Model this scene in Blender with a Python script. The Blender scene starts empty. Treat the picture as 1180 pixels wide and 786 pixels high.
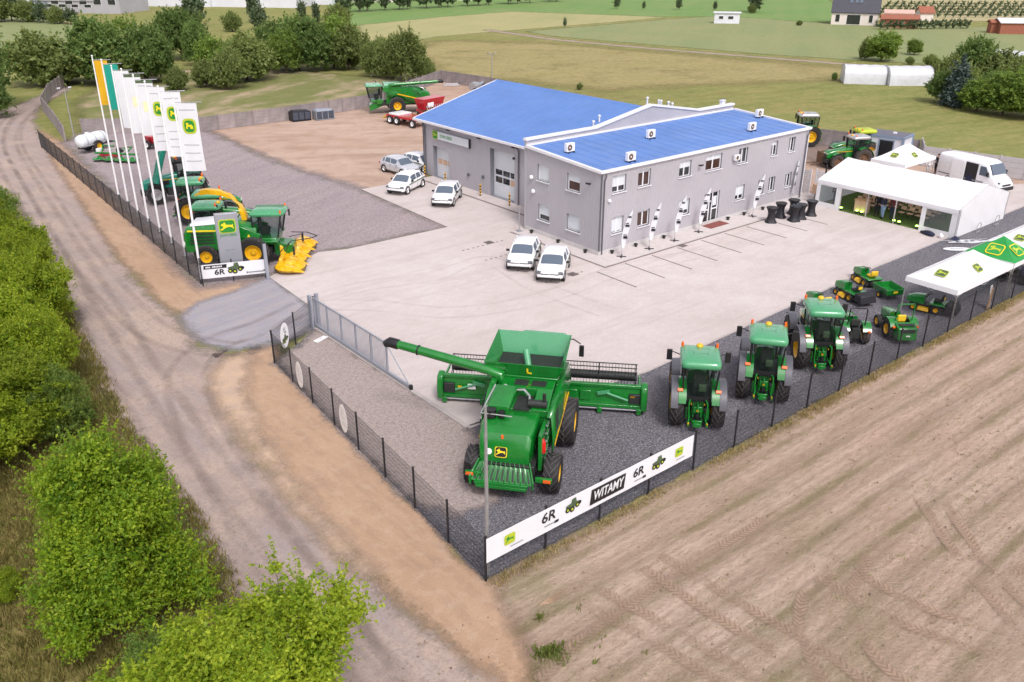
import bpy, math, random
import numpy as np
from mathutils import Vector, Matrix
R = math.radians
cos, sin, pi = math.cos, math.sin, math.pi
sc = bpy.context.scene
COL = sc.collection
rnd = random.Random(7)

# ------------------------------------------------------------------ camera model (ground points from the survey of the photo)
FPX, PIT, HC, YAW = 1008.8, R(24.69), 18.9, R(39.1)
def w2(xo, yo):
    dx, dy = xo - 5.66, yo - 54.56
    return dx*cos(YAW) + dy*sin(YAW), -dx*sin(YAW) + dy*cos(YAW)
def G(u, v, z=0.0):
    """world x, y of a surveyed photo point at height z"""
    a, b = (u - 590)/FPX, -(v - 393)/FPX
    dy = cos(PIT) + b*sin(PIT); dz = -sin(PIT) + b*cos(PIT)
    t = (z - HC)/dz
    return w2(a*t, dy*t)

# ------------------------------------------------------------------ node helper and materials
class N:
    def __init__(s, m):
        s.m = m; s.nt = m.node_tree; s.nt.nodes.clear()
    def __call__(s, typ, ins=None, **kw):
        n = s.nt.nodes.new('ShaderNode' + typ)
        for k, v in kw.items(): setattr(n, k, v)
        for k, v in (ins or {}).items():
            sock = n.inputs[k]
            if isinstance(v, bpy.types.NodeSocket): s.nt.links.new(v, sock)
            else: sock.default_value = v
        return n
    def noise(s, co, scale, detail=4, rough=.55, dist=0):
        return s('TexNoise', {'Vector': co, 'Scale': scale, 'Detail': detail, 'Roughness': rough, 'Distortion': dist}).outputs['Fac']
    def ramp(s, val, lo, hi, a=0., b=1., smooth=False):
        return s('MapRange', {'Value': val, 'From Min': lo, 'From Max': hi, 'To Min': a, 'To Max': b},
                 interpolation_type='SMOOTHSTEP' if smooth else 'LINEAR').outputs['Result']
    def math(s, op, a, b=0.):
        return s('Math', {0: a, 1: b}, operation=op).outputs[0]
    def mix(s, fac, a, b, blend='MIX'):
        n = s('Mix', data_type='RGBA', blend_type=blend)
        for i, v in ((0, fac), (6, a), (7, b)):
            if isinstance(v, bpy.types.NodeSocket): s.nt.links.new(v, n.inputs[i])
            else: n.inputs[i].default_value = v
        return n.outputs[2]
    def out(s, shader):
        o = s('OutputMaterial'); s.nt.links.new(shader, o.inputs['Surface'])
def c4(c): return (c[0], c[1], c[2], 1.)
def newmat(name):
    m = bpy.data.materials.new(name); m.use_nodes = True
    return m, N(m)

def M(name, rgb, rough=.5, metal=0., var=.12, vs=3., coat=0., emit=0., bump=0., bs=40., orand=0., spec=.5, alpha=1., trans=0., sheen=0., rib=None):
    m, n = newmat(name)
    tc = n('TexCoord').outputs['Object']
    f = n.noise(tc, vs, 5, .6)
    k = n.ramp(f, .25, .75, 1 - var, 1 + var)
    if orand:
        k = n.math('MULTIPLY', k, n.ramp(n('ObjectInfo').outputs['Random'], 0, 1, 1 - orand, 1 + orand))
    col = n.mix(1., c4(rgb), n('CombineColor', {0: k, 1: k, 2: k}).outputs[0], 'MULTIPLY')
    p = n('BsdfPrincipled', {'Base Color': col, 'Metallic': metal, 'Specular IOR Level': spec, 'Coat Weight': coat, 'Coat Roughness': .08, 'Alpha': alpha})
    r = n.ramp(n.noise(tc, vs*2.3, 3), .3, .7, max(0, rough - .08), min(1, rough + .08))
    n.nt.links.new(r, p.inputs['Roughness'])
    if emit:
        p.inputs['Emission Color'].default_value = c4(rgb); p.inputs['Emission Strength'].default_value = emit
    h = None
    if bump:
        h = n.math('MULTIPLY', n.noise(tc, bs, 4), bump)
    if rib:                                            # rib = (axis index, pitch, depth): trapezoid profile sheet
        x = n('SeparateXYZ', {0: tc}).outputs[rib[0]]
        w = n.math('FRACT', n.math('DIVIDE', x, rib[1]))
        w = n.math('ABSOLUTE', n.math('SUBTRACT', w, .5))
        w = n.ramp(w, rib[3] if len(rib) > 3 else .12, (rib[3] if len(rib) > 3 else .12) + .1, 0, rib[2])
        h = n.math('ADD', h, w) if h is not None else w
    if h is not None:
        b = n('Bump', {'Height': h, 'Strength': 1., 'Distance': 1.}); n.nt.links.new(b.outputs[0], p.inputs['Normal'])
    sh = p.outputs[0]
    if trans:
        t = n('BsdfTranslucent', {'Color': col})
        sh = n('MixShader', {0: trans, 1: sh, 2: t.outputs[0]}).outputs[0]
    n.out(sh); m.diffuse_color = c4(rgb)
    return m

def glass_mat(name, tint, dark=.5):
    m, n = newmat(name)
    a = n('BsdfPrincipled', {'Base Color': c4(tint), 'Roughness': .06, 'Specular IOR Level': .6})
    t = n('BsdfTransparent', {'Color': (.8, .86, .86, 1)})
    n.out(n('MixShader', {0: dark, 1: t.outputs[0], 2: a.outputs[0]}).outputs[0])
    return m

MAT = {}
def mats():
    d = MAT
    d['green'] = M('machine green paint', (.005, .160, .018), .24, 0, .22, 1.1, coat=.6)
    d['green2'] = M('machine green roof plastic', (.065, .29, .135), .28, 0, .06, 1.5, coat=.5)  # same machine green, made paler: the sky sheen is put into the base colour
    d['teal'] = M('teal loader paint', (.005, .19, .13), .28, 0, .1, 2, coat=.4)
    d['yellow'] = M('rim yellow paint', (.72, .40, .006), .32, 0, .12, 4, coat=.3)
    d['black'] = M('black plastic', (.012, .012, .014), .45, 0, .25, 5)
    d['dark'] = M('dark chassis', (.018, .020, .019), .6, 0, .4, 6)
    d['rubber'] = M('tyre rubber', (.016, .015, .016), .75, 0, .35, 7, bump=.004, bs=20)
    d['lug'] = M('worn tyre lugs', (.062, .056, .054), .8, 0, .25, 5)
    d['rubberdust'] = M('dusty tyre rubber', (.055, .045, .040), .85, 0, .4, 4)
    d['greyplastic'] = M('grey fender plastic', (.085, .085, .10), .45, 0, .1, 4)
    d['steel'] = M('galvanised steel', (.42, .43, .45), .42, .65, .15, 6)
    d['silver'] = M('bright steel', (.62, .62, .62), .3, .8, .15, 6)
    d['white'] = M('white paint', (.78, .78, .79), .3, 0, .04, 2, coat=.4)
    d['whitecar'] = M('white car paint', (.80, .80, .81), .18, 0, .03, 2, coat=.7)
    d['silvercar'] = M('pale silver car paint', (.55, .57, .61), .2, .2, .04, 2, coat=.7)
    d['whitepole'] = M('white pole lacquer', (.80, .80, .81), .35, 0, .05, 2)
    d['fabric'] = M('white tent fabric', (.84, .84, .86), .65, 0, .03, 1.2, trans=.22, bump=.02, bs=1.6)
    d['greenfabric'] = M('green tent fabric', (.025, .33, .07), .6, 0, .06, 1.5, trans=.2)
    d['flagwhite'] = M('white flag cloth', (.80, .81, .84), .7, 0, .04, 1.5, trans=.3)
    d['flagyellow'] = M('yellow flag cloth', (.75, .42, .01), .7, 0, .06, 1.5, trans=.25)
    d['flagteal'] = M('teal flag cloth', (.01, .33, .25), .7, 0, .06, 1.5, trans=.25)
    d['flaggrey'] = M('grey print', (.42, .44, .47), .7, 0, .05, 2)
    d['flagcream'] = M('pale yellow print', (.75, .68, .42), .7, 0, .1, 2)
    d['banner'] = M('white banner vinyl', (.70, .71, .74), .4, 0, .05, 1.2, bump=.012, bs=2.5)
    d['ink'] = M('black print', (.012, .012, .015), .45, 0, .05, 2)
    d['inkgrey'] = M('grey letter print', (.22, .23, .25), .5, 0, .05, 2)
    d['emgreen'] = M('emblem green', (.02, .22, .03), .4, 0, .05, 2)
    d['emyellow'] = M('emblem yellow', (.80, .62, .02), .4, 0, .05, 2)
    d['emlime'] = M('emblem lime print', (.42, .50, .03), .5, 0, .05, 2)
    d['printgreen'] = M('tractor print green', (.07, .11, .055), .5, 0, .5, 9)
    d['orange'] = M('orange lamp plastic', (.75, .13, .02), .25, 0, .05, 3)
    d['red'] = M('red machine paint', (.42, .008, .018), .28, 0, .1, 3, coat=.4)
    d['redbright'] = M('red extinguisher paint', (.62, .012, .012), .25, 0, .05, 3, coat=.4)
    d['glass'] = glass_mat('cab glass', (.02, .035, .03), .26)
    d['carglass'] = glass_mat('car glass', (.10, .13, .17), .95)  # blue grey sky reflection is put into the glass base colour
    d['lampglass'] = M('car lamp glass', (.10, .11, .12), .12, 0, .3, 9, spec=.8)
    d['seat'] = M('dark seat cloth', (.02, .022, .02), .8, 0, .2, 6)
    d['yellowseat'] = M('yellow seat vinyl', (.70, .46, .02), .5, 0, .08, 6)
    d['fencepost'] = M('anthracite fence paint', (.014, .016, .022), .45, 0, .1, 4)
    d['gate'] = M('grey gate paint', (.33, .35, .40), .4, .3, .08, 4)
    d['concretepanel'] = M('weathered concrete panel', (.26, .225, .225), .9, 0, .28, 1.1, orand=.12, bump=.02, bs=9)
    d['concretepanel2'] = M('pale concrete panel', (.43, .41, .42), .9, 0, .1, 1.1, orand=.05, bump=.02, bs=9)
    d['wood'] = M('raw pine wood', (.48, .28, .13), .7, 0, .2, 5)
    d['plywood'] = M('beige plywood', (.55, .36, .24), .75, 0, .15, 3)
    d['clad_x'] = M('grey cladding front', (.415, .40, .425), .5, .1, .07, .35, rib=(0, .22, .014))
    d['clad_y'] = M('grey cladding side', (.405, .39, .42), .5, .1, .07, .35, rib=(1, .22, .014))
    d['roofblue'] = M('blue roof sheet', (.088, .190, .465), .45, .0, .12, .35)
    d['roofblue2'] = M('blue roof sheet hall', (.088, .190, .465), .45, .0, .12, .35)
    d['trim'] = M('white roof trim', (.70, .70, .73), .4, 0, .04, 2)
    d['plinth'] = M('pale plinth render', (.52, .50, .49), .85, 0, .12, 2, bump=.01)
    d['frame'] = M('white window frame', (.74, .74, .76), .4, 0, .03, 3)
    d['reveal'] = M('grey window reveal', (.20, .205, .23), .5, 0, .06, 3)
    d['blind'] = M('white roller blind', (.60, .63, .66), .7, 0, .04, 3)
    d['pane'] = M('dark window pane', (.02, .022, .026), .06, 0, .2, 2, spec=.8)
    d['panewarm'] = M('reddish window pane', (.055, .028, .022), .08, 0, .3, 2, spec=.7)
    d['doorpanel'] = M('pale sectional door', (.60, .62, .65), .45, 0, .03, 2, rib=(2, .5, .01, .44))
    d['pipe'] = M('grey drain pipe', (.13, .13, .15), .4, .3, .05, 3)
    d['mat_red'] = M('red door mat', (.20, .06, .05), .95, 0, .2, 6)
    d['cloth_black'] = M('black stretch cloth', (.010, .010, .014), .6, 0, .1, 3, sheen=.2)
    d['lime_lamp'] = M('lime lit floor lamp', (.45, 1., .12), .4, emit=6.0)
    d['turf'] = M('artificial turf', (.065, .12, .012), .95, 0, .25, 9, bump=.02, bs=60)
    d['skin'] = M('skin', (.48, .27, .19), .55, 0, .05, 8)
    d['hair'] = M('dark hair', (.02, .015, .012), .6, 0, .2, 8)
    d['cl_black'] = M('black clothing', (.012, .012, .016), .85, 0, .2, 8)
    d['cl_navy'] = M('navy clothing', (.015, .02, .05), .85, 0, .2, 8)
    d['cl_jean'] = M('pale blue jeans', (.22, .32, .48), .85, 0, .2, 8)
    d['cl_white'] = M('white clothing', (.70, .70, .70), .85, 0, .08, 8)
    d['cl_maroon'] = M('maroon clothing', (.10, .015, .025), .85, 0, .2, 8)
    d['tarp'] = M('grey green tarpaulin', (.05, .07, .06), .5, 0, .3, 4)
    d['tank'] = M('pale grey tank coating', (.66, .70, .72), .35, 0, .04, 1)
    d['brownsteel'] = M('rusty brown steel', (.16, .09, .05), .8, .1, .3, 4)
    d['cratemesh'] = M('dark blue grey crate', (.05, .06, .085), .6, 0, .3, 5)
    d['greysign'] = M('silver sign cladding', (.36, .37, .41), .35, .35, .05, 1)
    d['bark'] = M('bark', (.10, .075, .055), .9, 0, .35, 6, bump=.03, bs=14)
    d['birchbark'] = M('pale bark', (.5, .47, .43), .8, 0, .3, 6)
    d['housewall'] = M('cream house render', (.66, .60, .55), .85, 0, .05, 1)
    d['houseroof'] = M('dark slate roof', (.045, .045, .06), .6, 0, .15, 2)
    d['brick'] = M('red brick', (.28, .10, .06), .9, 0, .2, 3)
    d['film'] = M('polytunnel film', (.66, .68, .71), .4, 0, .12, 1.2, trans=.2)
    d['indwhite'] = M('white industrial cladding', (.62, .63, .67), .6, 0, .06, .3)
    d['indroof'] = M('grey industrial roof', (.36, .36, .38), .7, 0, .1, .3)
    d['indblue'] = M('blue grey roof', (.25, .28, .33), .7, 0, .1, .3)
    d['hedge_lamp'] = M('lamp glass', (.75, .76, .78), .3, 0, .03, 3)
    d['roofpink'] = M('pale pink roof', (.55, .36, .30), .8, 0, .1, 1)
    d['rubble'] = M('rubble', (.32, .25, .21), .95, 0, .4, 3)

# ------------------------------------------------------------------ mesh builder
class MB:
    def __init__(s, mat=None):
        s.v = []; s.f = []; s.mi = []; s.ml = []; s.cur = 0
        if mat: s.use(mat)
    def use(s, mat):
        if mat not in s.ml: s.ml.append(mat)
        s.cur = s.ml.index(mat); return s
    def add(s, vs, fs):
        o = len(s.v); s.v += [tuple(p) for p in vs]
        for f in fs:
            s.f.append([o + i for i in f]); s.mi.append(s.cur)
        return s
    def quad(s, a, b, c, d): return s.add([a, b, c, d], [(0, 1, 2, 3)])
    def poly(s, pts): return s.add(pts, [tuple(range(len(pts)))])
    def box(s, x0, x1, y0, y1, z0, z1):
        return s.add([(x, y, z) for x in (x0, x1) for y in (y0, y1) for z in (z0, z1)],
                     [(0, 1, 3, 2), (4, 6, 7, 5), (0, 4, 5, 1), (2, 3, 7, 6), (0, 2, 6, 4), (1, 5, 7, 3)])
    def obox(s, c, sx, sy, sz, rot=(0, 0, 0)):
        m = Matrix.Rotation(rot[2], 3, 'Z') @ Matrix.Rotation(rot[1], 3, 'Y') @ Matrix.Rotation(rot[0], 3, 'X')
        c = Vector(c)
        vs = [c + m @ Vector((x*sx/2, y*sy/2, z*sz/2)) for x in (-1, 1) for y in (-1, 1) for z in (-1, 1)]
        return s.add(vs, [(0, 1, 3, 2), (4, 6, 7, 5), (0, 4, 5, 1), (2, 3, 7, 6), (0, 2, 6, 4), (1, 5, 7, 3)])
    def hexa(s, bot, top):
        return s.add(list(bot) + list(top), [(3, 2, 1, 0), (4, 5, 6, 7), (0, 1, 5, 4), (1, 2, 6, 5), (2, 3, 7, 6), (3, 0, 4, 7)])
    def prism(s, pts, ax, a, b):
        n = len(pts)
        def P(p, h): return {'x': (h, p[0], p[1]), 'y': (p[0], h, p[1]), 'z': (p[0], p[1], h)}[ax]
        vs = [P(p, a) for p in pts] + [P(p, b) for p in pts]
        fs = [tuple(range(n)), tuple(range(2*n - 1, n - 1, -1))] + [(i, (i + 1) % n, n + (i + 1) % n, n + i) for i in range(n)]
        return s.add(vs, fs)
    def loft(s, rings, cap=True, closed=True):
        n = len(rings[0]); vs = [p for r in rings for p in r]; fs = []
        for k in range(len(rings) - 1):
            for i in range(n if closed else n - 1):
                j = (i + 1) % n
                fs.append((k*n + i, k*n + j, (k + 1)*n + j, (k + 1)*n + i))
        if cap and closed:
            fs.append(tuple(range(n))); fs.append(tuple(range(len(vs) - 1, len(vs) - n - 1, -1)))
        return s.add(vs, fs)
    def tube(s, path, r, n=8, cap=True):
        path = [Vector(p) for p in path]; rings = []; up = None
        for i, p in enumerate(path):
            t = (path[min(i + 1, len(path) - 1)] - path[max(i - 1, 0)]).normalized()
            if up is None:
                up = Vector((0, 0, 1)) if abs(t.z) < .95 else Vector((1, 0, 0))
            a = t.cross(up).normalized()
            if a.length < 1e-6: a = t.orthogonal().normalized()
            b = a.cross(t).normalized(); up = b
            rr = r[i] if isinstance(r, (list, tuple)) else r
            rings.append([p + a*(rr*cos(2*pi*k/n)) + b*(rr*sin(2*pi*k/n)) for k in range(n)])
        return s.loft(rings, cap)
    def lathe(s, prof, c=(0, 0, 0), ax='z', n=24):
        c = Vector(c); rings = []
        for k in range(n):
            a = 2*pi*k/n; ring = []
            for r, h in prof:
                p = {'z': (r*cos(a), r*sin(a), h), 'x': (h, r*cos(a), r*sin(a)), 'y': (r*cos(a), h, r*sin(a))}[ax]
                ring.append(c + Vector(p))
            rings.append(ring)
        m = len(prof); vs = [p for r in rings for p in r]; fs = []
        for k in range(n):
            j = (k + 1) % n
            for i in range(m - 1): fs.append((k*m + i, j*m + i, j*m + i + 1, k*m + i + 1))
        return s.add(vs, fs)
    def ball(s, c, rx, ry=None, rz=None, n=12, m=8):
        ry = ry or rx; rz = rz or rx
        vs = []; fs = []
        for i in range(m + 1):
            t = pi*i/m
            for k in range(n):
                a = 2*pi*k/n
                vs.append((c[0] + rx*sin(t)*cos(a), c[1] + ry*sin(t)*sin(a), c[2] + rz*cos(t)))
        for i in range(m):
            for k in range(n): fs.append((i*n + k, i*n + (k + 1) % n, (i + 1)*n + (k + 1) % n, (i + 1)*n + k))
        return s.add(vs, fs)
    def xf(s, mtx):
        s.v = [tuple(mtx @ Vector(p)) for p in s.v]; return s
    def mesh(s, name, smooth=35, bevel=0):
        me = bpy.data.meshes.new(name); me.from_pydata(s.v, [], s.f)
        for m in s.ml: me.materials.append(MAT[m] if isinstance(m, str) else m)
        if len(s.ml) > 1: me.polygons.foreach_set('material_index', s.mi)
        import bmesh
        bm = bmesh.new(); bm.from_mesh(me)
        bmesh.ops.remove_doubles(bm, verts=bm.verts, dist=1e-5)
        bmesh.ops.recalc_face_normals(bm, faces=bm.faces)
        bm.to_mesh(me); bm.free()
        if smooth:
            me.polygons.foreach_set('use_smooth', [True]*len(me.polygons))
            me.set_sharp_from_angle(angle=R(smooth))
        return me

KIDS = {}
def link(name, me, parent=None, loc=(0, 0, 0), rot=(0, 0, 0)):
    o = bpy.data.objects.new(name, me); COL.objects.link(o)
    if parent: o.parent = parent; KIDS.setdefault(parent.name, []).append(o)
    o.location = loc; o.rotation_euler = rot
    return o
def part(name, mb, parent, loc=(0, 0, 0), rot=(0, 0, 0), bevel=0, smooth=35):
    o = link(name, mb.mesh(name, smooth), parent, loc, rot)
    if bevel:
        b = o.modifiers.new('bevel', 'BEVEL'); b.width = bevel; b.segments = 2; b.limit_method = 'ANGLE'; b.angle_limit = R(40)
    return o
def tag(o, label, cat, group=None):
    o['label'] = label; o['category'] = cat
    if group: o['group'] = group
    return o
def thing(name, label, cat, loc=(0, 0, 0), rz=0., group=None):
    o = bpy.data.objects.new(name, None); COL.objects.link(o)
    o.location = (loc[0], loc[1], loc[2] if len(loc) > 2 else 0); o.rotation_euler = (0, 0, rz)
    o.empty_display_size = .3
    return tag(o, label, cat, group)
def dup(o, parent=None, loc=None, rz=None, label=None, group=None):
    c = o.copy(); COL.objects.link(c)
    if parent: c.parent = parent; KIDS.setdefault(parent.name, []).append(c)
    if loc is not None: c.location = (loc[0], loc[1], loc[2] if len(loc) > 2 else 0)
    if rz is not None: c.rotation_euler = (0, 0, rz)
    if label: c['label'] = label
    if group: c['group'] = group
    for k in list(KIDS.get(o.name, ())): dup(k, c)
    return c

# ------------------------------------------------------------------ lettering and emblems
def text_mb(txt, size, mat, width=None, bold=.0, shear=0., depth=.004):
    cu = bpy.data.curves.new('lettering', 'FONT'); cu.body = txt; cu.size = size; cu.offset = bold; cu.shear = shear
    cu.extrude = depth; cu.resolution_u = 3; cu.align_x = 'CENTER'; cu.align_y = 'CENTER'
    o = bpy.data.objects.new('lettering', cu); COL.objects.link(o)
    bpy.context.view_layer.update()
    dg = bpy.context.evaluated_depsgraph_get()
    me = bpy.data.meshes.new_from_object(o.evaluated_get(dg))
    vs = [tuple(v.co) for v in me.vertices]; fs = [tuple(p.vertices) for p in me.polygons]
    bpy.data.objects.remove(o); bpy.data.curves.remove(cu); bpy.data.meshes.remove(me)
    if width:
        w = max(v[0] for v in vs) - min(v[0] for v in vs); k = width/w
        vs = [(x*k, y, z) for x, y, z in vs]
    mb = MB(mat); mb.add(vs, fs); return mb
def plane_mtx(o, ux, uy):
    ux = Vector(ux).normalized(); uy = Vector(uy).normalized(); uz = ux.cross(uy)
    m = Matrix((ux, uy, uz)).transposed().to_4x4(); m.translation = Vector(o); return m
DEER = [(-.36, .10), (-.30, .20), (-.22, .18), (-.16, .30), (-.10, .22), (-.06, .12), (.10, .10), (.26, .08), (.36, .14), (.32, .02), (.38, -.18),
        (.26, -.06), (.14, -.02), (-.02, -.04), (-.14, -.10), (-.34, -.22), (-.42, -.18), (-.26, -.08), (-.22, .02), (-.30, .06)]
def rrect(w, h, r, k=4):
    pts = []
    for cx, cy, a0 in ((w/2 - r, h/2 - r, 0), (-w/2 + r, h/2 - r, 90), (-w/2 + r, -h/2 + r, 180), (w/2 - r, -h/2 + r, 270)):
        for i in range(k + 1):
            a = R(a0 + 90*i/k); pts.append((cx + r*cos(a), cy + r*sin(a)))
    return pts
def emblem_mb(w, h, border='emyellow', field='emgreen', deer='emyellow', t=.006):
    mb = MB(border); mb.prism(rrect(w, h, .22*h), 'z', 0, t)
    mb.use(field); mb.prism(rrect(w*.88, h*.86, .19*h), 'z', t*.4, t*1.8)
    mb.use(deer); mb.prism([(x*w, y*h*1.15 - .01*h) for x, y in DEER], 'z', t*1.2, t*2.6)
    return mb
def tractor_print_mb(w, t=.003):
    mb = MB('printgreen'); h = w*.55
    mb.prism([(-.42*w, .05*h), (-.40*w, .2*h), (-.1*w, .3*h), (-.06*w, .62*h), (.16*w, .66*h), (.22*w, .25*h), (.40*w, .22*h), (.42*w, .02*h), (.2*w, -.12*h), (-.2*w, -.12*h)], 'z', 0, t)
    mb.use('ink')
    for x, y, r in ((-.30, -.22, .20), (-.04, -.30, .22), (.26, -.10, .20), (.40, .02, .14)):
        mb.lathe([(0, t*1.6), (r*h*1.2, t*1.6), (r*h*1.2, 0)], (x*w, y*h, 0), 'z', 14)
    mb.use('emlime')
    for x, y, r in ((-.30, -.22, .09), (-.04, -.30, .1), (.26, -.10, .09)):
        mb.lathe([(0, t*2.4), (r*h*1.2, t*2.4), (r*h*1.2, 0)], (x*w, y*h, 0), 'z', 10)
    return mb
# ------------------------------------------------------------------ ground materials
def gmat(name, base, layers, rough=.9, bump=(0, 0), fade=None, rot=0.):
    """layers: (scale xyz, detail, lo, hi, colour, amount) blended one over another; fade = (half width, noise amount, noise scale) of a ragged edge"""
    m, n = newmat(name)
    co = n('TexCoord').outputs['Object']
    cr = n('Mapping', {'Vector': co, 'Rotation': (0, 0, rot)}).outputs[0] if rot else co
    col = c4(base)
    for i, (scl, det, lo, hi, c, amt) in enumerate(layers):
        if isinstance(scl, (int, float)): scl = (scl, scl, scl)
        v = n('Mapping', {'Vector': cr, 'Scale': scl, 'Location': (i*7.3, i*3.1, 0)}).outputs[0]
        f = n.ramp(n.noise(v, 1., det, .6), lo, hi, 0, amt)
        col = n.mix(f, col, c4(c))
    p = n('BsdfPrincipled', {'Base Color': col, 'Roughness': rough, 'Specular IOR Level': .25})
    if bump[0]:
        b = n('Bump', {'Height': n.noise(co, bump[1], 4, .7), 'Strength': 1., 'Distance': bump[0]})
        n.nt.links.new(b.outputs[0], p.inputs['Normal'])
    sh = p.outputs[0]
    if fade:
        d = n('Attribute', attribute_name='edge').outputs['Fac']
        nz = n.math('MULTIPLY', n.math('SUBTRACT', n.noise(co, fade[2], 6, .65), .5), fade[1])
        nz2 = n.math('MULTIPLY', n.math('SUBTRACT', n.noise(co, fade[2]*9, 4, .7), .5), fade[1]*.5)
        a = n.ramp(n.math('ADD', n.math('ADD', d, nz), nz2), -fade[0], fade[0], 0, 1)
        t = n('BsdfTransparent')
        sh = n('MixShader', {0: a, 1: t.outputs[0], 2: sh}).outputs[0]
    n.out(sh)
    return m

def sdist(P, poly):
    """signed distance of points P (n,2) to a polygon, positive inside"""
    a = np.array(poly, float); b = np.roll(a, -1, 0)
    d = np.full(len(P), 1e9); ins = np.zeros(len(P), bool)
    for p, q in zip(a, b):
        e = q - p; w = P - p
        t = np.clip((w @ e)/max(e @ e, 1e-9), 0, 1)
        d = np.minimum(d, np.linalg.norm(w - t[:, None]*e, axis=1))
        c = (p[1] > P[:, 1]) != (q[1] > P[:, 1])
        with np.errstate(divide='ignore', invalid='ignore'):
            x = (q[0] - p[0])*(P[:, 1] - p[1])/(q[1] - p[1]) + p[0]
        ins ^= c & (P[:, 0] < x)
    return np.where(ins, d, -d)

def grid_mesh(name, P, nx, ny, keep, z, attr=None, zz=None):
    idx = np.arange(nx*ny).reshape(nx, ny)
    q = np.stack([idx[:-1, :-1], idx[1:, :-1], idx[1:, 1:], idx[:-1, 1:]], -1).reshape(-1, 4)
    q = q[keep[q].any(1)]
    used = np.unique(q); remap = -np.ones(nx*ny, int); remap[used] = np.arange(len(used))
    q = remap[q]
    co = np.zeros((len(used), 3)); co[:, :2] = P[used]; co[:, 2] = z if zz is None else z + zz[used]
    me = bpy.data.meshes.new(name)
    me.vertices.add(len(used)); me.vertices.foreach_set('co', co.ravel())
    me.loops.add(q.size); me.loops.foreach_set('vertex_index', q.ravel())
    me.polygons.add(len(q)); me.polygons.foreach_set('loop_start', np.arange(0, q.size, 4))
    me.update(calc_edges=True)
    if attr is not None:
        at = me.attributes.new('edge', 'FLOAT', 'POINT'); at.data.foreach_set('value', attr[used].astype(np.float32))
    return me

def sheet(name, poly, z, mat, res=.6, margin=1.0, kind='structure', relief=None):
    a = np.array(poly, float)
    x0, y0 = a.min(0) - margin - res; x1, y1 = a.max(0) + margin + res
    nx, ny = int((x1 - x0)/res) + 2, int((y1 - y0)/res) + 2
    X, Y = np.meshgrid(x0 + np.arange(nx)*res, y0 + np.arange(ny)*res, indexing='ij')
    P = np.stack([X.ravel(), Y.ravel()], 1)
    d = sdist(P, poly)
    zz = relief(P, d) if relief else None
    me = grid_mesh(name, P, nx, ny, d > -margin, z, np.clip(d, -3, 3), zz)
    if relief: me.polygons.foreach_set('use_smooth', [True]*len(me.polygons))
    me.materials.append(mat)
    o = link(name, me); o['kind'] = kind
    return o
def px(*pts): return [G(*p) for p in pts]
def flat(name, poly, z, mat, kind='structure'):
    mb = MB(mat); mb.poly([(x, y, z) for x, y in poly])
    o = link(name, mb.mesh(name, 0)); o['kind'] = kind
    return o

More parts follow.
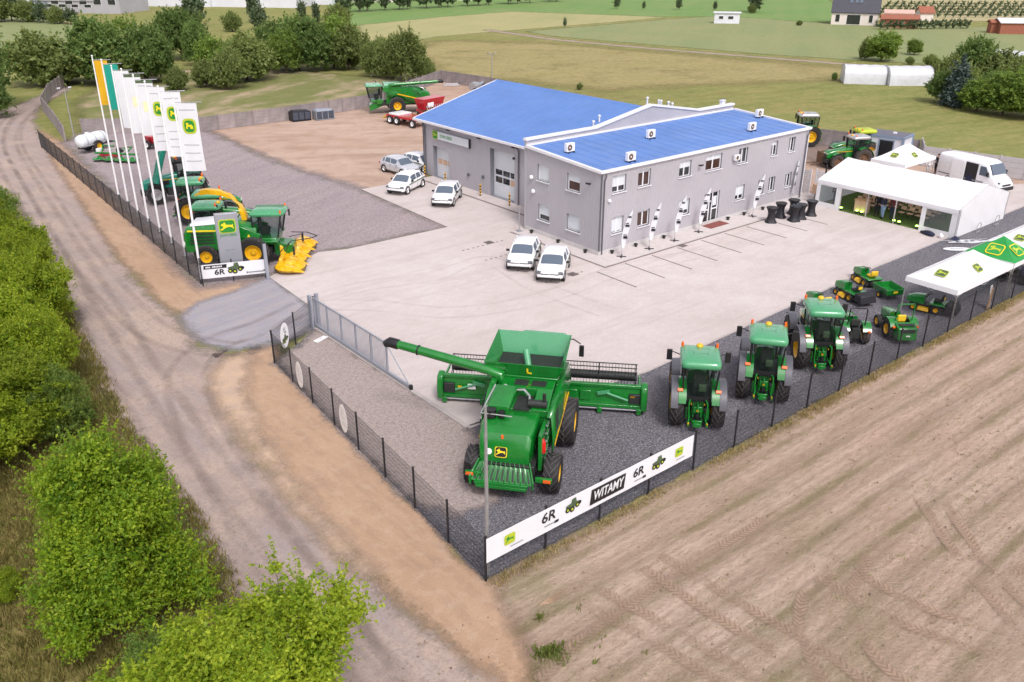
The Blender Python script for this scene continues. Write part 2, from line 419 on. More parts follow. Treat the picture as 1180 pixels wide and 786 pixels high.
def build_ground():
    MDW = gmat('meadow grass', (.205, .222, .062), [
        ((.02, .02, .02), 4, .40, .62, (.29, .215, .09), .75), ((.05, .13, .1), 6, .42, .65, (.155, .20, .045), .75),
        ((.35, .9, .6), 6, .42, .72, (.31, .25, .11), .55), ((.10, .5, .3), 6, .46, .62, (.13, .165, .032), .65), (1.6, 6, .45, .66, (.13, .15, .034), .6), (.7, 6, .5, .66, (.29, .27, .10), .45), (7., 3, .5, .75, (.34, .29, .13), .35)], rot=R(12), bump=(.12, 3.))
    mb = MB(MDW); mb.box(-1500, 3500, -1500, 3500, -1.2, -.06)
    o = link('ground', mb.mesh('ground', 0)); o['kind'] = 'structure'
    # far fields
    FF = lambda nm, c, c2, c3, r, st=(.010, .25, .1): gmat(nm, c, [(st, 5, .35, .65, c2, .7), ((.05, .07, .05), 5, .42, .68, c3, .5), (1.1, 4, .42, .7, tuple(x*.7 for x in c), .4)], rot=r, fade=(.8, 2.5, .35))
    fv = FF('bright young crop', (.13, .235, .060), (.17, .26, .08), (.22, .26, .10), R(-35))
    fs = FF('straw coloured field', (.36, .325, .155), (.28, .29, .115), (.24, .27, .105), R(-35))
    fg = FF('grey green crop', (.195, .235, .098), (.24, .26, .115), (.28, .265, .125), R(-35))
    fr = FF('sandy row field', (.40, .34, .19), (.30, .29, .13), (.43, .38, .23), R(-35))
    sheet('field', px((370, -38), (900, -38), (965, 6), (960, 26), (830, 19), (760, 19), (590, 13), (405, 30), (380, 12)), -.052, fv, 4, 3)
    sheet('field', px((412, 29), (500, 20), (590, 13), (770, 19.5), (720, 24), (600, 34), (500, 42), (425, 58)), -.048, fs, 2.5, 3)
    sheet('field', px((605, 36), (770, 22), (830, 18), (960, 27), (1180, 32), (1500, 40), (1500, 80), (1180, 66), (1085, 74), (1000, 70), (880, 62), (640, 42)), -.044, fg, 2, 3)
    sheet('field', px((1008, -10), (1500, -20), (1500, 30), (1180, 24), (1010, 24)), -.044, fr, 3, 3)
    sheet('field', px((-300, -12), (30, 20), (90, 29), (135, 40), (95, 62), (0, 66), (-300, 80)), -.044, fg, 2.5, 3)
    trk = gmat('track dirt', (.30, .235, .18), [(.4, 5, .4, .65, (.2, .19, .09), .7), (3, 4, .4, .7, (.38, .30, .24), .5)], fade=(.5, 1.2, .5))
    pl = [G(*p) for p in ((560, 34), (640, 45.5), (760, 56.5), (880, 66), (1000, 75.5), (1090, 82))]
    a = [Vector(p) for p in pl]; L = []; Rr = []
    for i, p in enumerate(a):
        t = (a[min(i + 1, len(a) - 1)] - a[max(0, i - 1)]).normalized(); nrm = Vector((-t.y, t.x))
        L.append(tuple(p + nrm*1.3)); Rr.append(tuple(p - nrm*1.3))
    sheet('field_track', L + Rr[::-1], -.040, trk, 1.2, 1.5)
    dm = gmat('dry meadow', (.30, .25, .11), [((.05, .3, .2), 6, .42, .62, (.27, .235, .085), .8), ((.4, 1.2, 1), 6, .46, .68, (.40, .31, .15), .6), (1.2, 6, .48, .66, (.17, .175, .055), .65)], rot=R(30), fade=(3.0, 9, .12), bump=(.12, 3.))
    sheet('dry_meadow', px((470, 60), (505, 46), (640, 50), (880, 70), (1010, 80), (960, 92), (840, 96), (700, 104), (600, 92), (520, 92)), -.05, dm, 1.5, 8)
    waste = gmat('waste ground grass', (.155, .165, .055), [((.06, .15, .1), 6, .46, .60, (.40, .30, .21), .9), (.5, 5, .42, .65, (.11, .145, .030), .7), (3, 4, .45, .7, (.24, .21, .10), .5)], rot=R(-30), fade=(1.2, 3, .3))
    sheet('waste_ground', px((85, 118), (150, 80), (300, 78), (425, 88), (505, 86), (520, 98), (425, 124), (232, 150), (95, 152)), -.046, waste, 1., 2)
    # left lane
    road = gmat('lane packed stone', (.315, .243, .210), [((.05, .6, .3), 5, .4, .62, (.385, .305, .262), .8), ((.10, 2.2, .6), 6, .46, .62, (.265, .21, .19), .8), ((.08, .9, .6), 5, .50, .60, (.30, .255, .245), .7),
        (.35, 6, .46, .64, (.44, .335, .26), .65), (2.2, 5, .52, .66, (.25, .195, .175), .6), (9., 5, .46, .7, (.215, .17, .155), .6), (30., 3, .5, .76, (.56, .48, .44), .55)], rot=R(-94), bump=(.03, 8.), fade=(.5, 2.2, .5))
    grass = gmat('rough verge grass', (.205, .175, .055), [(.25, 5, .4, .62, (.27, .195, .085), .8), (1.2, 5, .42, .66, (.125, .15, .028), .7), (9, 4, .45, .75, (.34, .27, .13), .5)], bump=(.1, 6.), fade=(.6, 2, .6))
    sheet('rough_grass', px((-300, 215), (0, 180), (25, 235), (75, 320), (112, 400), (160, 490), (240, 600), (330, 760), (400, 900), (-100, 1000), (-300, 700)), -.036, grass, .8, 1.5)
    sheet('lane', px((74, 96), (50, 108), (20, 121), (-60, 150), (-60, 215), (14, 222), (56, 300), (92, 385), (122, 465), (186, 560), (250, 650), (305, 745), (350, 900), (760, 900), (590, 786), (455, 690), (345, 590), (282, 510), (262, 450), (262, 410), (232, 400), (205, 372), (150, 312), (92, 222), (54, 167), (38, 140), (46, 121), (78, 104)), -.030, road, .45, 1.6)
    tan = gmat('tan sandy verge', (.385, .255, .165), [(.15, 5, .4, .62, (.44, .305, .205), .8), ((.5, 2.2, 1), 5, .45, .64, (.31, .205, .14), .6), (2.2, 6, .5, .68, (.45, .33, .24), .6), (16, 4, .5, .75, (.25, .165, .115), .5)], rot=R(-92), bump=(.03, 9.), fade=(.35, 1.4, .7))
    sheet('verge', px((46, 150), (75, 166), (150, 247), (230, 330), (312, 319), (262, 340), (215, 366), (196, 355), (140, 300), (90, 228), (58, 182)), -.024, tan, .45, 1.2)
    sheet('verge', px((276, 410), (318, 396), (440, 540), (560, 668), (640, 640), (640, 720), (600, 800), (520, 745), (440, 672), (350, 578), (296, 502), (274, 450)), -.024, tan, .45, 1.2)
    pale = gmat('pale sand lip', (.50, .36, .25), [(1.2, 5, .4, .65, (.40, .30, .24), .8), (14, 4, .5, .75, (.30, .21, .15), .4)], fade=(.5, 1.5, .8), bump=(.03, 10))
    sheet('sand_lip', px((262, 410), (290, 402), (284, 450), (304, 502), (356, 578), (430, 655), (420, 662), (338, 582), (286, 512), (246, 460), (242, 430)), -.020, pale, .3, 1.0)
    ent = gmat('blue grey entrance grit', (.285, .275, .305), [((.3, 1.6, 1), 5, .42, .64, (.35, .33, .35), .7), (1.5, 5, .46, .68, (.36, .30, .27), .5), (14, 4, .5, .72, (.18, .175, .20), .5)], rot=R(-12), bump=(.02, 14), fade=(.4, 1.6, .6))
    sheet('entrance_gravel', px((206, 364), (232, 346), (262, 338), (311, 318), (362, 353), (366, 380), (330, 392), (300, 398), (262, 402), (228, 392)), -.016, ent, .3, .7)
    # fenced yard
    yard = gmat('purple grey yard gravel', (.315, .268, .275), [(.10, 5, .4, .62, (.36, .295, .285), .8), ((.15, 1.0, .5), 5, .44, .64, (.265, .225, .235), .7), (5., 5, .46, .62, (.17, .14, .15), .6), (8., 4, .56, .68, (.48, .42, .42), .6)], rot=R(-25), bump=(.03, 14), fade=(.9, 2.6, .5))
    dirt = gmat('reddish sand yard', (.40, .275, .205), [((.05, .12, .1), 6, .4, .6, (.50, .385, .315), .8), ((.10, .5, .4), 7, .46, .66, (.29, .19, .135), .7), (.9, 6, .5, .68, (.30, .20, .145), .5), (.4, 5, .45, .65, (.46, .34, .27), .6), (9, 4, .5, .75, (.27, .19, .15), .45)], rot=R(34), bump=(.05, 5), fade=(.6, 2.4, .4))
    sheet('yard', [G(239, 149), G(430, 119), G(508, 92), (37.2, 59.5), (36.9, 30), (41., 11), (43.4, 1.2), (43.5, -1), (42, -12), (23, -12), (23, 26), (3, 26), G(490, 207), G(419, 219), G(395, 212), G(345, 196), G(300, 177), G(262, 160)], -.028, dirt, .7, 2)
    sheet('yard', px((232, 331), (313, 319), (372, 291), (410, 284), (520, 262), (418, 218), (392, 209), (348, 196), (300, 178), (262, 161), (236, 149), (95, 153), (73, 164), (150, 246)), -.020, yard, .5, .7)
    darkp = gmat('mud stain', (.20, .15, .13), [(1.5, 5, .4, .65, (.26, .20, .17), .7)], fade=(1.2, 3.5, .5))
    sheet('mud_patch', [(36, 14), (43, 15), (43, 6), (37, 1), (33, 0), (34, 6)], -.022, darkp, .6, 2)
    drk = gmat('dark basalt gravel', (.122, .116, .134), [(.25, 4, .4, .62, (.15, .138, .15), .6), (10., 5, .42, .58, (.055, .052, .062), .75), (13., 4, .54, .66, (.31, .30, .33), .8), (26., 2, .57, .68, (.52, .51, .54), .65)], bump=(.035, 22), fade=(.12, .5, 1.2))
    drk2 = gmat('dark basalt gravel drift', (.13, .122, .138), [(5., 5, .38, .62, (.06, .056, .066), .7), (14., 4, .50, .70, (.29, .275, .30), .7), (34., 2, .56, .76, (.45, .43, .44), .5)], bump=(.035, 22), fade=(1.6, 3.2, .6))
    pg = gmat('pale pinkish gravel', (.335, .275, .25), [(.3, 4, .4, .62, (.37, .31, .285), .6), (6., 5, .40, .64, (.20, .16, .15), .6), (16., 4, .50, .72, (.50, .44, .42), .6), (34., 2, .56, .78, (.62, .56, .54), .5)], bump=(.03, 22), fade=(.1, .3, 1.2))
    sheet('gravel', [(-19.85, 1.1), (-23.5, -1.55), (-25.27, -20.7), (42, -20.2), (42, -12.3), (11, -12.6), (-10, -13.6), (-19.75, -12.4)], -.012, drk, .5, .35)
    sheet('pale_gravel', [(-19.9, .9), (-23.45, -1.6), (-24.75, -15.2), (-24.0, -17.2), (-22.4, -17.6), (-20.9, -15.8), (-19.75, -12.3)], -.008, pg, .3, 2.0).data.materials[0] = gmat('pale pinkish gravel soft', (.335, .275, .25), [(.3, 4, .4, .62, (.37, .31, .285), .6), (6., 5, .40, .64, (.20, .16, .15), .6), (16., 4, .50, .72, (.50, .44, .42), .6), (20., 2, .58, .70, (.72, .66, .64), .6), (8., 3, .56, .68, (.16, .125, .12), .55)], bump=(.03, 22), fade=(.3, 1.4, 1.0))
    # concrete paving
    m, n = newmat('concrete block paving'); co = n('TexCoord').outputs['Object']
    col = n.mix(n.ramp(n.noise(co, .09, 5, .6), .38, .64), c4((.515, .455, .432)), c4((.565, .515, .498)))
    col = n.mix(n.ramp(n.noise(co, .45, 6, .62), .46, .70, 0, .55), col, c4((.445, .385, .36)))
    v = n('Mapping', {'Vector': co, 'Scale': (.10, 1.1, 1), 'Rotation': (0, 0, R(35))}).outputs[0]
    col = n.mix(n.ramp(n.noise(v, 1, 5, .6), .50, .68, 0, .40), col, c4((.41, .355, .335)))
    col = n.mix(n.ramp(n.noise(co, 2.3, 4, .6), .60, .74, 0, .35), col, c4((.36, .31, .30)))
    br = n('TexBrick', {'Vector': co, 'Color1': (1, 1, 1, 1), 'Color2': (.93, .92, .92, 1), 'Mortar': (.74, .72, .71, 1), 'Scale': 1., 'Mortar Size': .006, 'Brick Width': .4, 'Row Height': .2})
    col = n.mix(.8, col, br.outputs['Color'], 'MULTIPLY')
    col = n.mix(n.ramp(n.noise(co, 22, 3), .45, .75, 0, .18), col, c4((.33, .29, .28)))
    p = n('BsdfPrincipled', {'Base Color': col, 'Roughness': .85, 'Specular IOR Level': .3,
                             'Normal': n('Bump', {'Height': n.noise(co, 18, 4), 'Distance': .006}).outputs[0]})
    n.out(p.outputs[0])
    flat('paving', [(-18.5, 9.9), (-18.75, 3.9), (-19.9, 1.2), (-19.8, -12.35), (-10, -13.6), (11.3, -12.62), (22.7, -12.6), (43, -12.3), (43, -10.5), (30.3, -4.2), (24.3, -.4), (23.6, 7.8), (3.6, 7.8), (3.6, 24.4), (-3.55, 24.4), (-4.05, 11.35), (-12.1, 11.55), (-13.9, 12.2)], 0., m)
    # paving kerbs and the gate rail beam
    kc = M('kerb concrete', (.40, .36, .345), .9, 0, .15, 2)
    def strip(name, a, b, w, z0, z1, mat):
        a, b = Vector((*a, 0)), Vector((*b, 0)); t = (b - a).normalized(); nn = Vector((-t.y, t.x, 0))*w/2
        mb = MB(mat); mb.hexa([(*(a - nn).xy, z0), (*(b - nn).xy, z0), (*(b + nn).xy, z0), (*(a + nn).xy, z0)], [(*(a - nn).xy, z1), (*(b - nn).xy, z1), (*(b + nn).xy, z1), (*(a + nn).xy, z1)])
        o = link(name, mb.mesh(name, 0)); o['kind'] = 'structure'; return o
    strip('kerb', (-19.95, 1.4), (-19.88, -12.5), .22, -.1, .045, kc)
    strip('kerb', (-19.88, -12.55), (-10, -13.68), .12, -.1, .02, kc)
    strip('kerb', (-10, -13.68), (11.3, -12.70), .12, -.1, .02, kc)
    strip('kerb', (11.3, -12.70), (43, -12.40), .12, -.1, .02, kc)
    dk = M('dark joint paver', (.20, .165, .155), .9, 0, .2, 3)
    strip('kerb', (-1.3, -1.95), (24, -1.95), .16, -.1, .006, dk)
    strip('kerb', (-1.3, -1.95), (-1.3, 7.6), .16, -.1, .006, dk)
    strip('kerb', (2.1, 7.6), (2.1, 24.4), .22, -.1, .010, dk)
    lm = M('dark marking paver', (.15, .13, .125), .9, 0, .2, 3)
    for k in range(9):
        x = -2.25 + 2.5*k
        strip('parking_line', (x, -2.2), (x - .02, -5.6), .11, -.05, .004, lm)
    for (x0, y0), (x1, y1) in (((-2.9, -1.6), (-6.2, -1.65)), ((-2.9, 1.1), (-6.2, 1.05)), ((-2.9, 3.9), (-6.6, 3.8)), ((-2.9, 6.4), (-6.6, 6.3))):
        for i in range(9):
            t = i/9; strip('parking_line', (x0 + (x1 - x0)*t, y0), (x0 + (x1 - x0)*(t + .05), y0), .12, -.05, .004, lm)
    for (u, v) in ((660, 316), (563.5, 279.5), (640, 441), (786, 283)):
        x, y = G(u, v); mb = MB(dk); mb.box(x - .3, x + .3, y - .3, y + .3, -.02, .008); mb.use('dark')
        for i in range(5): mb.box(x - .25, x + .25, y - .24 + i*.1, y - .2 + i*.1, .008, .012)
        o = link('drain_grate', mb.mesh('drain_grate', 0)); tag(o, {660: 'square dark drain grate beside the parked white car', 563: 'square drain grate in open paving left of the parked cars', 640: 'small faint drain grate on paving beyond the big harvester', 786: 'square drain grate among the front parking bays'}[int(u)], 'drain grate', 'drain grates in the paving')
    # ploughed field with crop rows
    m, n = newmat('tilled sandy field'); co = n('TexCoord').outputs['Object']
    yx = n('SeparateXYZ', {0: co})
    wob = n.math('MULTIPLY', n.math('SUBTRACT', n.noise(co, .25, 3), .5), .35)
    v = n('Mapping', {'Vector': co, 'Scale': (.10, 1.25, 1), 'Rotation': (0, 0, R(0))}).outputs[0]
    col = n.mix(n.ramp(n.noise(co, .12, 5, .6), .38, .64), c4((.53, .385, .295)), c4((.59, .45, .36)))
    col = n.mix(n.ramp(n.noise(v, 1, 5, .6), .44, .62, 0, .70), col, c4((.375, .27, .20)))
    row = n.math('FRACT', n.math('DIVIDE', n.math('ADD', yx.outputs[1], wob), 1.5))
    brk = n.math('MULTIPLY', n.math('SUBTRACT', n.noise(co, 3.5, 5, .7), .5), .22)
    band = n.ramp(n.math('ADD', n.math('ABSOLUTE', n.math('SUBTRACT', row, .5)), brk), .06, .20, 1, 0)
    pat = n.ramp(n.noise(n('Mapping', {'Vector': co, 'Scale': (.22, .6, 1)}).outputs[0], 1, 5, .65), .38, .62)
    col = n.mix(n.math('MULTIPLY', n.math('MULTIPLY', band, pat), .75), col, c4((.225, .195, .085)))
    rl = n.math('FRACT', n.math('DIVIDE', n.math('ADD', yx.outputs[1], n.math('MULTIPLY', wob, .6)), .375))
    rl = n.ramp(n.math('ABSOLUTE', n.math('SUBTRACT', rl, .5)), .22, .42, 0, 1)
    col = n.mix(n.math('MULTIPLY', rl, n.ramp(n.noise(co, .9, 5, .65), .36, .62, .05, .5)), col, c4((.33, .235, .17)))
    fine = n.ramp(n.noise(n('Mapping', {'Vector': co, 'Scale': (2.2, 9, 4)}).outputs[0], 1, 5, .65), .44, .70, 0, .5)
    col = n.mix(fine, col, c4((.26, .185, .13)))
    gr = n.ramp(n.noise(co, .22, 5, .65), .46, .64)
    gx = n('SeparateXYZ', {0: co}).outputs[0]
    left = n.ramp(gx, -6., -24., 0, 1)
    col = n.mix(n.math('MULTIPLY', n.math('MULTIPLY', gr, left), .45), col, c4((.20, .205, .08)))
    col = n.mix(n.ramp(n.noise(co, 14, 4, .7), .52, .74, 0, .4), col, c4((.56, .42, .31)))
    d = n('Attribute', attribute_name='edge').outputs['Fac']
    a = n.ramp(n.math('ADD', d, n.math('MULTIPLY', n.math('SUBTRACT', n.noise(co, .7, 5), .5), 1.2)), -.35, .35, 0, 1)
    p = n('BsdfPrincipled', {'Base Color': col, 'Roughness': .95, 'Specular IOR Level': .2, 'Normal': n('Bump', {'Height': n.noise(co, 7, 6, .75), 'Distance': .16}).outputs[0]})
    n.out(n('MixShader', {0: a, 1: n('BsdfTransparent').outputs[0], 2: p.outputs[0]}).outputs[0])
    def rel(P, dd):
        s = np.sin(P[:, 1]*2*pi/1.5 + .6*np.sin(P[:, 0]*.3))*.035
        return s*np.clip(dd/1.5, 0, 1)
    sheet('ploughed_field', [(-25.1, -21.0), (8, -20.75), (60, -20.6), (60, -75), (-60, -75), (-35, -45), (-28.5, -30)], -.0, m, .3, .8, relief=rel)
    # tyre tracks criss-crossing the field
    m2, n = newmat('pressed tyre track'); uv = n('UVMap').outputs[0]; s = n('SeparateXYZ', {0: uv}); co = n('TexCoord').outputs['Object']
    ch = n.math('FRACT', n.math('ADD', n.math('MULTIPLY', s.outputs[0], 5.5), n.math('MULTIPLY', n.math('ABSOLUTE', s.outputs[1]), 1.3)))
    ch = n.ramp(n.math('ABSOLUTE', n.math('SUBTRACT', ch, .5)), .12, .28, 0, 1)
    col = n.mix(ch, c4((.27, .185, .13)), c4((.40, .285, .21)))
    ed = n.ramp(n.math('ABSOLUTE', s.outputs[1]), .6, 1., 1, 0)
    al = n.math('MULTIPLY', ed, n.ramp(n.noise(co, .5, 5, .65), .40, .62, .0, .68))
    p = n('BsdfPrincipled', {'Base Color': col, 'Roughness': .95, 'Specular IOR Level': .2})
    n.out(n('MixShader', {0: al, 1: n('BsdfTransparent').outputs[0], 2: p.outputs[0]}).outputs[0])
    tr = [((955, 640), (1040, 690), (1130, 722), (1230, 745)), ((940, 665), (1010, 706), (1100, 742), (1200, 775)), ((1075, 560), (1130, 640), (1185, 700), (1240, 760)), ((1055, 570), (1105, 645), (1160, 712), (1230, 800)),
          ((760, 640), (860, 700), (960, 760), (1050, 830)), ((740, 655), (830, 715), (930, 775), (1010, 840)), ((960, 660), (925, 690), (925, 740), (960, 800)), ((660, 690), (760, 745), (850, 800)), ((690, 680), (790, 735), (890, 795)),
          ((900, 590), (780, 660), (680, 730), (620, 786)), 
          ((1120, 640), (1150, 660), (1185, 655)), ((1000, 640), (980, 700), (1010, 760), (1060, 800))]
    m3 = gmat('wheel rut', (.225, .175, .155), [(1.2, 5, .4, .66, (.30, .24, .21), .7), (8, 4, .5, .72, (.17, .135, .12), .5)])
    m4 = gmat('dusty tyre mark', (.40, .345, .325), [(1.2, 5, .4, .66, (.46, .40, .38), .7)])
    for mm, amt, sc_ in ((m3, .30, .30), (m4, .12, .35)):
        q = N.__new__(N); q.m = mm; q.nt = mm.node_tree; o_ = [x for x in q.nt.nodes if x.type == 'OUTPUT_MATERIAL'][0]; sh = o_.inputs[0].links[0].from_socket
        e_ = q.ramp(q.math('ABSOLUTE', q('SeparateXYZ', {0: q('UVMap').outputs[0]}).outputs[1]), .3, 1., 1, 0); al_ = q.math('MULTIPLY', e_, q.ramp(q.noise(q('TexCoord').outputs['Object'], sc_, 6, .7), .36, .62, 0, amt))
        q.nt.links.new(q('MixShader', {0: al_, 1: q('BsdfTransparent').outputs[0], 2: sh}).outputs[0], o_.inputs[0])
    def along(path, off):
        w_ = [Vector(G(*p)) for p in path]; out = []
        for i, p in enumerate(w_):
            t = (w_[min(i + 1, len(w_) - 1)] - w_[max(0, i - 1)]).normalized(); out.append(p + Vector((-t.y, t.x))*off)
        return out
    C1 = [(55, 112), (20, 135), (6, 165), (30, 215), (75, 290), (120, 365), (165, 440), (225, 530), (310, 640), (400, 760), (480, 900)]
    C2 = [(55, 112), (24, 135), (14, 165), (45, 218), (100, 300), (165, 372), (240, 400), (300, 396), (350, 368)]
    C3 = [(480, 900), (395, 745), (300, 610), (235, 500), (215, 430), (250, 395), (305, 375), (352, 352)]
    rut = [(along(C, o_), .30, m3, -.006) for C in (C1,) for o_ in (-1.15, -.1, 1.0)] + [(along(C, o_), .26, m3, -.005) for C in (C2, C3) for o_ in (-.85, .85)]
    D1 = [(352, 348), (420, 330), (500, 318), (560, 300), (620, 330), (700, 360)]; D2 = [(356, 352), (430, 352), (520, 360), (620, 345), (720, 310), (820, 290)]; D3 = [(420, 290), (460, 320), (470, 350), (430, 372)]
    rut += [(along(C, o_), .17, m4, .004) for C in (D1, D2) for o_ in (-.75, .75)]
    jobs = [([Vector(G(*p)) for p in pts], .24, m2, .042) for pts in tr] + rut
    for k, (pw, hw_, mat_, z_) in enumerate(jobs):
        nm_ = 'tyre_track' if mat_ is not m3 else 'wheel_rut'
        pw = list(pw); P = []
        for i in range(len(pw) - 1):
            p0, p1, p2, p3 = pw[max(i - 1, 0)], pw[i], pw[i + 1], pw[min(i + 2, len(pw) - 1)]
            nst = max(4, int((p2 - p1).length/.6))
            for j in range(nst):
                t = j/nst
                P.append(.5*((2*p1) + (p2 - p0)*t + (2*p0 - 5*p1 + 4*p2 - p3)*t*t + (3*p1 - p0 - 3*p2 + p3)*t**3))
        P.append(pw[-1]); vs = []; fs = []; uvs = []; acc = 0
        for i, q in enumerate(P):
            t = (P[min(i + 1, len(P) - 1)] - P[max(i - 1, 0)]).normalized(); nn = Vector((-t.y, t.x))*hw_
            if i: acc += (q - P[i - 1]).length
            zk = z_ + (k*.0012 if z_ > .03 else (k % 8)*.0006); vs += [(*(q - nn), zk), (*(q + nn), zk)]; uvs += [(acc, -1), (acc, 1)]
            if i: fs.append((2*i - 2, 2*i, 2*i + 1, 2*i - 1))
        me = bpy.data.meshes.new(nm_); me.from_pydata(vs, [], fs); ul = me.uv_layers.new(name='UVMap')
        for l in me.loops: ul.data[l.index].uv = uvs[l.vertex_index]
        me.materials.append(mat_); o = link(nm_, me); o['kind'] = 'structure'
# ------------------------------------------------------------------ dealership building
def wall_cells(mb, mat, O, d, nrm, L, z0, z1, holes, depth=.22):
    """flat wall skin with rectangular openings (s0, s1, za, zb) and reveals going inwards (against nrm)"""
    O, d, nrm = Vector(O), Vector(d), Vector(nrm)
    xs = sorted({0, L, *[h[0] for h in holes], *[h[1] for h in holes]}); zs = sorted({z0, z1, *[h[2] for h in holes], *[h[3] for h in holes]})
    P = lambda s, z, dd=0: tuple(O + d*s + Vector((0, 0, z)) - nrm*dd)
    mb.use(mat)
    for a, b in zip(xs, xs[1:]):
        for c, e in zip(zs, zs[1:]):
            mx, mz = (a + b)/2, (c + e)/2
            if any(h[0] < mx < h[1] and h[2] < mz < h[3] for h in holes): continue
            mb.quad(P(a, c), P(b, c), P(b, e), P(a, e))
    mb.use('reveal')
    for a, b, c, e in holes:
        mb.quad(P(a, c), P(a, e), P(a, e, depth), P(a, c, depth)); mb.quad(P(b, c), P(b, e), P(b, e, depth), P(b, c, depth))
        mb.quad(P(a, e), P(b, e), P(b, e, depth), P(a, e, depth)); mb.quad(P(a, c), P(b, c), P(b, c, depth), P(a, c, depth))

def window(parent, O, d, nrm, h, depth=.20, blind=0., leaves=2, pane='pane'):
    """window part in the local frame of an opening: frame, panes and a roller blind"""
    O, d, nrm = Vector(O), Vector(d), Vector(nrm)
    a, b, c, e = h
    o = O + d*a + Vector((0, 0, c)) - nrm*depth
    m = Matrix((d, Vector((0, 0, 1)), nrm)).transposed().to_4x4(); m.translation = o      # local x along, y up, z out
    w, hh = b - a, e - c
    fr = MB('frame'); t = .055
    for x0, x1, y0, y1 in ((0, w, 0, t), (0, w, hh - t, hh), (0, t, t, hh - t), (w - t, w, t, hh - t)): fr.box(x0, x1, y0, y1, -.02, .05)
    for i in range(1, leaves): fr.box(w*i/leaves - .05, w*i/leaves + .05, t, hh - t, -.018, .045)
    f = part('window', fr.xf(m), parent, smooth=0)
    pn = MB(pane).box(t, w - t, t, hh - t, -.012, .012).xf(m); part('pane', pn, f, smooth=0)
    if blind:
        bl = MB('blind').box(t + .01, w - t - .01, t + (hh - 2*t)*(1 - blind), hh - t, .014, .026).xf(m); part('blind', bl, f, smooth=0)
    sl = MB('trim').box(-.06, w + .06, -.05, 0, -.05, depth + .09).xf(m); part('sill', sl, f, smooth=0)
    return f

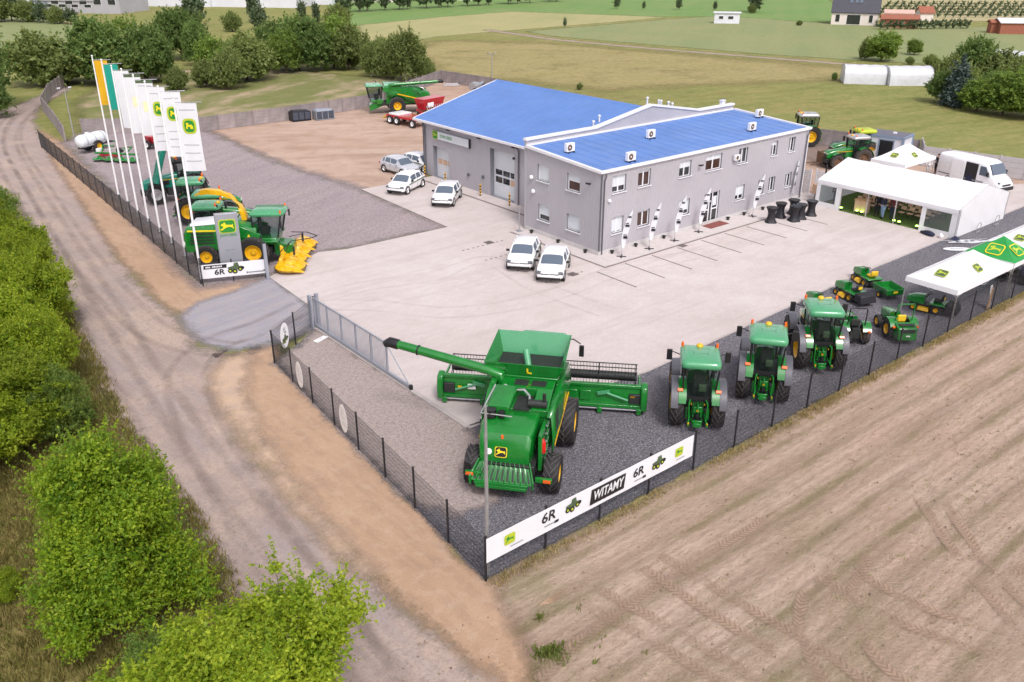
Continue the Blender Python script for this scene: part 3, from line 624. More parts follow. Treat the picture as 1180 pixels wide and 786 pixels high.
def build_building():
    W, D = 22.5, 7.42
    off = thing('office_building', 'two storey pale grey clad office block with flat blue roof and small windows', 'building', (0, 0, 0))
    up = [(1.0, 2.26), (3.39, 4.58), (7.45, 8.68), (10.24, 12.0), (13.91, 14.95), (17.81, 18.6), (20.05, 20.82)]
    lo = [(1.1, 2.2), (3.55, 4.72), (7.72, 8.85), (14.0, 15.05), (16.72, 17.45), (18.02, 18.8), (20.15, 20.93)]
    HF = [(a, b, 3.97, 5.08) for a, b in up] + [(a, b, 1.2, 2.32) for a, b in lo] + [(10.47, 12.14, .02, 2.34)]
    HL = [(D - 6.2, D - 5.0, 3.8, 4.93), (D - 3.2, D - 1.96, 3.76, 4.88), (D - 6.08, D - 4.9, 1.05, 2.17), (D - 3.1, D - 1.83, 1.05, 2.15)]
    mb = MB(); wall_cells(mb, 'clad_x', (0, 0, 0), (1, 0, 0), (0, -1, 0), W, .0, 5.50, HF)
    part('front_wall', mb, off, smooth=0)
    mb = MB(); wall_cells(mb, 'clad_y', (0, D, 0), (0, -1, 0), (-1, 0, 0), D, .0, 5.50, HL)
    mb.use('clad_y').quad((0, D, 5.5), (0, 0, 5.5), (0, 0, 5.5), (0, D, 5.95))
    part('side_wall', mb, off, smooth=0)
    mb = MB('clad_y').quad((W, 0, 0), (W, D, 0), (W, D, 5.95), (W, 0, 5.5)); part('side_wall', mb, off, smooth=0)
    # back parapet with the raised gable in the middle
    mb = MB('clad_x'); pts = [(-.02, 0), (W + .02, 0), (W + .02, 6.30), (18.2, 6.30), (12.45, 7.30), (6.6, 6.30), (-.02, 6.30)]
    mb.prism(pts, 'y', D - .01, D + .16); part('parapet_wall', mb, off, smooth=0)
    tp = [(-.08, 6.30), (6.6, 6.30), (12.45, 7.30), (18.2, 6.30), (W + .08, 6.30)]
    mb = MB('trim')
    for (x0, z0), (x1, z1) in zip(tp, tp[1:]):
        mb.hexa([(x0, D - .10, z0 + .003), (x1, D - .10, z1 + .003), (x1, D + .26, z1 + .003), (x0, D + .26, z0 + .003)], [(x0, D - .10, z0 + .15), (x1, D - .10, z1 + .15), (x1, D + .26, z1 + .15), (x0, D + .26, z0 + .15)])
    part('parapet_coping', mb, off, smooth=0)
    # roof sheet and trims
    mb = MB('roofblue').hexa([(.05, .05, 5.46), (W - .05, .05, 5.46), (W - .05, D - .02, 5.86), (.05, D - .02, 5.86)], [(.05, .05, 5.53), (W - .05, .05, 5.53), (W - .05, D - .02, 5.93), (.05, D - .02, 5.93)])
    rf = part('roof', mb, off, smooth=0)
    rb = MB('roofblue')
    for i in range(1, 23): x = 1.*i - .25; rb.hexa([(x - .04, .08, 5.525), (x + .04, .08, 5.525), (x + .04, D - .14, 5.922), (x - .04, D - .14, 5.922)], [(x - .02, .08, 5.55), (x + .02, .08, 5.55), (x + .02, D - .14, 5.947), (x - .02, D - .14, 5.947)])
    part('seams', rb, rf, smooth=0)
    mb = MB('trim')
    mb.box(-.16, W + .16, -.16, .06, 5.44, 5.60)
    mb.hexa([(-.16, .062, 5.44), (.06, .062, 5.44), (.06, D - .11, 5.86), (-.16, D - .11, 5.86)], [(-.16, .062, 5.61), (.06, .062, 5.61), (.06, D - .11, 6.05), (-.16, D - .11, 6.05)])
    mb.hexa([(W - .06, .062, 5.44), (W + .16, .062, 5.44), (W + .16, D - .11, 5.86), (W - .06, D - .11, 5.86)], [(W - .06, .062, 5.61), (W + .16, .062, 5.61), (W + .16, D - .11, 6.05), (W - .06, D - .11, 6.05)])
    mb.box(.08, W - .08, D - .13, D - .012, 5.94, 6.06)
    part('roof_edge', mb, off, smooth=0)
    mb = MB('plinth'); mb.box(-.05, W + .05, -.05, -.006, -.05, .26); mb.box(-.05, -.006, -.006, D, -.05, .262)
    part('plinth', mb, off, smooth=0)
    bl = {0: .68, 1: .15, 2: .45, 3: .35, 4: 0, 5: .3, 6: 0, 7: .95, 8: .1, 9: .75, 10: .72, 11: 0, 12: 0, 13: .1}
    for i, h in enumerate(HF[:-1]):
        window(off, (0, 0, 0), (1, 0, 0), (0, -1, 0), h, .17, bl[i], 2, 'panewarm' if i in (1, 8, 3) else 'pane')
    for i, h in enumerate(HL):
        window(off, (0, D, 0), (0, -1, 0), (-1, 0, 0), h, .17, (.97, .45, .68, .97)[i], 1, 'panewarm' if i == 1 else 'pane')
    # glazed entrance door
    h = HF[-1]; mb = MB('frame'); a, b, c, e = h; y = .10
    for x0, x1, z0, z1 in ((a, b, e - .09, e), (a, a + .09, c, e - .09), (b - .09, b, c, e - .09), (a + .62, a + .72, c, e - .09), (b - .70, b - .62, c, e - .09), (a + .09, a + .62, 1.0, 1.09), (b - .62, b - .09, 1.0, 1.09), (a + .09, b - .09, c, c + .12)):
        mb.box(x0, x1, y, y + .07, z0, z1)
    dr = part('entrance_door', mb, off, smooth=0)
    part('pane', MB('pane').box(a + .05, b - .05, y + .03, y + .045, .1, e - .05), dr, smooth=0)
    mb = MB('blind')
    for x0, x1, z0, z1 in ((a + .14, a + .55, 1.5, 2.0), (b - .56, b - .16, 1.25, 1.95), (a + .80, b - .80, 1.55, 1.7)): mb.box(x0, x1, y + .022, y + .028, z0, z1)
    part('door_sticker', mb, dr, smooth=0)
    part('handle', MB('steel').tube([(a + .82, y - .06, .8), (a + .82, y - .06, 1.4)], .018, 6), dr)
    # drain pipes, wall lamps, cameras and vents
    for x in (.22, W - .22):
        part('drain_pipe', MB('pipe').tube([(x, -.22, 5.42), (x, -.20, 5.2), (x, -.09, 4.95), (x, -.09, .05)], .05, 8), off)
    part('corner_trim', MB('pipe').box(-.04, .05, -.065, -.004, .27, 5.43), off, smooth=0)
    part('corner_trim', MB('trim').box(W - .03, W + .045, -.065, -.004, .27, 5.43), off, smooth=0)
    def lamp(o, p, n_):
        n_ = Vector(n_); p = Vector(p); mb = MB('black'); mb.tube([p, p + n_*.18 + Vector((0, 0, .06))], .03, 6)
        s = n_.cross(Vector((0, 0, 1))); q = p + n_*.26 + Vector((0, 0, .04)); mb.obox(q, .34 if abs(s.x) > .5 else .12, .34 if abs(s.y) > .5 else .12, .09); part('wall_lamp', mb, o, smooth=0)
    lamp(off, (9.45, 0, 4.55), (0, -1, 0)); lamp(off, (0, .95, 4.6), (-1, 0, 0))
    for p in ((.75, -.07, 3.55),): part('camera', MB('white').ball(p, .12), off)
    for y, z in ((6.75, 3.9), (6.55, 2.95)): part('vent_hood', MB('white').ball((-.09, y, z), .12, .16, .16), off)
    for x in (5.0, 8.1, 12.6): pass
    # low black floor lamps round the plinth
    gl = 0
    for x, y, lab in ((-.32, 6.4, 'small black path lamp at the plinth, left wall, farthest from the corner'), (-.32, 3.6, 'small black path lamp at the plinth in the middle of the left wall'), (-.32, .9, 'small black path lamp at the plinth just left of the near corner'), (.95, -.32, 'small black path lamp at the plinth just right of the near corner'),
                 (3.2, -.32, 'small black path lamp behind the second feather flag'), (6.0, -.32, 'small black path lamp beside the third feather flag'), (13.0, -.32, 'small black path lamp just right of the entrance mat'), (14.9, -.32, 'small black path lamp beside the fifth feather flag'), (17.2, -.32, 'small black path lamp behind the cocktail tables')):
        t = thing('path_lamp', lab, 'lamp', (x, y, 0), 0, 'path lamps along the plinth')
        part('post', MB('black').box(-.07, .07, -.07, .07, 0, .14), t, smooth=0); part('lamp_head', MB('dark').box(-.10, .10, -.10, .10, .143, .24), t, smooth=0)
    mb = MB('mat_red').box(10.3, 12.35, -.95, -.08, .004, .03); tag(link('door_mat', mb.mesh('door_mat', 0)), 'dull red entrance mat in front of the glazed door', 'mat')
    # paving strip round the plinth
    fm = M('pale paving slab', (.50, .455, .44), .9, 0, .1, 2)
    flat('pavement', [(-1.2, -1.85), (23.6, -1.85), (23.6, -.06), (-.06, -.06), (-.06, 7.5), (-1.2, 7.5)], .012, fm)
    # rooftop air conditioners
    ac = thing('air_conditioner', 'white air conditioner on the blue roof nearest the left end', 'air conditioner', (1.45, 4.6, 5.73), 0, 'air conditioners on the blue roof')
    ac.scale = (.82,)*3
    part('housing', MB('white').box(-.45, .45, -.17, .17, .09, .78), ac, bevel=.03)
    fan = part('fan_grille', MB('brownsteel').lathe([(0, -.178), (.24, -.178), (.26, -.172)], (-.12, 0, .43), 'y', 20), ac); part('fan_hub', MB('white').lathe([(0, -.188), (.07, -.188), (.07, -.178)], (-.12, 0, .43), 'y', 12), fan)
    for x in (-.3, .3): part('foot', MB('black').box(x - .05, x + .05, -.3, .3, 0, .088), ac, smooth=0)
    for (x, y), lab in (((3.35, .75), 'white air conditioner at the front edge of the blue roof above the corner windows'), ((9.1, 4.3), 'white air conditioner in the middle of the blue roof below the gable'), ((17.6, 1.8), 'white air conditioner near the front right of the blue roof'), ((22.0, 4.4), 'white air conditioner overlapping the far right roof edge')):
        dup(ac, None, (x, y, 5.53 + .40*(y - .05)/7.35 + .0), 0, lab)
    ac.location.z = 5.53 + .40*(4.55)/7.35
    t = thing('wall_air_conditioner', 'air conditioner bracketed on the front wall between upper windows', 'air conditioner', (13.45, 0, 4.55)); t.scale = (.72,)*3
    part('housing', MB('trim').box(-.38, .38, -.42, -.12, -.25, .28), t, bevel=.02); part('fan_grille', MB('brownsteel').lathe([(0, -.432), (.2, -.432), (.2, -.42)], (-.08, 0, .02), 'y', 16), t)
    part('bracket', MB('steel').box(-.3, .3, -.4, -.004, -.30, -.252), t, smooth=0)

    # ---- workshop hall
    hall = thing('workshop_hall', 'large grey workshop hall with blue gabled roof and sectional doors', 'building', (0, 0, 0))
    X0, X1, Y0, Y1, XR = 3.55, 21.3, D + .17, 25.55, 12.42
    ze, zr = 4.75, 7.02
    HS = [(25.55 - 24.15, 25.55 - 21.82, .02, 2.72), (25.55 - 16.1, 25.55 - 13.05, .02, 3.86)]
    mb = MB(); wall_cells(mb, 'clad_y', (X0, Y1, 0), (0, -1, 0), (-1, 0, 0), Y1 - Y0, .0, ze, HS, .45); part('side_wall', mb, hall, smooth=0)
    mb = MB('clad_y').quad((X1, Y0, 0), (X1, Y1, 0), (X1, Y1, ze), (X1, Y0, ze)); part('side_wall', mb, hall, smooth=0)
    mb = MB('clad_x').poly([(X0, Y1, 0), (X1, Y1, 0), (X1, Y1, ze), (XR, Y1, zr), (X0, Y1, ze)]); part('gable_wall', mb, hall, smooth=0)
    ov, oy = .35, .85
    zo = ze - ov*(zr - ze)/(XR - X0)
    for xa, xb in ((X0 - ov, XR), (X1 + ov, XR)):
        mb = MB('roofblue2').hexa([(xa, Y0 + .1, zo + .02), (xb, Y0 + .1, zr + .02), (xb, Y1 + oy, zr + .02), (xa, Y1 + oy, zo + .02)], [(xa, Y0 + .1, zo + .12), (xb, Y0 + .1, zr + .12), (xb, Y1 + oy, zr + .12), (xa, Y1 + oy, zo + .12)])
        rf = part('roof', mb, hall, smooth=0); rb = MB('roofblue2'); y = Y0 + .5
        while y < Y1 + oy - .1: rb.hexa([(xa, y - .03, zo + .115), (xb, y - .03, zr + .115), (xb, y + .03, zr + .115), (xa, y + .03, zo + .115)], [(xa, y - .02, zo + .138), (xb, y - .02, zr + .138), (xb, y + .02, zr + .138), (xa, y + .02, zo + .138)]); y += 1.
        part('seams', rb, rf, smooth=0)
    mb = MB('roofblue2').hexa([(XR - .35, Y0 + .1, zr + .035), (XR + .35, Y0 + .1, zr + .035), (XR + .35, Y1 + oy, zr + .035), (XR - .35, Y1 + oy, zr + .035)], [(XR - .02, Y0 + .1, zr + .16), (XR + .02, Y0 + .1, zr + .16), (XR + .02, Y1 + oy, zr + .16), (XR - .02, Y1 + oy, zr + .16)])
    part('ridge_cap', mb, hall, smooth=0)
    part('gutter', MB('trim').box(X0 - ov - .16, X0 - ov - .005, Y0 + .1, Y1 + oy, zo - .04, zo + .13), hall, smooth=0)
    part('gutter', MB('trim').box(X1 + ov + .005, X1 + ov + .16, Y0 + .1, Y1 + oy, zo - .04, zo + .13), hall, smooth=0)
    for xa, xb in ((X0 - ov, XR), (X1 + ov, XR)):
        part('verge_trim', MB('trim').hexa([(xa, Y1 + oy + .003, zo - .05), (xb, Y1 + oy + .003, zr - .05), (xb, Y1 + oy + .1, zr - .05), (xa, Y1 + oy + .1, zo - .05)], [(xa, Y1 + oy + .003, zo + .15), (xb, Y1 + oy + .003, zr + .15), (xb, Y1 + oy + .1, zr + .15), (xa, Y1 + oy + .1, zo + .15)]), hall, smooth=0)
    for (a, b, c, e), rows in zip(HS, (((1.15, 1.6),), ((1.15, 1.62), (1.78, 2.2)))):
        ya, yb = Y1 - b, Y1 - a
        dm = MB('doorpanel').box(X0 + .40, X0 + .46, ya, yb, c, e); d_ = part('sectional_door', dm, hall, smooth=0)
        for z0, z1 in rows:
            k = 3
            for i in range(k):
                y0 = ya + .12 + (yb - ya - .24)*i/k; y1 = y0 + (yb - ya - .24)/k - .12
                part('door_window', MB('plywood' if len(rows) == 1 else ('pane' if not (i == 0 and z0 < 1.5) else 'plywood')).box(X0 + .385, X0 + .405, y0, y1, z0, z1), d_, smooth=0)
    for y in (25.2, 12.45, 7.75): part('drain_pipe', MB('pipe').tube([(X0 - ov - .08, y, zo - .02), (X0 - .2, y, zo - .25), (X0 - .09, y, zo - .45), (X0 - .09, y, .05)], .055, 8), hall)
    part('corner_trim', MB('pipe').box(X0 - .05, X0 + .05, Y1 - .05, Y1 + .05, 0, ze - .05), hall, smooth=0)
    for y in (21.5, 17.3, 12.9): lamp(hall, (X0, y, 4.42), (-1, 0, 0))
    for y, z in ((19.0, 1.15), (17.0, 1.35)): part('vent_hood', MB('pipe').box(X0 - .12, X0 - .004, y - .12, y + .12, z - .12, z + .12), hall, smooth=0)
    part('camera', MB('black').ball((X0 - .16, 12.95, 3.6), .11), hall)
    # lit-letter sign box over the doors
    sg = thing('wall_sign', 'long pale company sign with round emblem high on the hall wall', 'sign', (X0 - .004, 21.3, 3.75))
    part('panel', MB('greysign').box(-.16, 0, -2.6, 2.55, -.36, .36), sg, smooth=0)
    part('face', MB('blind').box(-.17, -.161, -2.5, 2.5, -.32, .32), sg, smooth=0)
    mt = plane_mtx((-.172, 2.2, 0), (0, -1, 0), (0, 0, 1))
    part('emblem', emblem_mb(.78, .70, 'emlime', 'emgreen', 'emlime').xf(mt), sg)
    part('lettering', text_mb('JOHN DEERE', .36, 'emgreen', 1.75, .006).xf(plane_mtx((-.172, .62, .0), (0, -1, 0), (0, 0, 1))), sg, smooth=0)
    part('end_panel', MB('black').box(-.172, 0, -2.66, -2.603, -.37, .37), sg, smooth=0)
    # bollards
    bl0 = None
    for x, y, lab in ((2.9, 16.6, 'yellow black striped bollard left of the tall hall door'), (2.9, 12.85, 'yellow black striped bollard right of the tall hall door'), (2.9, 21.5, 'yellow black striped bollard right of the small hall door'), (2.9, 24.6, 'yellow black striped bollard at the hall corner behind the white cars')):
        t = thing('bollard', lab, 'bollard', (x, y, 0), 0, 'striped bollards at the hall doors') if bl0 is None else dup(bl0, None, (x, y, 0), 0, lab)
        if bl0 is None:
            bl0 = t; mb = MB()
            for i in range(8): mb.use('yellow' if i % 2 else 'black').tube([(0, 0, i*.12), (0, 0, (i + 1)*.12)], .07, 10)
            part('post', mb, t)
    # small roof stacks behind the parapet
    st0 = None
    for i, (x, y, z, lab) in enumerate(((13.9, 9.2, 6.95, 'short white roof pipe first behind the gable apex'), (15.3, 9.0, 6.6, 'short white roof pipe second behind the gable'), (15.7, 9.6, 6.5, 'taller white roof pipe among those behind the gable'), (16.2, 9.0, 6.4, 'short white roof pipe fourth behind the gable'), (16.9, 9.2, 6.2, 'short white roof pipe farthest right behind the gable'),
                                        (4.4, 8.3, 5.1, 'small white roof pipe on the hall slope near the left parapet'), (6.6, 8.6, 5.7, 'small white roof pipe on the hall slope left of the gable'), (7.9, 9.0, 6.0, 'small white roof pipe nearer the left gable foot'), (8.9, 9.4, 6.25, 'small white roof pipe beside the left gable slope'))):
        if st0 is None:
            st0 = t = thing('roof_pipe', lab, 'pipe', (x, y, z - .1), 0, 'white pipes on the hall roof'); part('pipe', MB('trim').tube([(0, 0, 0), (0, 0, .62)], .07, 8), t); part('cowl', MB('trim').lathe([(0, .78), (.12, .72), (.12, .63), (0, .63)], n=10), t)
        else: dup(st0, None, (x, y, z - (.25 if i > 4 else .1)), 0, lab)
    t = thing('roof_chimney', 'grey metal chimney pipe at the right end of the parapet', 'chimney', (21.9, 8.1, 5.2)); part('pipe', MB('pipe').tube([(0, 0, 0), (0, 0, 1.5)], .11, 10), t); part('cowl', MB('pipe').lathe([(0, 1.62), (.16, 1.55), (.16, 1.5), (0, 1.5)], n=10), t)
    t = thing('roof_vent', 'square white vent on the right parapet coping', 'vent', (21.2, 7.55, 6.46)); part('housing', MB('trim').box(-.2, .2, -.14, .14, 0, .3), t, smooth=0)
    part('lid', MB('trim').box(-.25, .25, -.18, .18, .303, .36), t, smooth=0)
    # small mast by the office's left back corner
    t = thing('sign_post', 'thin grey post standing by the left back corner of the office', 'post', (-.7, 7.3, 0)); part('pole', MB('steel').tube([(0, 0, 0), (0, 0, 1.6)], .035, 8), t); part('base', MB('steel').box(-.2, .2, -.2, .2, 0, .05), t, smooth=0)
# ------------------------------------------------------------------ fences, gate, flags, signs
def mesh_panel(L, h, wires=True):
    mb = MB('fencepost'); r = .0030
    n = max(2, int(L/.05))
    for i in range(1, n):
        x = L*i/n; mb.add([(x - r, -r, .06), (x + r, -r, .06), (x, r, .06), (x - r, -r, h), (x + r, -r, h), (x, r, h)], [(0, 1, 4, 3), (1, 2, 5, 4), (2, 0, 3, 5)])
    for z in [.07 + (h - .09)*i/8 for i in range(9)]:
        q = r*1.5; mb.add([(0, -q, z - q), (0, q, z - q), (0, 0, z + q), (L, -q, z - q), (L, q, z - q), (L, 0, z + q)], [(0, 1, 4, 3), (1, 2, 5, 4), (2, 0, 3, 5)])
    return mb.mesh('mesh_panel', 0)
def mesh_fence(label, pts, hp, mesh_h=None, flags=None):
    root = thing('mesh_fence', label, 'fence', (*pts[0], 0))
    pm = MB('fencepost').box(-.035, .035, -.025, .025, -.1, hp).use('black').box(-.045, .045, -.035, .035, hp, hp + .03).mesh('post', 0)
    cache = {}
    o0 = Vector((*pts[0], 0))
    for i, p in enumerate(pts):
        P = Vector((*p, 0)); q = pts[min(i + 1, len(pts) - 1)] if i < len(pts) - 1 else pts[i - 1]
        d = Vector(q) - Vector(p); a = math.atan2(d.y, d.x)
        link('post', pm, root, P - o0, (0, 0, a))
        if i < len(pts) - 1:
            L = d.length; k = round(L, 1)
            if k not in cache: cache[k] = mesh_panel(L, mesh_h or hp - .06)
            link('mesh_panel', cache[k], root, P - o0, (0, 0, a))
    return root
def lerp_pts(a, b, n):
    return [(a[0] + (b[0] - a[0])*i/n, a[1] + (b[1] - a[1])*i/n) for i in range(n + 1)]

def concrete_fence(label, pts, h, mat, bay=2.05):
    root = thing('concrete_fence', label, 'fence', (*pts[0], 0)); o0 = Vector((*pts[0], 0))
    pm = MB(mat).box(-.07, .07, -.07, .07, -.1, h + .06).mesh('post', 0); cache = {}
    for a, b in zip(pts, pts[1:]):
        a, b = Vector(a), Vector(b); L = (b - a).length; n = max(1, round(L/bay)); ang = math.atan2((b - a).y, (b - a).x)
        k = round(L/n, 2)
        if k not in cache:
            mb = MB(mat); nz = 4
            for i in range(nz): mb.box(.07, L/n - .07, -.025, .025, i*h/nz + .006, (i + 1)*h/nz - .012)
            cache[k] = mb.mesh('panel', 0)
        for i in range(n):
            p = a + (b - a)*i/n; link('post', pm, root, Vector((*p, 0)) - o0, (0, 0, ang)); link('panel', cache[k], root, Vector((*p, 0)) - o0, (0, 0, ang))
    link('post', pm, root, Vector((*pts[-1], 0)) - o0, (0, 0, 0))
    return root

def build_site():
    # front and side mesh fences
    fx = [560, 629, 691.7, 748, 799.6, 846.7, 890, 931, 968.4, 1002.6, 1034, 1063.6, 1091, 1117.6, 1142, 1165.6]
    A, B_ = Vector(G(559.9, 668.9)), Vector(G(1165.6, 343.3))
    front = [tuple(A + (B_ - A)*i/15) for i in range(0, 20)]
    mesh_fence('long dark mesh fence beside the tilled field carrying the WITAMY banner', front, 1.72)
    Cc = G(316.5, 418.4)
    left = lerp_pts(tuple(A), Cc, 8)
    mesh_fence('dark mesh fence along the pale gravel with white oval signs', left[1:], 1.72)
    l0 = thing('mesh_fence', 'single dark mesh fence bay from the street lamp corner post', 'fence', (*left[0], 0))
    d = Vector(left[1]) - Vector(left[0]); link('mesh_panel', mesh_panel(d.length, 1.66), l0, (0, 0, 0), (0, 0, math.atan2(d.y, d.x)))
    mesh_fence('short dark mesh fence between corner and gate end behind oval tractor sign', [Cc, G(341, 396), G(364, 376.5)], 1.72)
    flag = [(-22.25, 10.9)] + [(-22.25 + 2.1*t, 10.9 + 2.5*i) for i, t in ((k, k/19) for k in range(1, 20))]
    mesh_fence('dark mesh fence with the row of flagpoles along the lane', flag, 1.72)
    # sliding gate
    g = thing('sliding_gate', 'long grey steel sliding gate with triangular tail frame', 'gate', (-19.92, 1.1, 0))
    L = 7.3; mb = MB('gate'); mb.box(-.05, .05, -9.2, 0, .10, .24); mb.box(-.035, .035, -L, 0, 1.66, 1.73)
    part('rail', mb, g, smooth=0)
    for i in range(6): part('upright', MB('gate').box(-.035, .035, -L*i/5 - .035, -L*i/5 + .035, .24, 1.66), g, smooth=0)
    br = MB('gate')
    for i in range(1, 66):
        if i % 13: br.box(-.011, .011, -L*i/65 - .011, -L*i/65 + .011, .24, 1.66)
    part('bars', br, g, smooth=0)
    part('tail_strut', MB('gate').tube([(0, -L, 1.66), (0, -9.15, .22)], .03, 6), g)
    part('roller', MB('black').box(-.07, .07, -9.34, -9.2, .06, .28), g, smooth=0)
    part('gate_post', MB('gate').box(-.28, -.12, -.1, .1, 0, 1.9), g, smooth=0)
    part('gate_post', MB('gate').box(.12, .28, -.1, .1, 0, 1.9), g, smooth=0)
    p = thing('gate_post', 'low grey gate catch post beside the white tractor banner', 'post', (*G(309, 322), 0)); part('post', MB('gate').box(-.09, .09, -.06, .06, 0, 2.3), p, smooth=0); part('camera', MB('black').ball((.0, 0, 2.36), .09), p)
    # banners
    def banner(label, O, d, L, h, z, parts, lean=0.):
        d = Vector((d[0], d[1], 0)).normalized(); nrm = Vector((d.y, -d.x, 0))
        o = thing('banner', label, 'banner', (O[0], O[1], 0))
        nseg = max(4, int(L/.5)); mb = MB('banner'); rings = []
        for i in range(nseg + 1):
            s = L*i/nseg; w = .012*sin(s*3.1) + .008*sin(s*7.7)
            rings.append([tuple(d*s + nrm*(.05 + w*.3) + Vector((0, 0, z + k*h))) for k in (0, .33, .66, 1)])
        mb.loft(rings, cap=False, closed=False)
        part('sheet', mb, o, smooth=60)
        for kind, s, zz, w, *ex in parts:
            m = plane_mtx(d*s + nrm*.068 + Vector((0, 0, z + zz)), d, (0, 0, 1))
            if kind == 'emblem': part('emblem', emblem_mb(w, w*.86, 'emlime', 'emgreen' if ex else 'emlime', 'emgreen' if not ex else 'emyellow', .003).xf(m), o)
            elif kind == 'tractor': part('tractor_print', tractor_print_mb(w).xf(m), o, smooth=0)
            elif kind == 'block': part('print_block', MB('ink').prism([(-w/2, -ex[0]/2), (w/2 - ex[0]*.12, -ex[0]/2), (w/2, ex[0]/2), (-w/2 + ex[0]*.12, ex[0]/2)], 'z', 0, .003).xf(m), o, smooth=0)
            elif kind == 'bars':
                mb = MB('banner'); x = -w/2
                for i, q in enumerate((.10, .08, .12, .0, .09, .11, .10, .08, .12, .09)):
                    if q: mb.box(x, x + q*.75, -.05, .04 + .02*(i % 2), .004, .0065)
                    x += max(q, .07)
                part('print_block', mb.xf(m), o, smooth=0)
            elif kind == 'line': part('print_line', MB('inkgrey').box(-w/2, w/2, -ex[0]/2, ex[0]/2, 0, .003).xf(m), o, smooth=0)
            else:
                txt, mat, wid, bold, shear = ex
                part('lettering', text_mb(txt, w, mat, wid, bold, shear, .002).xf(m @ Matrix.Translation((0, 0, .005))), o, smooth=0)
        return o
    fd = (B_ - A).normalized(); S = (B_ - A).length/15
    banner('long white WITAMY banner with 6R tractors on the fence by the field', tuple(A), tuple(fd), 3.9*S + .05, .95, .72,
           [('emblem', .95, .52, .46), ('line', 1.25, .2, .55, .03), ('text', 2.62, .60, .55, '6R', 'ink', .62, .008, .12), ('line', 2.7, .26, .50, .04), ('block', 3.0, .26, .20, .10), ('tractor', 3.75, .55, .80),
            ('block', 5.45, .48, 1.78, .62), ('text', 5.45, .48, .52, 'WITAMY', 'banner', 1.5, .008, .22),
            ('text', 7.0, .55, .50, '6R', 'ink', .56, .008, .12), ('line', 7.05, .22, .45, .04), ('block', 7.35, .22, .18, .10), ('tractor', 8.1, .50, .80), ('emblem', 9.25, .52, .44), ('line', 9.35, .2, .5, .03)])
    # banner at the flag fence corner
    O, E_ = Vector(G(231.5, 327)), Vector(G(306.5, 319.5)); d = (E_ - O).normalized()
    banner('white 6R tractor banner at the corner of the flagpole fence', tuple(O), tuple(d), (E_ - O).length, .88, .30,
           [('block', .95, .70, 1.35, .22), ('bars', .95, .70, 1.1), ('text', 1.15, .34, .46, '6R', 'ink', .60, .01, .08), ('tractor', 2.1, .48, 1.05), ('line', 3.25, .16, .9, .07), ('block', 2.75, .16, .08, .1), ('block', 3.75, .2, .08, .1)])
    mesh_fence('short mesh fence behind the corner 6R tractor banner', [tuple(O), tuple((O + E_)/2), tuple(E_)], 1.35)
    # oval signs
    def oval(label, p, d, w, h, z, faces):
        d = Vector((d[0], d[1], 0)).normalized(); nrm = Vector((d.y, -d.x, 0))
        o = thing('oval_sign', label, 'sign', (*p, 0), 0, None)
        m = plane_mtx(nrm*.06 + Vector((0, 0, z)), d, (0, 0, 1))
        pts = [(w/2*cos(2*pi*k/28), h/2*sin(2*pi*k/28)) for k in range(28)]
        part('board', MB('white').prism(pts, 'z', 0, .008).xf(m), o, smooth=0)
        if faces == 'tractor':
            part('tractor_print', tractor_print_mb(w*.8).xf(m @ Matrix.Translation((0, -.2, .009))), o, smooth=0)
            part('emblem', emblem_mb(.2, .17, 'ink', 'banner', 'ink', .003).xf(m @ Matrix.Translation((.02, .32, .009))), o); part('print_block', MB('ink').box(-.02, .14, .12, .19, .009, .012).xf(m), o, smooth=0)
        else:
            mb = MB('flaggrey')
            for i in range(6): mb.box(-w*.26, w*.26, h*(.26 - .1*i), h*(.275 - .1*i), .009, .0105)
            part('print_line', mb.xf(m), o, smooth=0)
        return o
    m0 = Vector(G(331, 406)); sd = Vector(G(341, 396)) - Vector(Cc)
    oval('white oval sign with a green tractor on the short fence by the gate', tuple((Vector(Cc) + Vector(G(341, 396)))/2), tuple(sd), .86, 1.35, .98, 'tractor')
    ld = (Vector(left[0]) - Vector(Cc)).normalized(); LS = (Vector(left[0]) - Vector(Cc)).length/8
    for k, lab in ((1.5, 'white oval sign on the gravel fence nearest the gate'), (3.5, 'white oval sign on the gravel fence nearest the big harvester')):
        oval(lab, tuple(Vector(Cc) + ld*LS*k), tuple(ld), .80, 1.30, .90, 'plain')
    # street lamps
    def lamp(label, p, h, r=.075, heads=True):
        t = thing('street_lamp', label, 'street lamp', (*p, 0), 0, 'street lamps')
        part('pole', MB('steel').tube([(0, 0, 0), (0, 0, .9), (0, 0, h)], [r, r*.9, r*.55], 10), t)
        part('cap', MB('steel').lathe([(0, h + .05), (r*.6, h + .04), (r*.62, h - .02)], n=10), t)
        for s in ((-1, 1) if heads else ()):
            part('bracket', MB('steel').box(min(0, s*.55), max(0, s*.55), -.025, .025, h - .1, h - .05), t, smooth=0)
            hd = part('lamp_head', MB('steel').obox((s*.5, .12, h + .12), .3, .38, .09, (R(-25), 0, 0)), t, smooth=0)
            part('lens', MB('hedge_lamp').obox((s*.5, .14, h + .068), .24, .3, .02, (R(-25), 0, 0)), hd, smooth=0)
    lamp('tall plain grey pole in front of the big harvester at the fence corner', (-24.98, -20.5), 6.2, .085, False)
    lamp('pale lamp post with two floodlights beside the white slurry tanker', G(88, 170), 5.6, .07)
    lamp('distant grey lamp post in the meadow behind the blue roof', G(567, 97), 4.1, .09)
    # flagpoles
    poles = [(136.6, 225), (147.3, 232.5), (159.1, 245), (171.2, 256), (184.8, 268), (198.3, 281), (214, 296), (231.8, 318)]
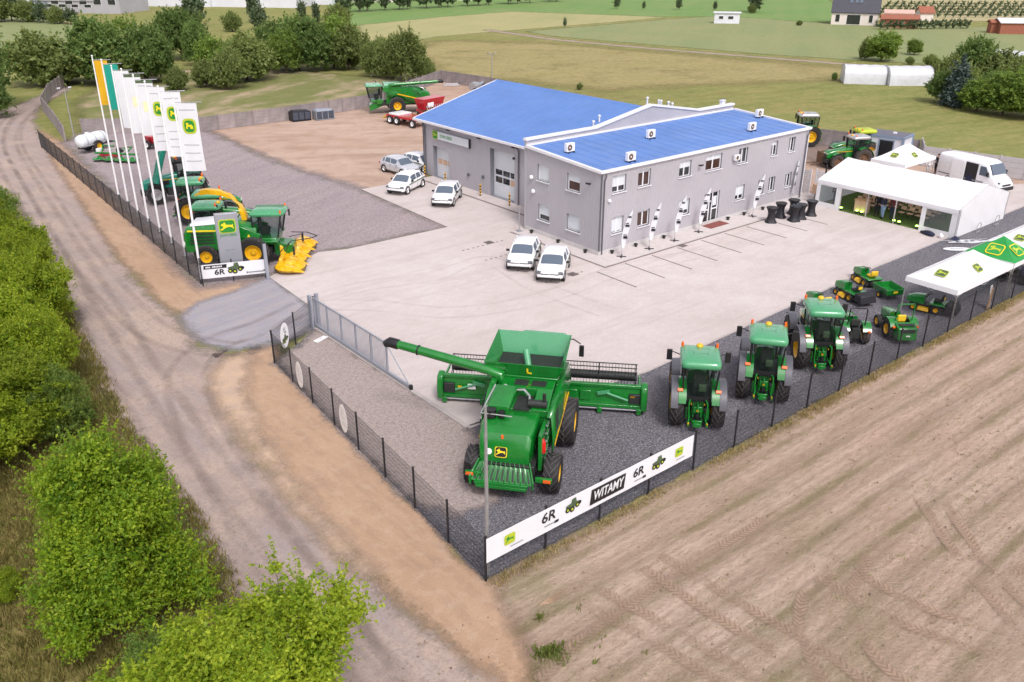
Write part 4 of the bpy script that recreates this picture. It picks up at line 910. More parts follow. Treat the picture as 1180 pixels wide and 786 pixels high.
    spec = [('flagyellow', 'white flagpole with the yellow flag, farthest along the lane', None), ('flagteal', 'white flagpole with the teal green flag beside the yellow one', None),
            ('flagwhite', 'white flagpole with the plain white flag next to the teal one', None), ('flagwhite', 'white flagpole with white flag showing a small faded cream print', 'cream'),
            ('flagwhite', 'white flagpole with white flag showing a larger cream square print', 'cream2'), ('flagwhite', 'white flagpole whose flag bears a narrow half folded green emblem', 'em'),
            ('flagwhite', 'white flagpole second from the corner banner with round green emblem flag', 'em'), ('flagwhite', 'white flagpole at the corner banner with the nearest emblem flag', 'em')]
    xs = [-19.85, -20.03, -20.28, -20.52, -20.74, -20.97, -21.22, -21.55]
    for i, (pp, (mt, lab, kind)) in enumerate(zip(poles, spec)):
        x, y = G(*pp)
        t = thing('flagpole', lab, 'flagpole', (x, y, 0), 0, 'white flagpoles along the lane fence')
        H_ = 10.75 - .05*(i % 3)
        part('pole', MB('whitepole').tube([(0, 0, 0), (0, 0, 5), (0, 0, H_)], [.075, .065, .045], 10), t)
        part('finial', MB('whitepole').ball((0, 0, H_ + .06), .07), t)
        part('base', MB('steel').lathe([(0, .1), (.16, .1), (.16, 0)], n=12), t)
        a = R(-36 + 5*sin(i*2.3)); d = Vector((cos(a), sin(a), 0)); nr = Vector((-d.y, d.x, 0))
        wid = (.98, 1.0, 1.1, 1.1, 1.1, 1.12, 1.15, 1.18)[i]; hh = (3.3, 3.3, 4.0, 4.0, 3.6, 4.05, 3.9, 3.9)[i]; top = H_ - .28
        part('arm', MB('steel').tube([d*.03 + Vector((0, 0, top + .04)), d*(wid + .38) + Vector((0, 0, top + .06))], .022, 6), t)
        nx, nz = 8, 20
        def P(u, v, off=0.):
            wv = .07*sin(v*5 + u*3 + i*1.7)*v*.9 + .05*sin(u*6 + i)*v + (.12*u*v*v if i % 2 else -.10*u*v*v)
            sq = 1 - .10*v*(1 if i in (2, 3, 5) else .3)
            return d*(.07 + wid*u*sq) + nr*(wv + off) + Vector((0, 0, top - hh*v - .04*sin(u*pi)*0))
        mb = MB(mt); rings = [[tuple(P(u/nx, v/nz)) for u in range(nx + 1)] for v in range(nz + 1)]
        mb.loft(rings, cap=False, closed=False); fl = part('flag', mb, t, smooth=60)
        def decal(nm, mat, u0, u1, v0, v1, shape='rect', n=8, off=.012):
            for sgn in (1, -1):
                m_ = MB(mat); rr = []
                for r_ in range(n + 1):
                    ring = []
                    for k in range(n + 1):
                        uu, vv = u0 + (u1 - u0)*k/n, v0 + (v1 - v0)*r_/n
                        if shape == 'oval':
                            cx, cy = (k/n*2 - 1), (r_/n*2 - 1); q = max(abs(cx), abs(cy)); l = (abs(cx)**3.2 + abs(cy)**3.2)**(1/3.2) or 1
                            f_ = q/l if l else 1; uu = (u0 + u1)/2 + (u1 - u0)/2*cx*f_; vv = (v0 + v1)/2 + (v1 - v0)/2*cy*f_
                        ring.append(tuple(P(uu, vv, off*sgn)))
                    rr.append(ring)
                m_.loft(rr, cap=False, closed=False); part(nm, m_, fl, smooth=60)
        if kind == 'em':
            decal('emblem', 'emlime', .18, .86, .22, .445, 'oval'); decal('emblem', 'emgreen', .27, .77, .248, .417, 'oval', 8, .018)
            for q in ((.36, .48, .285, .31), (.38, .66, .31, .34), (.56, .70, .33, .37), (.35, .42, .33, .37)): decal('emblem_deer', 'emyellow', *q, 'rect', 2, .024)
        if kind == 'cream': decal('print_block', 'flagcream', .32, .72, .38, .55)
        if kind == 'cream2': decal('print_block', 'flagcream', .25, .80, .38, .56)
        if kind in ('em', 'cream2'):
            for v0 in (.09, .60, .72, .84)[:4 if kind == 'em' else 1]: decal('print_line', 'flaggrey', .12, .88, v0, v0 + .014, 'rect', 4)
        if kind in ('cream', 'cream2'): decal('print_line', 'printgreen', .0, 1., .0, .05, 'rect', 6)
        # rope weight and hooks
    # totem sign
    O, E_ = Vector(G(258, 317)), Vector(G(281, 314.5)); d = (E_ - O).normalized(); c_ = (O + E_)/2; w = 1.32
    t = thing('totem_sign', 'tall silver totem sign with green deer emblem beside the forage harvester', 'sign', (*c_, 0), math.atan2(d.y, d.x))
    part('column', MB('greysign').box(-w/2, w/2, -.16, .16, 0, 3.9), t, bevel=.02)
    part('emblem', emblem_mb(1.0, .86, 'emlime', 'emgreen', 'emyellow', .02).xf(plane_mtx((0, -.162, 3.12), (1, 0, 0), (0, 0, 1))), t)
    part('lettering', text_mb('JOHN DEERE', .2, 'emgreen', 1.0, .004).xf(plane_mtx((0, -.166, 2.55), (1, 0, 0), (0, 0, 1))), t, smooth=0)
    part('print_line', MB('inkgrey').box(-.3, .3, -.166, -.1605, 1.6, 1.66), t, smooth=0)
    part('end_trim', MB('inkgrey').box(-w/2 - .03, -w/2 - .001, -.17, .17, 0, 3.92), t, smooth=0)
    # concrete panel fences
    concrete_fence('weathered brown concrete panel fence along the back of the yard', [G(96, 154), G(232, 152), G(330, 139), G(425, 124)], 1.55, 'concretepanel')
    concrete_fence('weathered concrete panel fence beyond the red machines, running behind the hall to the cabin', [G(425, 124), G(508, 94), (37.2, 59.5), (36.9, 30), (40.9, 11), (43.5, 1.4)], 1.6, 'concretepanel')
    concrete_fence('pale new concrete panel fence behind the white van', [(43.6, 1.2), G(1062, 191), (43.2, -13), (44.5, -22)], 1.8, 'concretepanel2')
    concrete_fence('grey concrete panel fence along the lane past the flagpoles', [G(76, 164), G(64, 146), G(50, 128), G(58, 112), G(74, 100)], 1.7, 'concretepanel')
    # feather flags
    ff0 = None
    def feather_parts(t):
        part('base', MB('black').obox((0, 0, .02), .62, .10, .04).obox((0, 0, .045), .10, .62, .04), t, smooth=0)
        cx = lambda v: .06 + .50*v**1.7
        hw = lambda v: .20*max(.03, sin(pi*min(1, .10 + .87*v))**.75)
        part('pole', MB('steel').tube([(0, 0, .03), (0, 0, .62)] + [(cx(k/8) - hw(k/8)*.96, 0, .62 + 2.55*k/8) for k in range(1, 9)], .015, 6), t)
        rings = []
        for i in range(17):
            v = i/16; wav = .035*sin(v*6)
            rings.append([(cx(v) - hw(v) + 2*hw(v)*k/4, wav*k/4 + .004, .60 + 2.58*v) for k in range(5)])
        part('sail', MB('flagwhite').loft(rings, cap=False, closed=False), t, smooth=60)
        mb = MB('ink')
        for s in (-1, 1):
            for z0, z1, xa, xb in ((1.25, 1.42, .06, .32), (1.48, 1.53, .06, .28), (2.05, 2.2, .16, .42), (2.26, 2.31, .18, .38), (2.66, 2.76, .32, .52)):
                y = s*.045; mb.quad((xa, y, z0), (xb, y, z0), (xb, y, z1), (xa, y, z1))
        part('print_block', mb, t, smooth=0)
    labs = ['white feather flag nearest the office corner', 'white feather flag second from the office corner, before a dark window', 'white feather flag third from the office corner, by a blinded window', 'white feather flag beside the glazed entrance door', 'white feather flag left of the black cocktail tables', 'white feather flag at the far right corner behind the cocktail tables']
    for i, ((u, v), lab) in enumerate(zip(((716, 296), (748, 287), (777, 277.5), (805, 267.5), (867, 249.5), (912, 232)), labs)):
        x, y = G(u, v); rz = R((-50, -46, -52, -48, -44, 15)[i])
        if ff0 is None:
            ff0 = thing('feather_flag', lab, 'flag', (x, y, .012), rz, 'feather flags in front of the office'); feather_parts(ff0)
        else: dup(ff0, None, (x, y, .012), rz, lab)
# ------------------------------------------------------------------ wheels and farm machines (local frame: +y is forward, z up)
def tyre_mb(Rr, w, rr, lugs=18, lug=.05, mat='rubber', n=36, side=1):
    mb = MB(mat); s = Rr - rr
    prof = [(rr, -w*.40), (rr + .02, -w*.46), (rr + s*.45, -w*.52), (rr + s*.80, -w*.50), (Rr - lug, -w*.42), (Rr - lug*.9, 0), (Rr - lug, w*.42), (rr + s*.80, w*.50), (rr + s*.45, w*.52), (rr + .02, w*.46), (rr, w*.40)]
    mb.lathe(prof, ax='x', n=n)
    if lugs:
        mb.use('lug' if mat == 'rubber' else mat); lugs = int(lugs*.85)
        for k in range(lugs):
            for sgn in (-1, 1):
                a0 = 2*pi*(k + (.5 if sgn > 0 else 0))/lugs
                sk = .85*w*.5/Rr
                def pt(x, a, r): return (x, r*cos(a), r*sin(a))
                th = .036/Rr + .012
                xa, xb = -sgn*w*.03, sgn*w*.49
                lo_, hi_ = Rr - lug*1.3, Rr + lug*.25
                ra, rb = hi_, hi_ - lug*.35
                bot = [pt(xa, a0 + sk - th, lo_), pt(xa, a0 + sk + th, lo_), pt(xb, a0 - sk*.9 + th, lo_ - lug*.5), pt(xb, a0 - sk*.9 - th, lo_ - lug*.5)]
                top = [pt(xa, a0 + sk - th*.8, ra), pt(xa, a0 + sk + th*.8, ra), pt(xb, a0 - sk*.9 + th*.8, rb), pt(xb, a0 - sk*.9 - th*.8, rb)]
                mb.hexa(bot, top)
    return mb
def rim_mb(rr, w, mat='yellow', hub='yellow'):
    mb = MB(mat)
    for s in (-1, 1):
        mb.lathe([(rr, s*w*.40), (rr*.96, s*w*.43), (rr*.88, s*w*.36), (rr*.80, s*w*.16), (rr*.42, s*w*.10), (rr*.38, s*w*.22), (rr*.18, s*w*.25), (0, s*w*.25)], ax='x', n=24)
    mb.lathe([(rr, -w*.40), (rr, w*.40)], ax='x', n=24)
    mb.use('dark')
    for s in (-1, 1):
        for k in range(8):
            a = 2*pi*k/8; mb.obox((s*w*.245, rr*.28*cos(a), rr*.28*sin(a)), .03, rr*.07, rr*.07)
    return mb
WH = {}
def wheel(parent, x, y, Rr, w, rr, lugs=18, lug=.05, rim='yellow', tyre='rubber', name='wheel'):
    key = (Rr, w, rr, lugs, rim, tyre)
    if key not in WH: WH[key] = (rim_mb(rr, w, rim).mesh('wheel', 35), tyre_mb(Rr, w, rr, lugs, lug, tyre).mesh('tyre', 35))
    o = link(name, WH[key][0], parent, (x, y, Rr), (0, 0, 0)); link('tyre', WH[key][1], o)
    return o

def rounded(w, h, y, zc, r=.3, k=3, flat_bottom=True):
    pts = []
    for cx, cz, a0 in ((w - r, h - r, 0), (-(w - r), h - r, 90)):
        for i in range(k + 1):
            a = R(a0 + 90*i/k); pts.append((cx + r*cos(a), y, zc + cz + r*sin(a)))
    pts += [(-w, y, zc), (w, y, zc)]
    return pts

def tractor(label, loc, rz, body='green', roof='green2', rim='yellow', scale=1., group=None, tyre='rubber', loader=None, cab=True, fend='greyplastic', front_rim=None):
    t = thing('tractor', label, 'tractor', loc, rz, group)
    t.scale = (scale*.905, scale, scale*1.05)
    for s in (-1, 1): wheel(t, s*.95, 0, .96, .60, .52, 20, .055, rim, tyre)
    for s in (-1, 1): wheel(t, s*.92, 2.75, .72, .46, .40, 18, .045, front_rim or rim, tyre)
    ch = MB('dark'); ch.box(-.30, .30, -.35, 3.35, .55, 1.10); ch.box(-.62, .62, 2.62, 2.88, .60, .84); ch.box(-.68, .68, -.16, .16, .78, 1.14); ch.box(-.40, .40, 3.2, 3.75, .55, .92)
    ch.box(-.85, -.42, .95, 1.95, .55, 1.05); ch.box(.42, .85, .95, 1.85, .60, 1.05)
    part('chassis', ch, t, bevel=.02)
    hd = MB(body).loft([rounded(.44, .92, .95, 1.05, .18), rounded(.45, .88, 1.6, 1.03, .2), rounded(.43, .78, 2.6, 1.0, .22), rounded(.39, .64, 3.35, .98, .22), rounded(.30, .46, 3.62, 1.02, .18)])
    h_ = part('hood', hd, t, smooth=50)
    for s in (-1, 1):
        part('grille', MB('black').box(s*.452 - .006, s*.452 + .006, 1.7, 2.7, 1.22, 1.52), h_, smooth=0)
        part('stripe', MB('yellow').hexa([(s*.455 - .006, 1.0, 1.56), (s*.455 + .006, 1.0, 1.56), (s*.455 + .006, 2.7, 1.56), (s*.455 - .006, 2.7, 1.56)], [(s*.455 - .006, 1.0, 1.63), (s*.455 + .006, 1.0, 1.63), (s*.455 + .006, 2.7, 1.60), (s*.455 - .006, 2.7, 1.60)]), h_, smooth=0)
    part('grille', MB('black').box(-.24, .24, 3.60, 3.66, 1.05, 1.38), h_, smooth=0)
    for s in (-1, 1): part('headlight', MB('hedge_lamp').box(s*.2 - .08, s*.2 + .08, 3.62, 3.672, 1.39, 1.46), h_, smooth=0)
    fl = MB('black').box(-.60, .60, -.45, 1.0, 1.10, 1.34); part('cab_floor', fl, t, bevel=.03)
    if cab:
        b = [(-.70, -.56, 1.40), (.70, -.56, 1.40), (.70, .98, 1.34), (-.70, .98, 1.34)]; tp = [(-.80, -.68, 2.72), (.80, -.68, 2.72), (.70, 1.05, 2.72), (-.70, 1.05, 2.72)]
        mb = MB('glass'); e = .015
        for i in range(4):
            j = (i + 1) % 4; mb.quad(b[i], b[j], tp[j], tp[i])
        part('cab_glass', mb, t, smooth=0)
        pl = MB('black')
        for i in range(4): pl.tube([b[i], tp[i]], .045, 6)
        for s in (-1, 1): pl.tube([(s*.64, .28, 1.34), (s*.73, .22, 2.72)], .035, 6)
        pl.box(-.70, .70, -.60, -.50, 1.30, 1.50)
        part('cab_frame', pl, t)
        st = MB('seat').box(-.27, .27, -.12, .42, 1.36, 1.78).box(-.27, .27, -.26, -.10, 1.70, 2.38); part('seat', st, t, bevel=.05)
        part('steering_wheel', MB('black').lathe([(.17, 0), (.19, .02), (.21, 0), (.19, -.02), (.17, 0)], (0, .72, 2.0), 'z', 14).tube([(0, .9, 1.4), (0, .72, 2.0)], .04, 6), t)
        part('monitor', MB('printgreen').obox((.16, -.30, 1.78), .34, .16, .30), t, bevel=.02)
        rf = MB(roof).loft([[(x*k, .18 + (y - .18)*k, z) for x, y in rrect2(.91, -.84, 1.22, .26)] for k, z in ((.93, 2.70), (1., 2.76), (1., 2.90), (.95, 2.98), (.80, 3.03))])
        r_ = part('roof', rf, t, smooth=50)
        ln = MB('black')
        for p, q in (((-.45, .75), (-.3, .25)), ((.45, .75), (.3, .25)), ((-.3, .25), (.3, .25)), ((-.45, .75), (.45, .75)), ((-.6, -.5), (-.3, .25)), ((.6, -.5), (.3, .25))):
            ln.tube([(p[0], p[1], 3.022 if abs(p[0]) < .5 and p[1] > -.3 else 3.0), (q[0], q[1], 3.032)], .007, 4)
        part('roof_groove', ln, r_, smooth=0)
        part('gps_dome', MB('yellow').ball((0, 1.02, 3.04), .17, .15, .10), r_)
        for s in (-1, 1): part('beacon', MB('orange').lathe([(0, .20), (.06, .17), (.065, 0), (0, 0)], (s*.80, 1.0, 3.0), n=10), r_)
        for s in (-1, 1):
            m_ = part('mirror', MB('black').tube([(s*.72, 1.02, 2.55), (s*1.22, 1.15, 2.66)], .025, 6).obox((s*1.36, 1.15, 2.52), .26, .10, .46), t, bevel=.02)
        for s in (-1, 1): part('work_lamp', MB('black').obox((s*.62, -.70, 2.70), .14, .06, .08), t, smooth=0)
    else:
        part('rollbar', MB('black').tube([(-.5, -.35, 1.2), (-.5, -.45, 2.35), (.5, -.45, 2.35), (.5, -.35, 1.2)], .045, 8), t)
        st = MB('seat').box(-.25, .25, -.05, .45, 1.3, 1.5).box(-.25, .25, -.15, -.02, 1.5, 1.95); part('seat', st, t, bevel=.05)
        part('steering_wheel', MB('black').lathe([(.17, 0), (.19, .02), (.21, 0), (.19, -.02), (.17, 0)], (0, .82, 1.95), 'z', 14).tube([(0, .98, 1.4), (0, .82, 1.95)], .04, 6), t)
    for s in (-1, 1):                      # fenders over the rear wheels
        def arc(r0, r1, x0, x1, a0, a1, n=12):
            rings = []
            for i in range(n + 1):
                a = R(a0 + (a1 - a0)*i/n); cy, cz = cos(a), sin(a)
                rings.append([(x0, cy*r0, .96 + cz*r0), (x1, cy*r0, .96 + cz*r0), (x1, cy*r1, .96 + cz*r1), (x0, cy*r1, .96 + cz*r1)])
            return rings
        f_ = part('fender', MB(body).loft(arc(1.0, 1.05, s*.58, s*.92, 62, 158)), t)
        part('fender_edge', MB(fend).loft(arc(1.0, 1.045, s*.922, s*1.26, 55, 170)), f_, bevel=.015)
        part('fender_wall', MB(body).loft(arc(.55, 1.0, s*.56, s*.60, 55, 150)), f_)
        lp = part('tail_lamp', MB('orange').obox((s*.86, -.66, 1.80), .26, .12, .13, (R(-40), 0, 0)), f_, bevel=.02)
        part('front_fender', MB(fend).loft([[(s*.70, 2.75 + cos(R(a))*.82, .72 + sin(R(a))*.82), (s*1.13, 2.75 + cos(R(a))*.82, .72 + sin(R(a))*.82), (s*1.13, 2.75 + cos(R(a))*.85, .72 + sin(R(a))*.85), (s*.70, 2.75 + cos(R(a))*.85, .72 + sin(R(a))*.85)] for a in range(50, 160, 12)]), t)
        part('step', MB('black').box(s*.62, s*.9, .75, 1.05, .50, .54).box(s*.62, s*.9, .75, 1.05, .82, .86), t, smooth=0)
    part('exhaust', MB('black').tube([(.66, 1.08, 1.5), (.76, 1.10, 2.0), (.78, 1.10, 3.05)], .07, 10), t)
    # rear three point linkage
    lk = MB(body)
    lk.box(-.26, .26, -.55, -.30, .70, 1.32); lk.box(-.20, .20, -.72, -.55, .85, 1.10)
    for s in (-1, 1):
        lk.tube([(s*.30, -.30, .72), (s*.42, -1.15, .58)], .05, 6); lk.tube([(s*.30, -.42, 1.38), (s*.42, -.80, 1.30)], .05, 6); lk.tube([(s*.42, -.80, 1.30), (s*.40, -.85, .64)], .04, 6)
        lk.obox((s*.42, -1.18, .57), .10, .18, .14); lk.tube([(s*.18, -.45, 1.3), (s*.18, -.62, .6)], .055, 6); lk.obox((s*.5, -.62, .78), .08, .1, .5)
        lk.tube([(s*.24, -.60, .5), (s*.16, -1.0, .40)], .045, 6)
    lk.tube([(0, -.42, 1.30), (0, -.92, 1.08)], .05, 6); lk.box(-.16, .16, -1.02, -.86, .34, .50); lk.box(-.12, .12, -.9, -.4, .30, .36); lk.box(-.22, .22, -.95, -.88, .5, .6)
    ln_ = part('rear_linkage', lk, t, bevel=.012)
    cp = MB('yellow')
    for s in (-1, 1): cp.obox((s*.30, -.60, 1.18), .05, .06, .06); cp.obox((s*.42, -1.24, .62), .06, .06, .08)
    cp.obox((0, -.74, .98), .10, .05, .10); part('coupling', cp, ln_, smooth=0)
    part('drive_shaft', MB('black').tube([(0, -.72, .78), (0, -.92, .78)], .07, 8), ln_)
    pp = MB('black')
    for i in range(6): pp.tube([(-.3 + .12*i, -.5, 1.42), (-.28 + .11*i, -.72, 1.35), (-.2 + .08*i, -.66, 1.1)], .018, 4)
    part('hoses', pp, ln_)
    if loader:
        ld = MB(loader)
        for s in (-1, 1):
            ld.tube([(s*.55, 1.35, 1.0), (s*.55, 1.35, 1.95)], .10, 6); ld.loft([[(s*.50, 1.35, 1.80), (s*.62, 1.35, 1.80), (s*.62, 1.35, 2.05), (s*.50, 1.35, 2.05)], [(s*.50, 2.6, 3.75), (s*.62, 2.6, 3.75), (s*.62, 2.7, 3.45), (s*.62 - .12*s, 2.7, 3.45)]])
        part('loader_mast', ld, t)
    return t
def rrect2(w, y0, y1, r, k=4):
    pts = []
    for cx, cy, a0 in ((w - r, y1 - .18 - r, 0), (-w + r, y1 - .18 - r, 90), (-w + r, y0 + r, 180), (w - r, y0 + r, 270)):
        for i in range(k + 1):
            a = R(a0 + 90*i/k); pts.append((cx + r*cos(a), .18 + cy + r*sin(a)))
    return pts

def combine(label, loc, rz, header=True, openbin=True, auger_out=True):
    t = thing('combine_harvester', label, 'harvester', loc, rz)
    for s in (-1, 1):
        wheel(t, s*1.50, 3.45, 1.0, .78, .48, 20, .06)
        wheel(t, s*1.50, -.08, .76, .56, .36, 18, .05)
    ch = MB('dark'); ch.box(-1.15, 1.15, 3.45, 3.8, .75, 1.25); ch.box(-1.1, 1.1, -.14, .14, .6, .95); ch.box(-.9, .9, -.8, 5.2, .95, 1.35); ch.box(-1.05, 1.05, 1.0, 4.6, 1.2, 1.8)
    part('chassis', ch, t, bevel=.03)
    # separator body
    body = MB('green'); body.loft([[(x, y, z) for x, z in ((-1.22, 1.15), (1.22, 1.15), (1.30, 1.7), (1.30, 2.55), (1.12, 2.72), (-1.12, 2.72), (-1.30, 2.55), (-1.30, 1.7))] for y in (1.0, 4.65)])
    part('body', body, t, bevel=.04)
    # rear hood: rounded, sloping to the back
    TS = Matrix.Translation((-.24, .92, 0)); TT = Matrix.Translation((-.16, .45, 0)); TC = Matrix.Translation((0, .45, -.32))
    def rr(y, w, z0, z1, r):
        pts = []
        for cx, cz, a0 in ((w - r, z1 - r, 0), (-(w - r), z1 - r, 90)):
            for i in range(5):
                a = R(a0 + 90*i/4); pts.append((cx + r*cos(a), y, cz + r*sin(a)))
        return pts + [(-w*.96, y, z0), (w*.96, y, z0)]
    hood = MB('green').loft([rr(1.0, 1.02, 1.35, 2.62, .22), rr(.1, 1.06, 1.25, 2.62, .16), rr(-.85, 1.04, 1.2, 2.60, .20), rr(-1.34, .98, 1.2, 2.42, .22), rr(-1.54, .94, 1.2, 2.02, .20), rr(-1.60, .92, 1.2, 1.50, .12)])
    hd = part('rear_hood', hood.xf(TS), t, bevel=.03, smooth=24)
    rim_ = MB('green').tube([(-.86, -1.60, 1.30), (-.88, -1.55, 1.62), (-.90, -1.36, 2.25)], .03, 6).tube([(.86, -1.60, 1.30), (.88, -1.55, 1.62), (.90, -1.36, 2.25)], .03, 6); part('hood_seam', rim_.xf(TS), hd)
    sm = MB('dark')
    for x in (-.62, .62): sm.tube([(x, -1.59, 1.5), (x, -1.53, 1.95), (x, -1.33, 2.33), (x, -.75, 2.567), (x, .1, 2.625)], .008, 4)
    sm.tube([(-.86, -1.50, 1.96), (.86, -1.50, 1.96)], .008, 4); sm.box(.20, .62, -.55, -.2, 2.585, 2.60); part('panel_gap', sm.xf(TS), hd, smooth=0)
    part('decal', MB('emyellow').box(-.82, -.74, -1.2, -1.1, 2.44, 2.445).box(.70, .78, -.9, -.82, 2.52, 2.53).use('white').box(-.45, -.30, -.5, -.42, 2.59, 2.60).xf(TS), hd, smooth=0)
    part('emblem', emblem_mb(.46, .42, 'emyellow', 'ink', 'emyellow', .012).xf(TS @ plane_mtx((-.12, -1.585, 1.78), (1, 0, 0), (0, .26, .96))), hd)
    part('speed_disc', MB('white').lathe([(0, .012), (.12, .012), (.12, 0)], n=18).xf(TS @ plane_mtx((-.58, -1.575, 1.76), (1, 0, 0), (0, .26, .96))), hd)
    part('hitch_lamp', MB('orange').lathe([(0, .14), (.05, .12), (.055, 0), (0, 0)], (-.10, -1.42, 2.27), n=10).xf(TS), hd)
    part('warning_mark', MB('yellow').poly([(.42, -1.12, 2.44), (.60, -1.08, 2.455), (.50, -.98, 2.49)]).xf(TS), hd, smooth=0)
    # straw chopper with tailboard fins
    cp = MB('green')
    cp.hexa([(-1.02, -1.50, .98), (1.02, -1.50, .98), (1.0, -.7, .9), (-1.0, -.7, .9)], [(-.90, -1.60, 1.30), (.90, -1.60, 1.30), (.95, -.8, 1.5), (-.95, -.8, 1.5)])
    tb0, tb1 = [(-.92, -1.64, 1.30), (.92, -1.64, 1.30)], [(-1.16, -2.16, .80), (1.16, -2.16, .80)]
    cp.hexa([tb1[0], tb1[1], tb0[1], tb0[0]], [(p[0], p[1] + .01, p[2] + .04) for p in (tb1[0], tb1[1], tb0[1], tb0[0])])
    cp.box(-.95, .95, -2.26, -2.14, .60, .72); cp.box(-1.0, 1.0, -2.24, -2.17, .72, .84)
    for s in (-1, 1): cp.hexa([(s*1.14, -2.20, .66), (s*1.20, -2.20, .66), (s*.98, -1.5, .85), (s*.92, -1.5, .85)], [(s*1.16, -2.20, 1.0), (s*1.22, -2.20, 1.0), (s*.98, -1.60, 1.45), (s*.92, -1.60, 1.45)])
    c_ = part('straw_chopper', cp.xf(TS), t, bevel=.012)
    fn = MB('dark')
    for i in range(11):
        a = -.84 + 1.68*i/10; w_ = .030; fn.hexa([(a*1.22 - w_, -2.12, .87), (a*1.22 + w_, -2.12, .87), (a + w_*.7, -1.69, 1.275), (a - w_*.7, -1.69, 1.275)], [(a*1.22 - w_, -2.09, .90), (a*1.22 + w_, -2.09, .90), (a + w_*.7, -1.66, 1.31), (a - w_*.7, -1.66, 1.31)])
    gf = MB('green')
    for i in range(10):
        a = -.76 + 1.52*i/9; gf.hexa([(a*1.22 - .012, -2.16, .84), (a*1.22 + .012, -2.16, .84), (a + .012, -1.66, 1.28), (a - .012, -1.66, 1.28)], [(a*1.22 - .012, -2.20, 1.0), (a*1.22 + .012, -2.20, 1.0), (a + .012, -1.74, 1.46), (a - .012, -1.74, 1.46)])
    part('deflector_vanes', gf.xf(TS), c_, smooth=0)
    part('deflector_fins', fn.xf(TS), c_, smooth=0)
    for s in (-1, 1):
        ar = MB('green').box(min(s*1.0, s*1.62), max(s*1.0, s*1.62), -1.15, -1.02, .95, 1.12); a_ = part('lamp_arm', ar, t, bevel=.01)
        part('tail_lamp', MB('orange').box(min(s*1.30, s*1.58), max(s*1.30, s*1.58), -1.19, -1.153, .98, 1.09), a_, smooth=0)
    part('reflector_bracket', MB('black').box(-1.66, -1.42, -1.08, -1.02, 1.14, 1.46), t, bevel=.02)
    # side panels with louvres and stripe
    for s in (-1, 1):
        sp = MB('green')
        y0, y1 = .35, 4.5
        sp.loft([[(s*1.36, y0, 1.0), (s*1.42, y0, 1.9), (s*1.30, y0 + .15, 2.75)], [(s*1.40, 1.6, 1.25), (s*1.52, 1.6, 2.0), (s*1.38, 1.6, 3.05)], [(s*1.40, 3.2, 1.9), (s*1.55, 3.2, 2.35), (s*1.42, 3.2, 3.15)], [(s*1.40, y1, 1.9), (s*1.52, y1, 2.35), (s*1.40, y1, 3.15)]], cap=False, closed=False)
        sp.loft([[(s*1.30, .5, 2.75), (s*1.12, .5, 2.75)], [(s*1.38, 1.6, 3.05), (s*1.15, 1.6, 3.0)], [(s*1.42, 3.2, 3.15), (s*1.2, 3.2, 3.15)], [(s*1.40, y1, 3.15), (s*1.2, y1, 3.15)]], cap=False, closed=False)
        p_ = part('side_panel', sp, t, smooth=30); m_ = p_.modifiers.new('solid', 'SOLIDIFY'); m_.thickness = .03
        lv = MB('dark')
        for i in range(9):
            y = .75 + .26*i; lv.hexa([(s*1.47, y, 2.05), (s*1.50, y, 2.05), (s*1.50, y + .06, 2.05), (s*1.47, y + .06, 2.05)], [(s*1.40, y + .22, 2.75), (s*1.43, y + .22, 2.75), (s*1.43, y + .28, 2.75), (s*1.40, y + .28, 2.75)])
        part('louvres', lv, p_, smooth=0)
        st = MB('yellow').hexa([(s*1.46, .50, 1.55), (s*1.475, .50, 1.55), (s*1.58, 3.35, 2.28), (s*1.56, 3.35, 2.28)], [(s*1.455, .50, 1.66), (s*1.475, .50, 1.66), (s*1.575, 3.35, 2.40), (s*1.555, 3.35, 2.40)]); part('stripe', st, p_, smooth=0)
    # engine deck
    dk = MB('green').box(-1.12, 1.12, .95, 2.0, 2.45, 2.74); part('engine_deck', dk, t, bevel=.03)
    part('engine_bay', MB('dark').box(-.22, .40, .85, 1.95, 2.742, 2.80), t, smooth=0)
    part('air_intake', MB('green').loft([rr(.5, .42, 2.6, 3.02, .12), rr(1.9, .46, 2.7, 3.20, .14)]).xf(Matrix.Translation((-.72, 0, 0))), t, smooth=45)
    part('intake_duct', MB('black').tube([(-.95, .35, 2.66), (-.95, .35, 2.98)], .2, 14).tube([(-.55, .38, 2.66), (-.55, .38, 2.9)], .13, 12), t)
    part('exhaust', MB('dark').tube([(.35, 1.05, 2.98), (1.05, 1.05, 2.98)], .15, 12).tube([(.95, 1.05, 3.0), (.95, 1.0, 3.45)], .07, 8), t)
    part('pipework', MB('silver').tube([(-.35, 1.95, 3.0), (.05, 1.8, 3.12), (.3, 1.55, 3.0), (.36, 1.2, 2.9)], .05, 6).tube([(-.5, 2.02, 2.95), (-.75, 2.05, 3.12), (-1.0, 2.0, 2.95)], .06, 8), t)
    rl = MB('silver').tube([(-1.3, .2, 2.6), (-1.3, .2, 2.85), (-.6, .15, 2.86), (-.1, .1, 2.86)], .025, 6).tube([(-1.3, .2, 2.85), (-1.05, 1.6, 3.35)], .03, 6); part('handrail', rl, t)
    rc = MB('green').hexa([(.45, .9, 2.742), (1.15, .9, 2.742), (1.15, 2.0, 2.742), (.45, 2.0, 2.742)], [(.55, 1.2, 2.95), (1.12, 1.2, 2.95), (1.12, 2.05, 3.12), (.5, 2.05, 3.12)]); part('engine_cover', rc, t, bevel=.02)
    scn = MB('green').box(-.92, 1.12, 2.0, 2.78, 2.72, 3.10); s_ = part('cooling_screen', scn, t, bevel=.02)
    part('screen_mesh', MB('dark').box(-.45, .1, 2.2, 2.68, 3.103, 3.115).box(.22, .80, 2.2, 2.68, 3.103, 3.115), s_, smooth=0)
    # rear ladder, extinguisher
    la = MB('green')
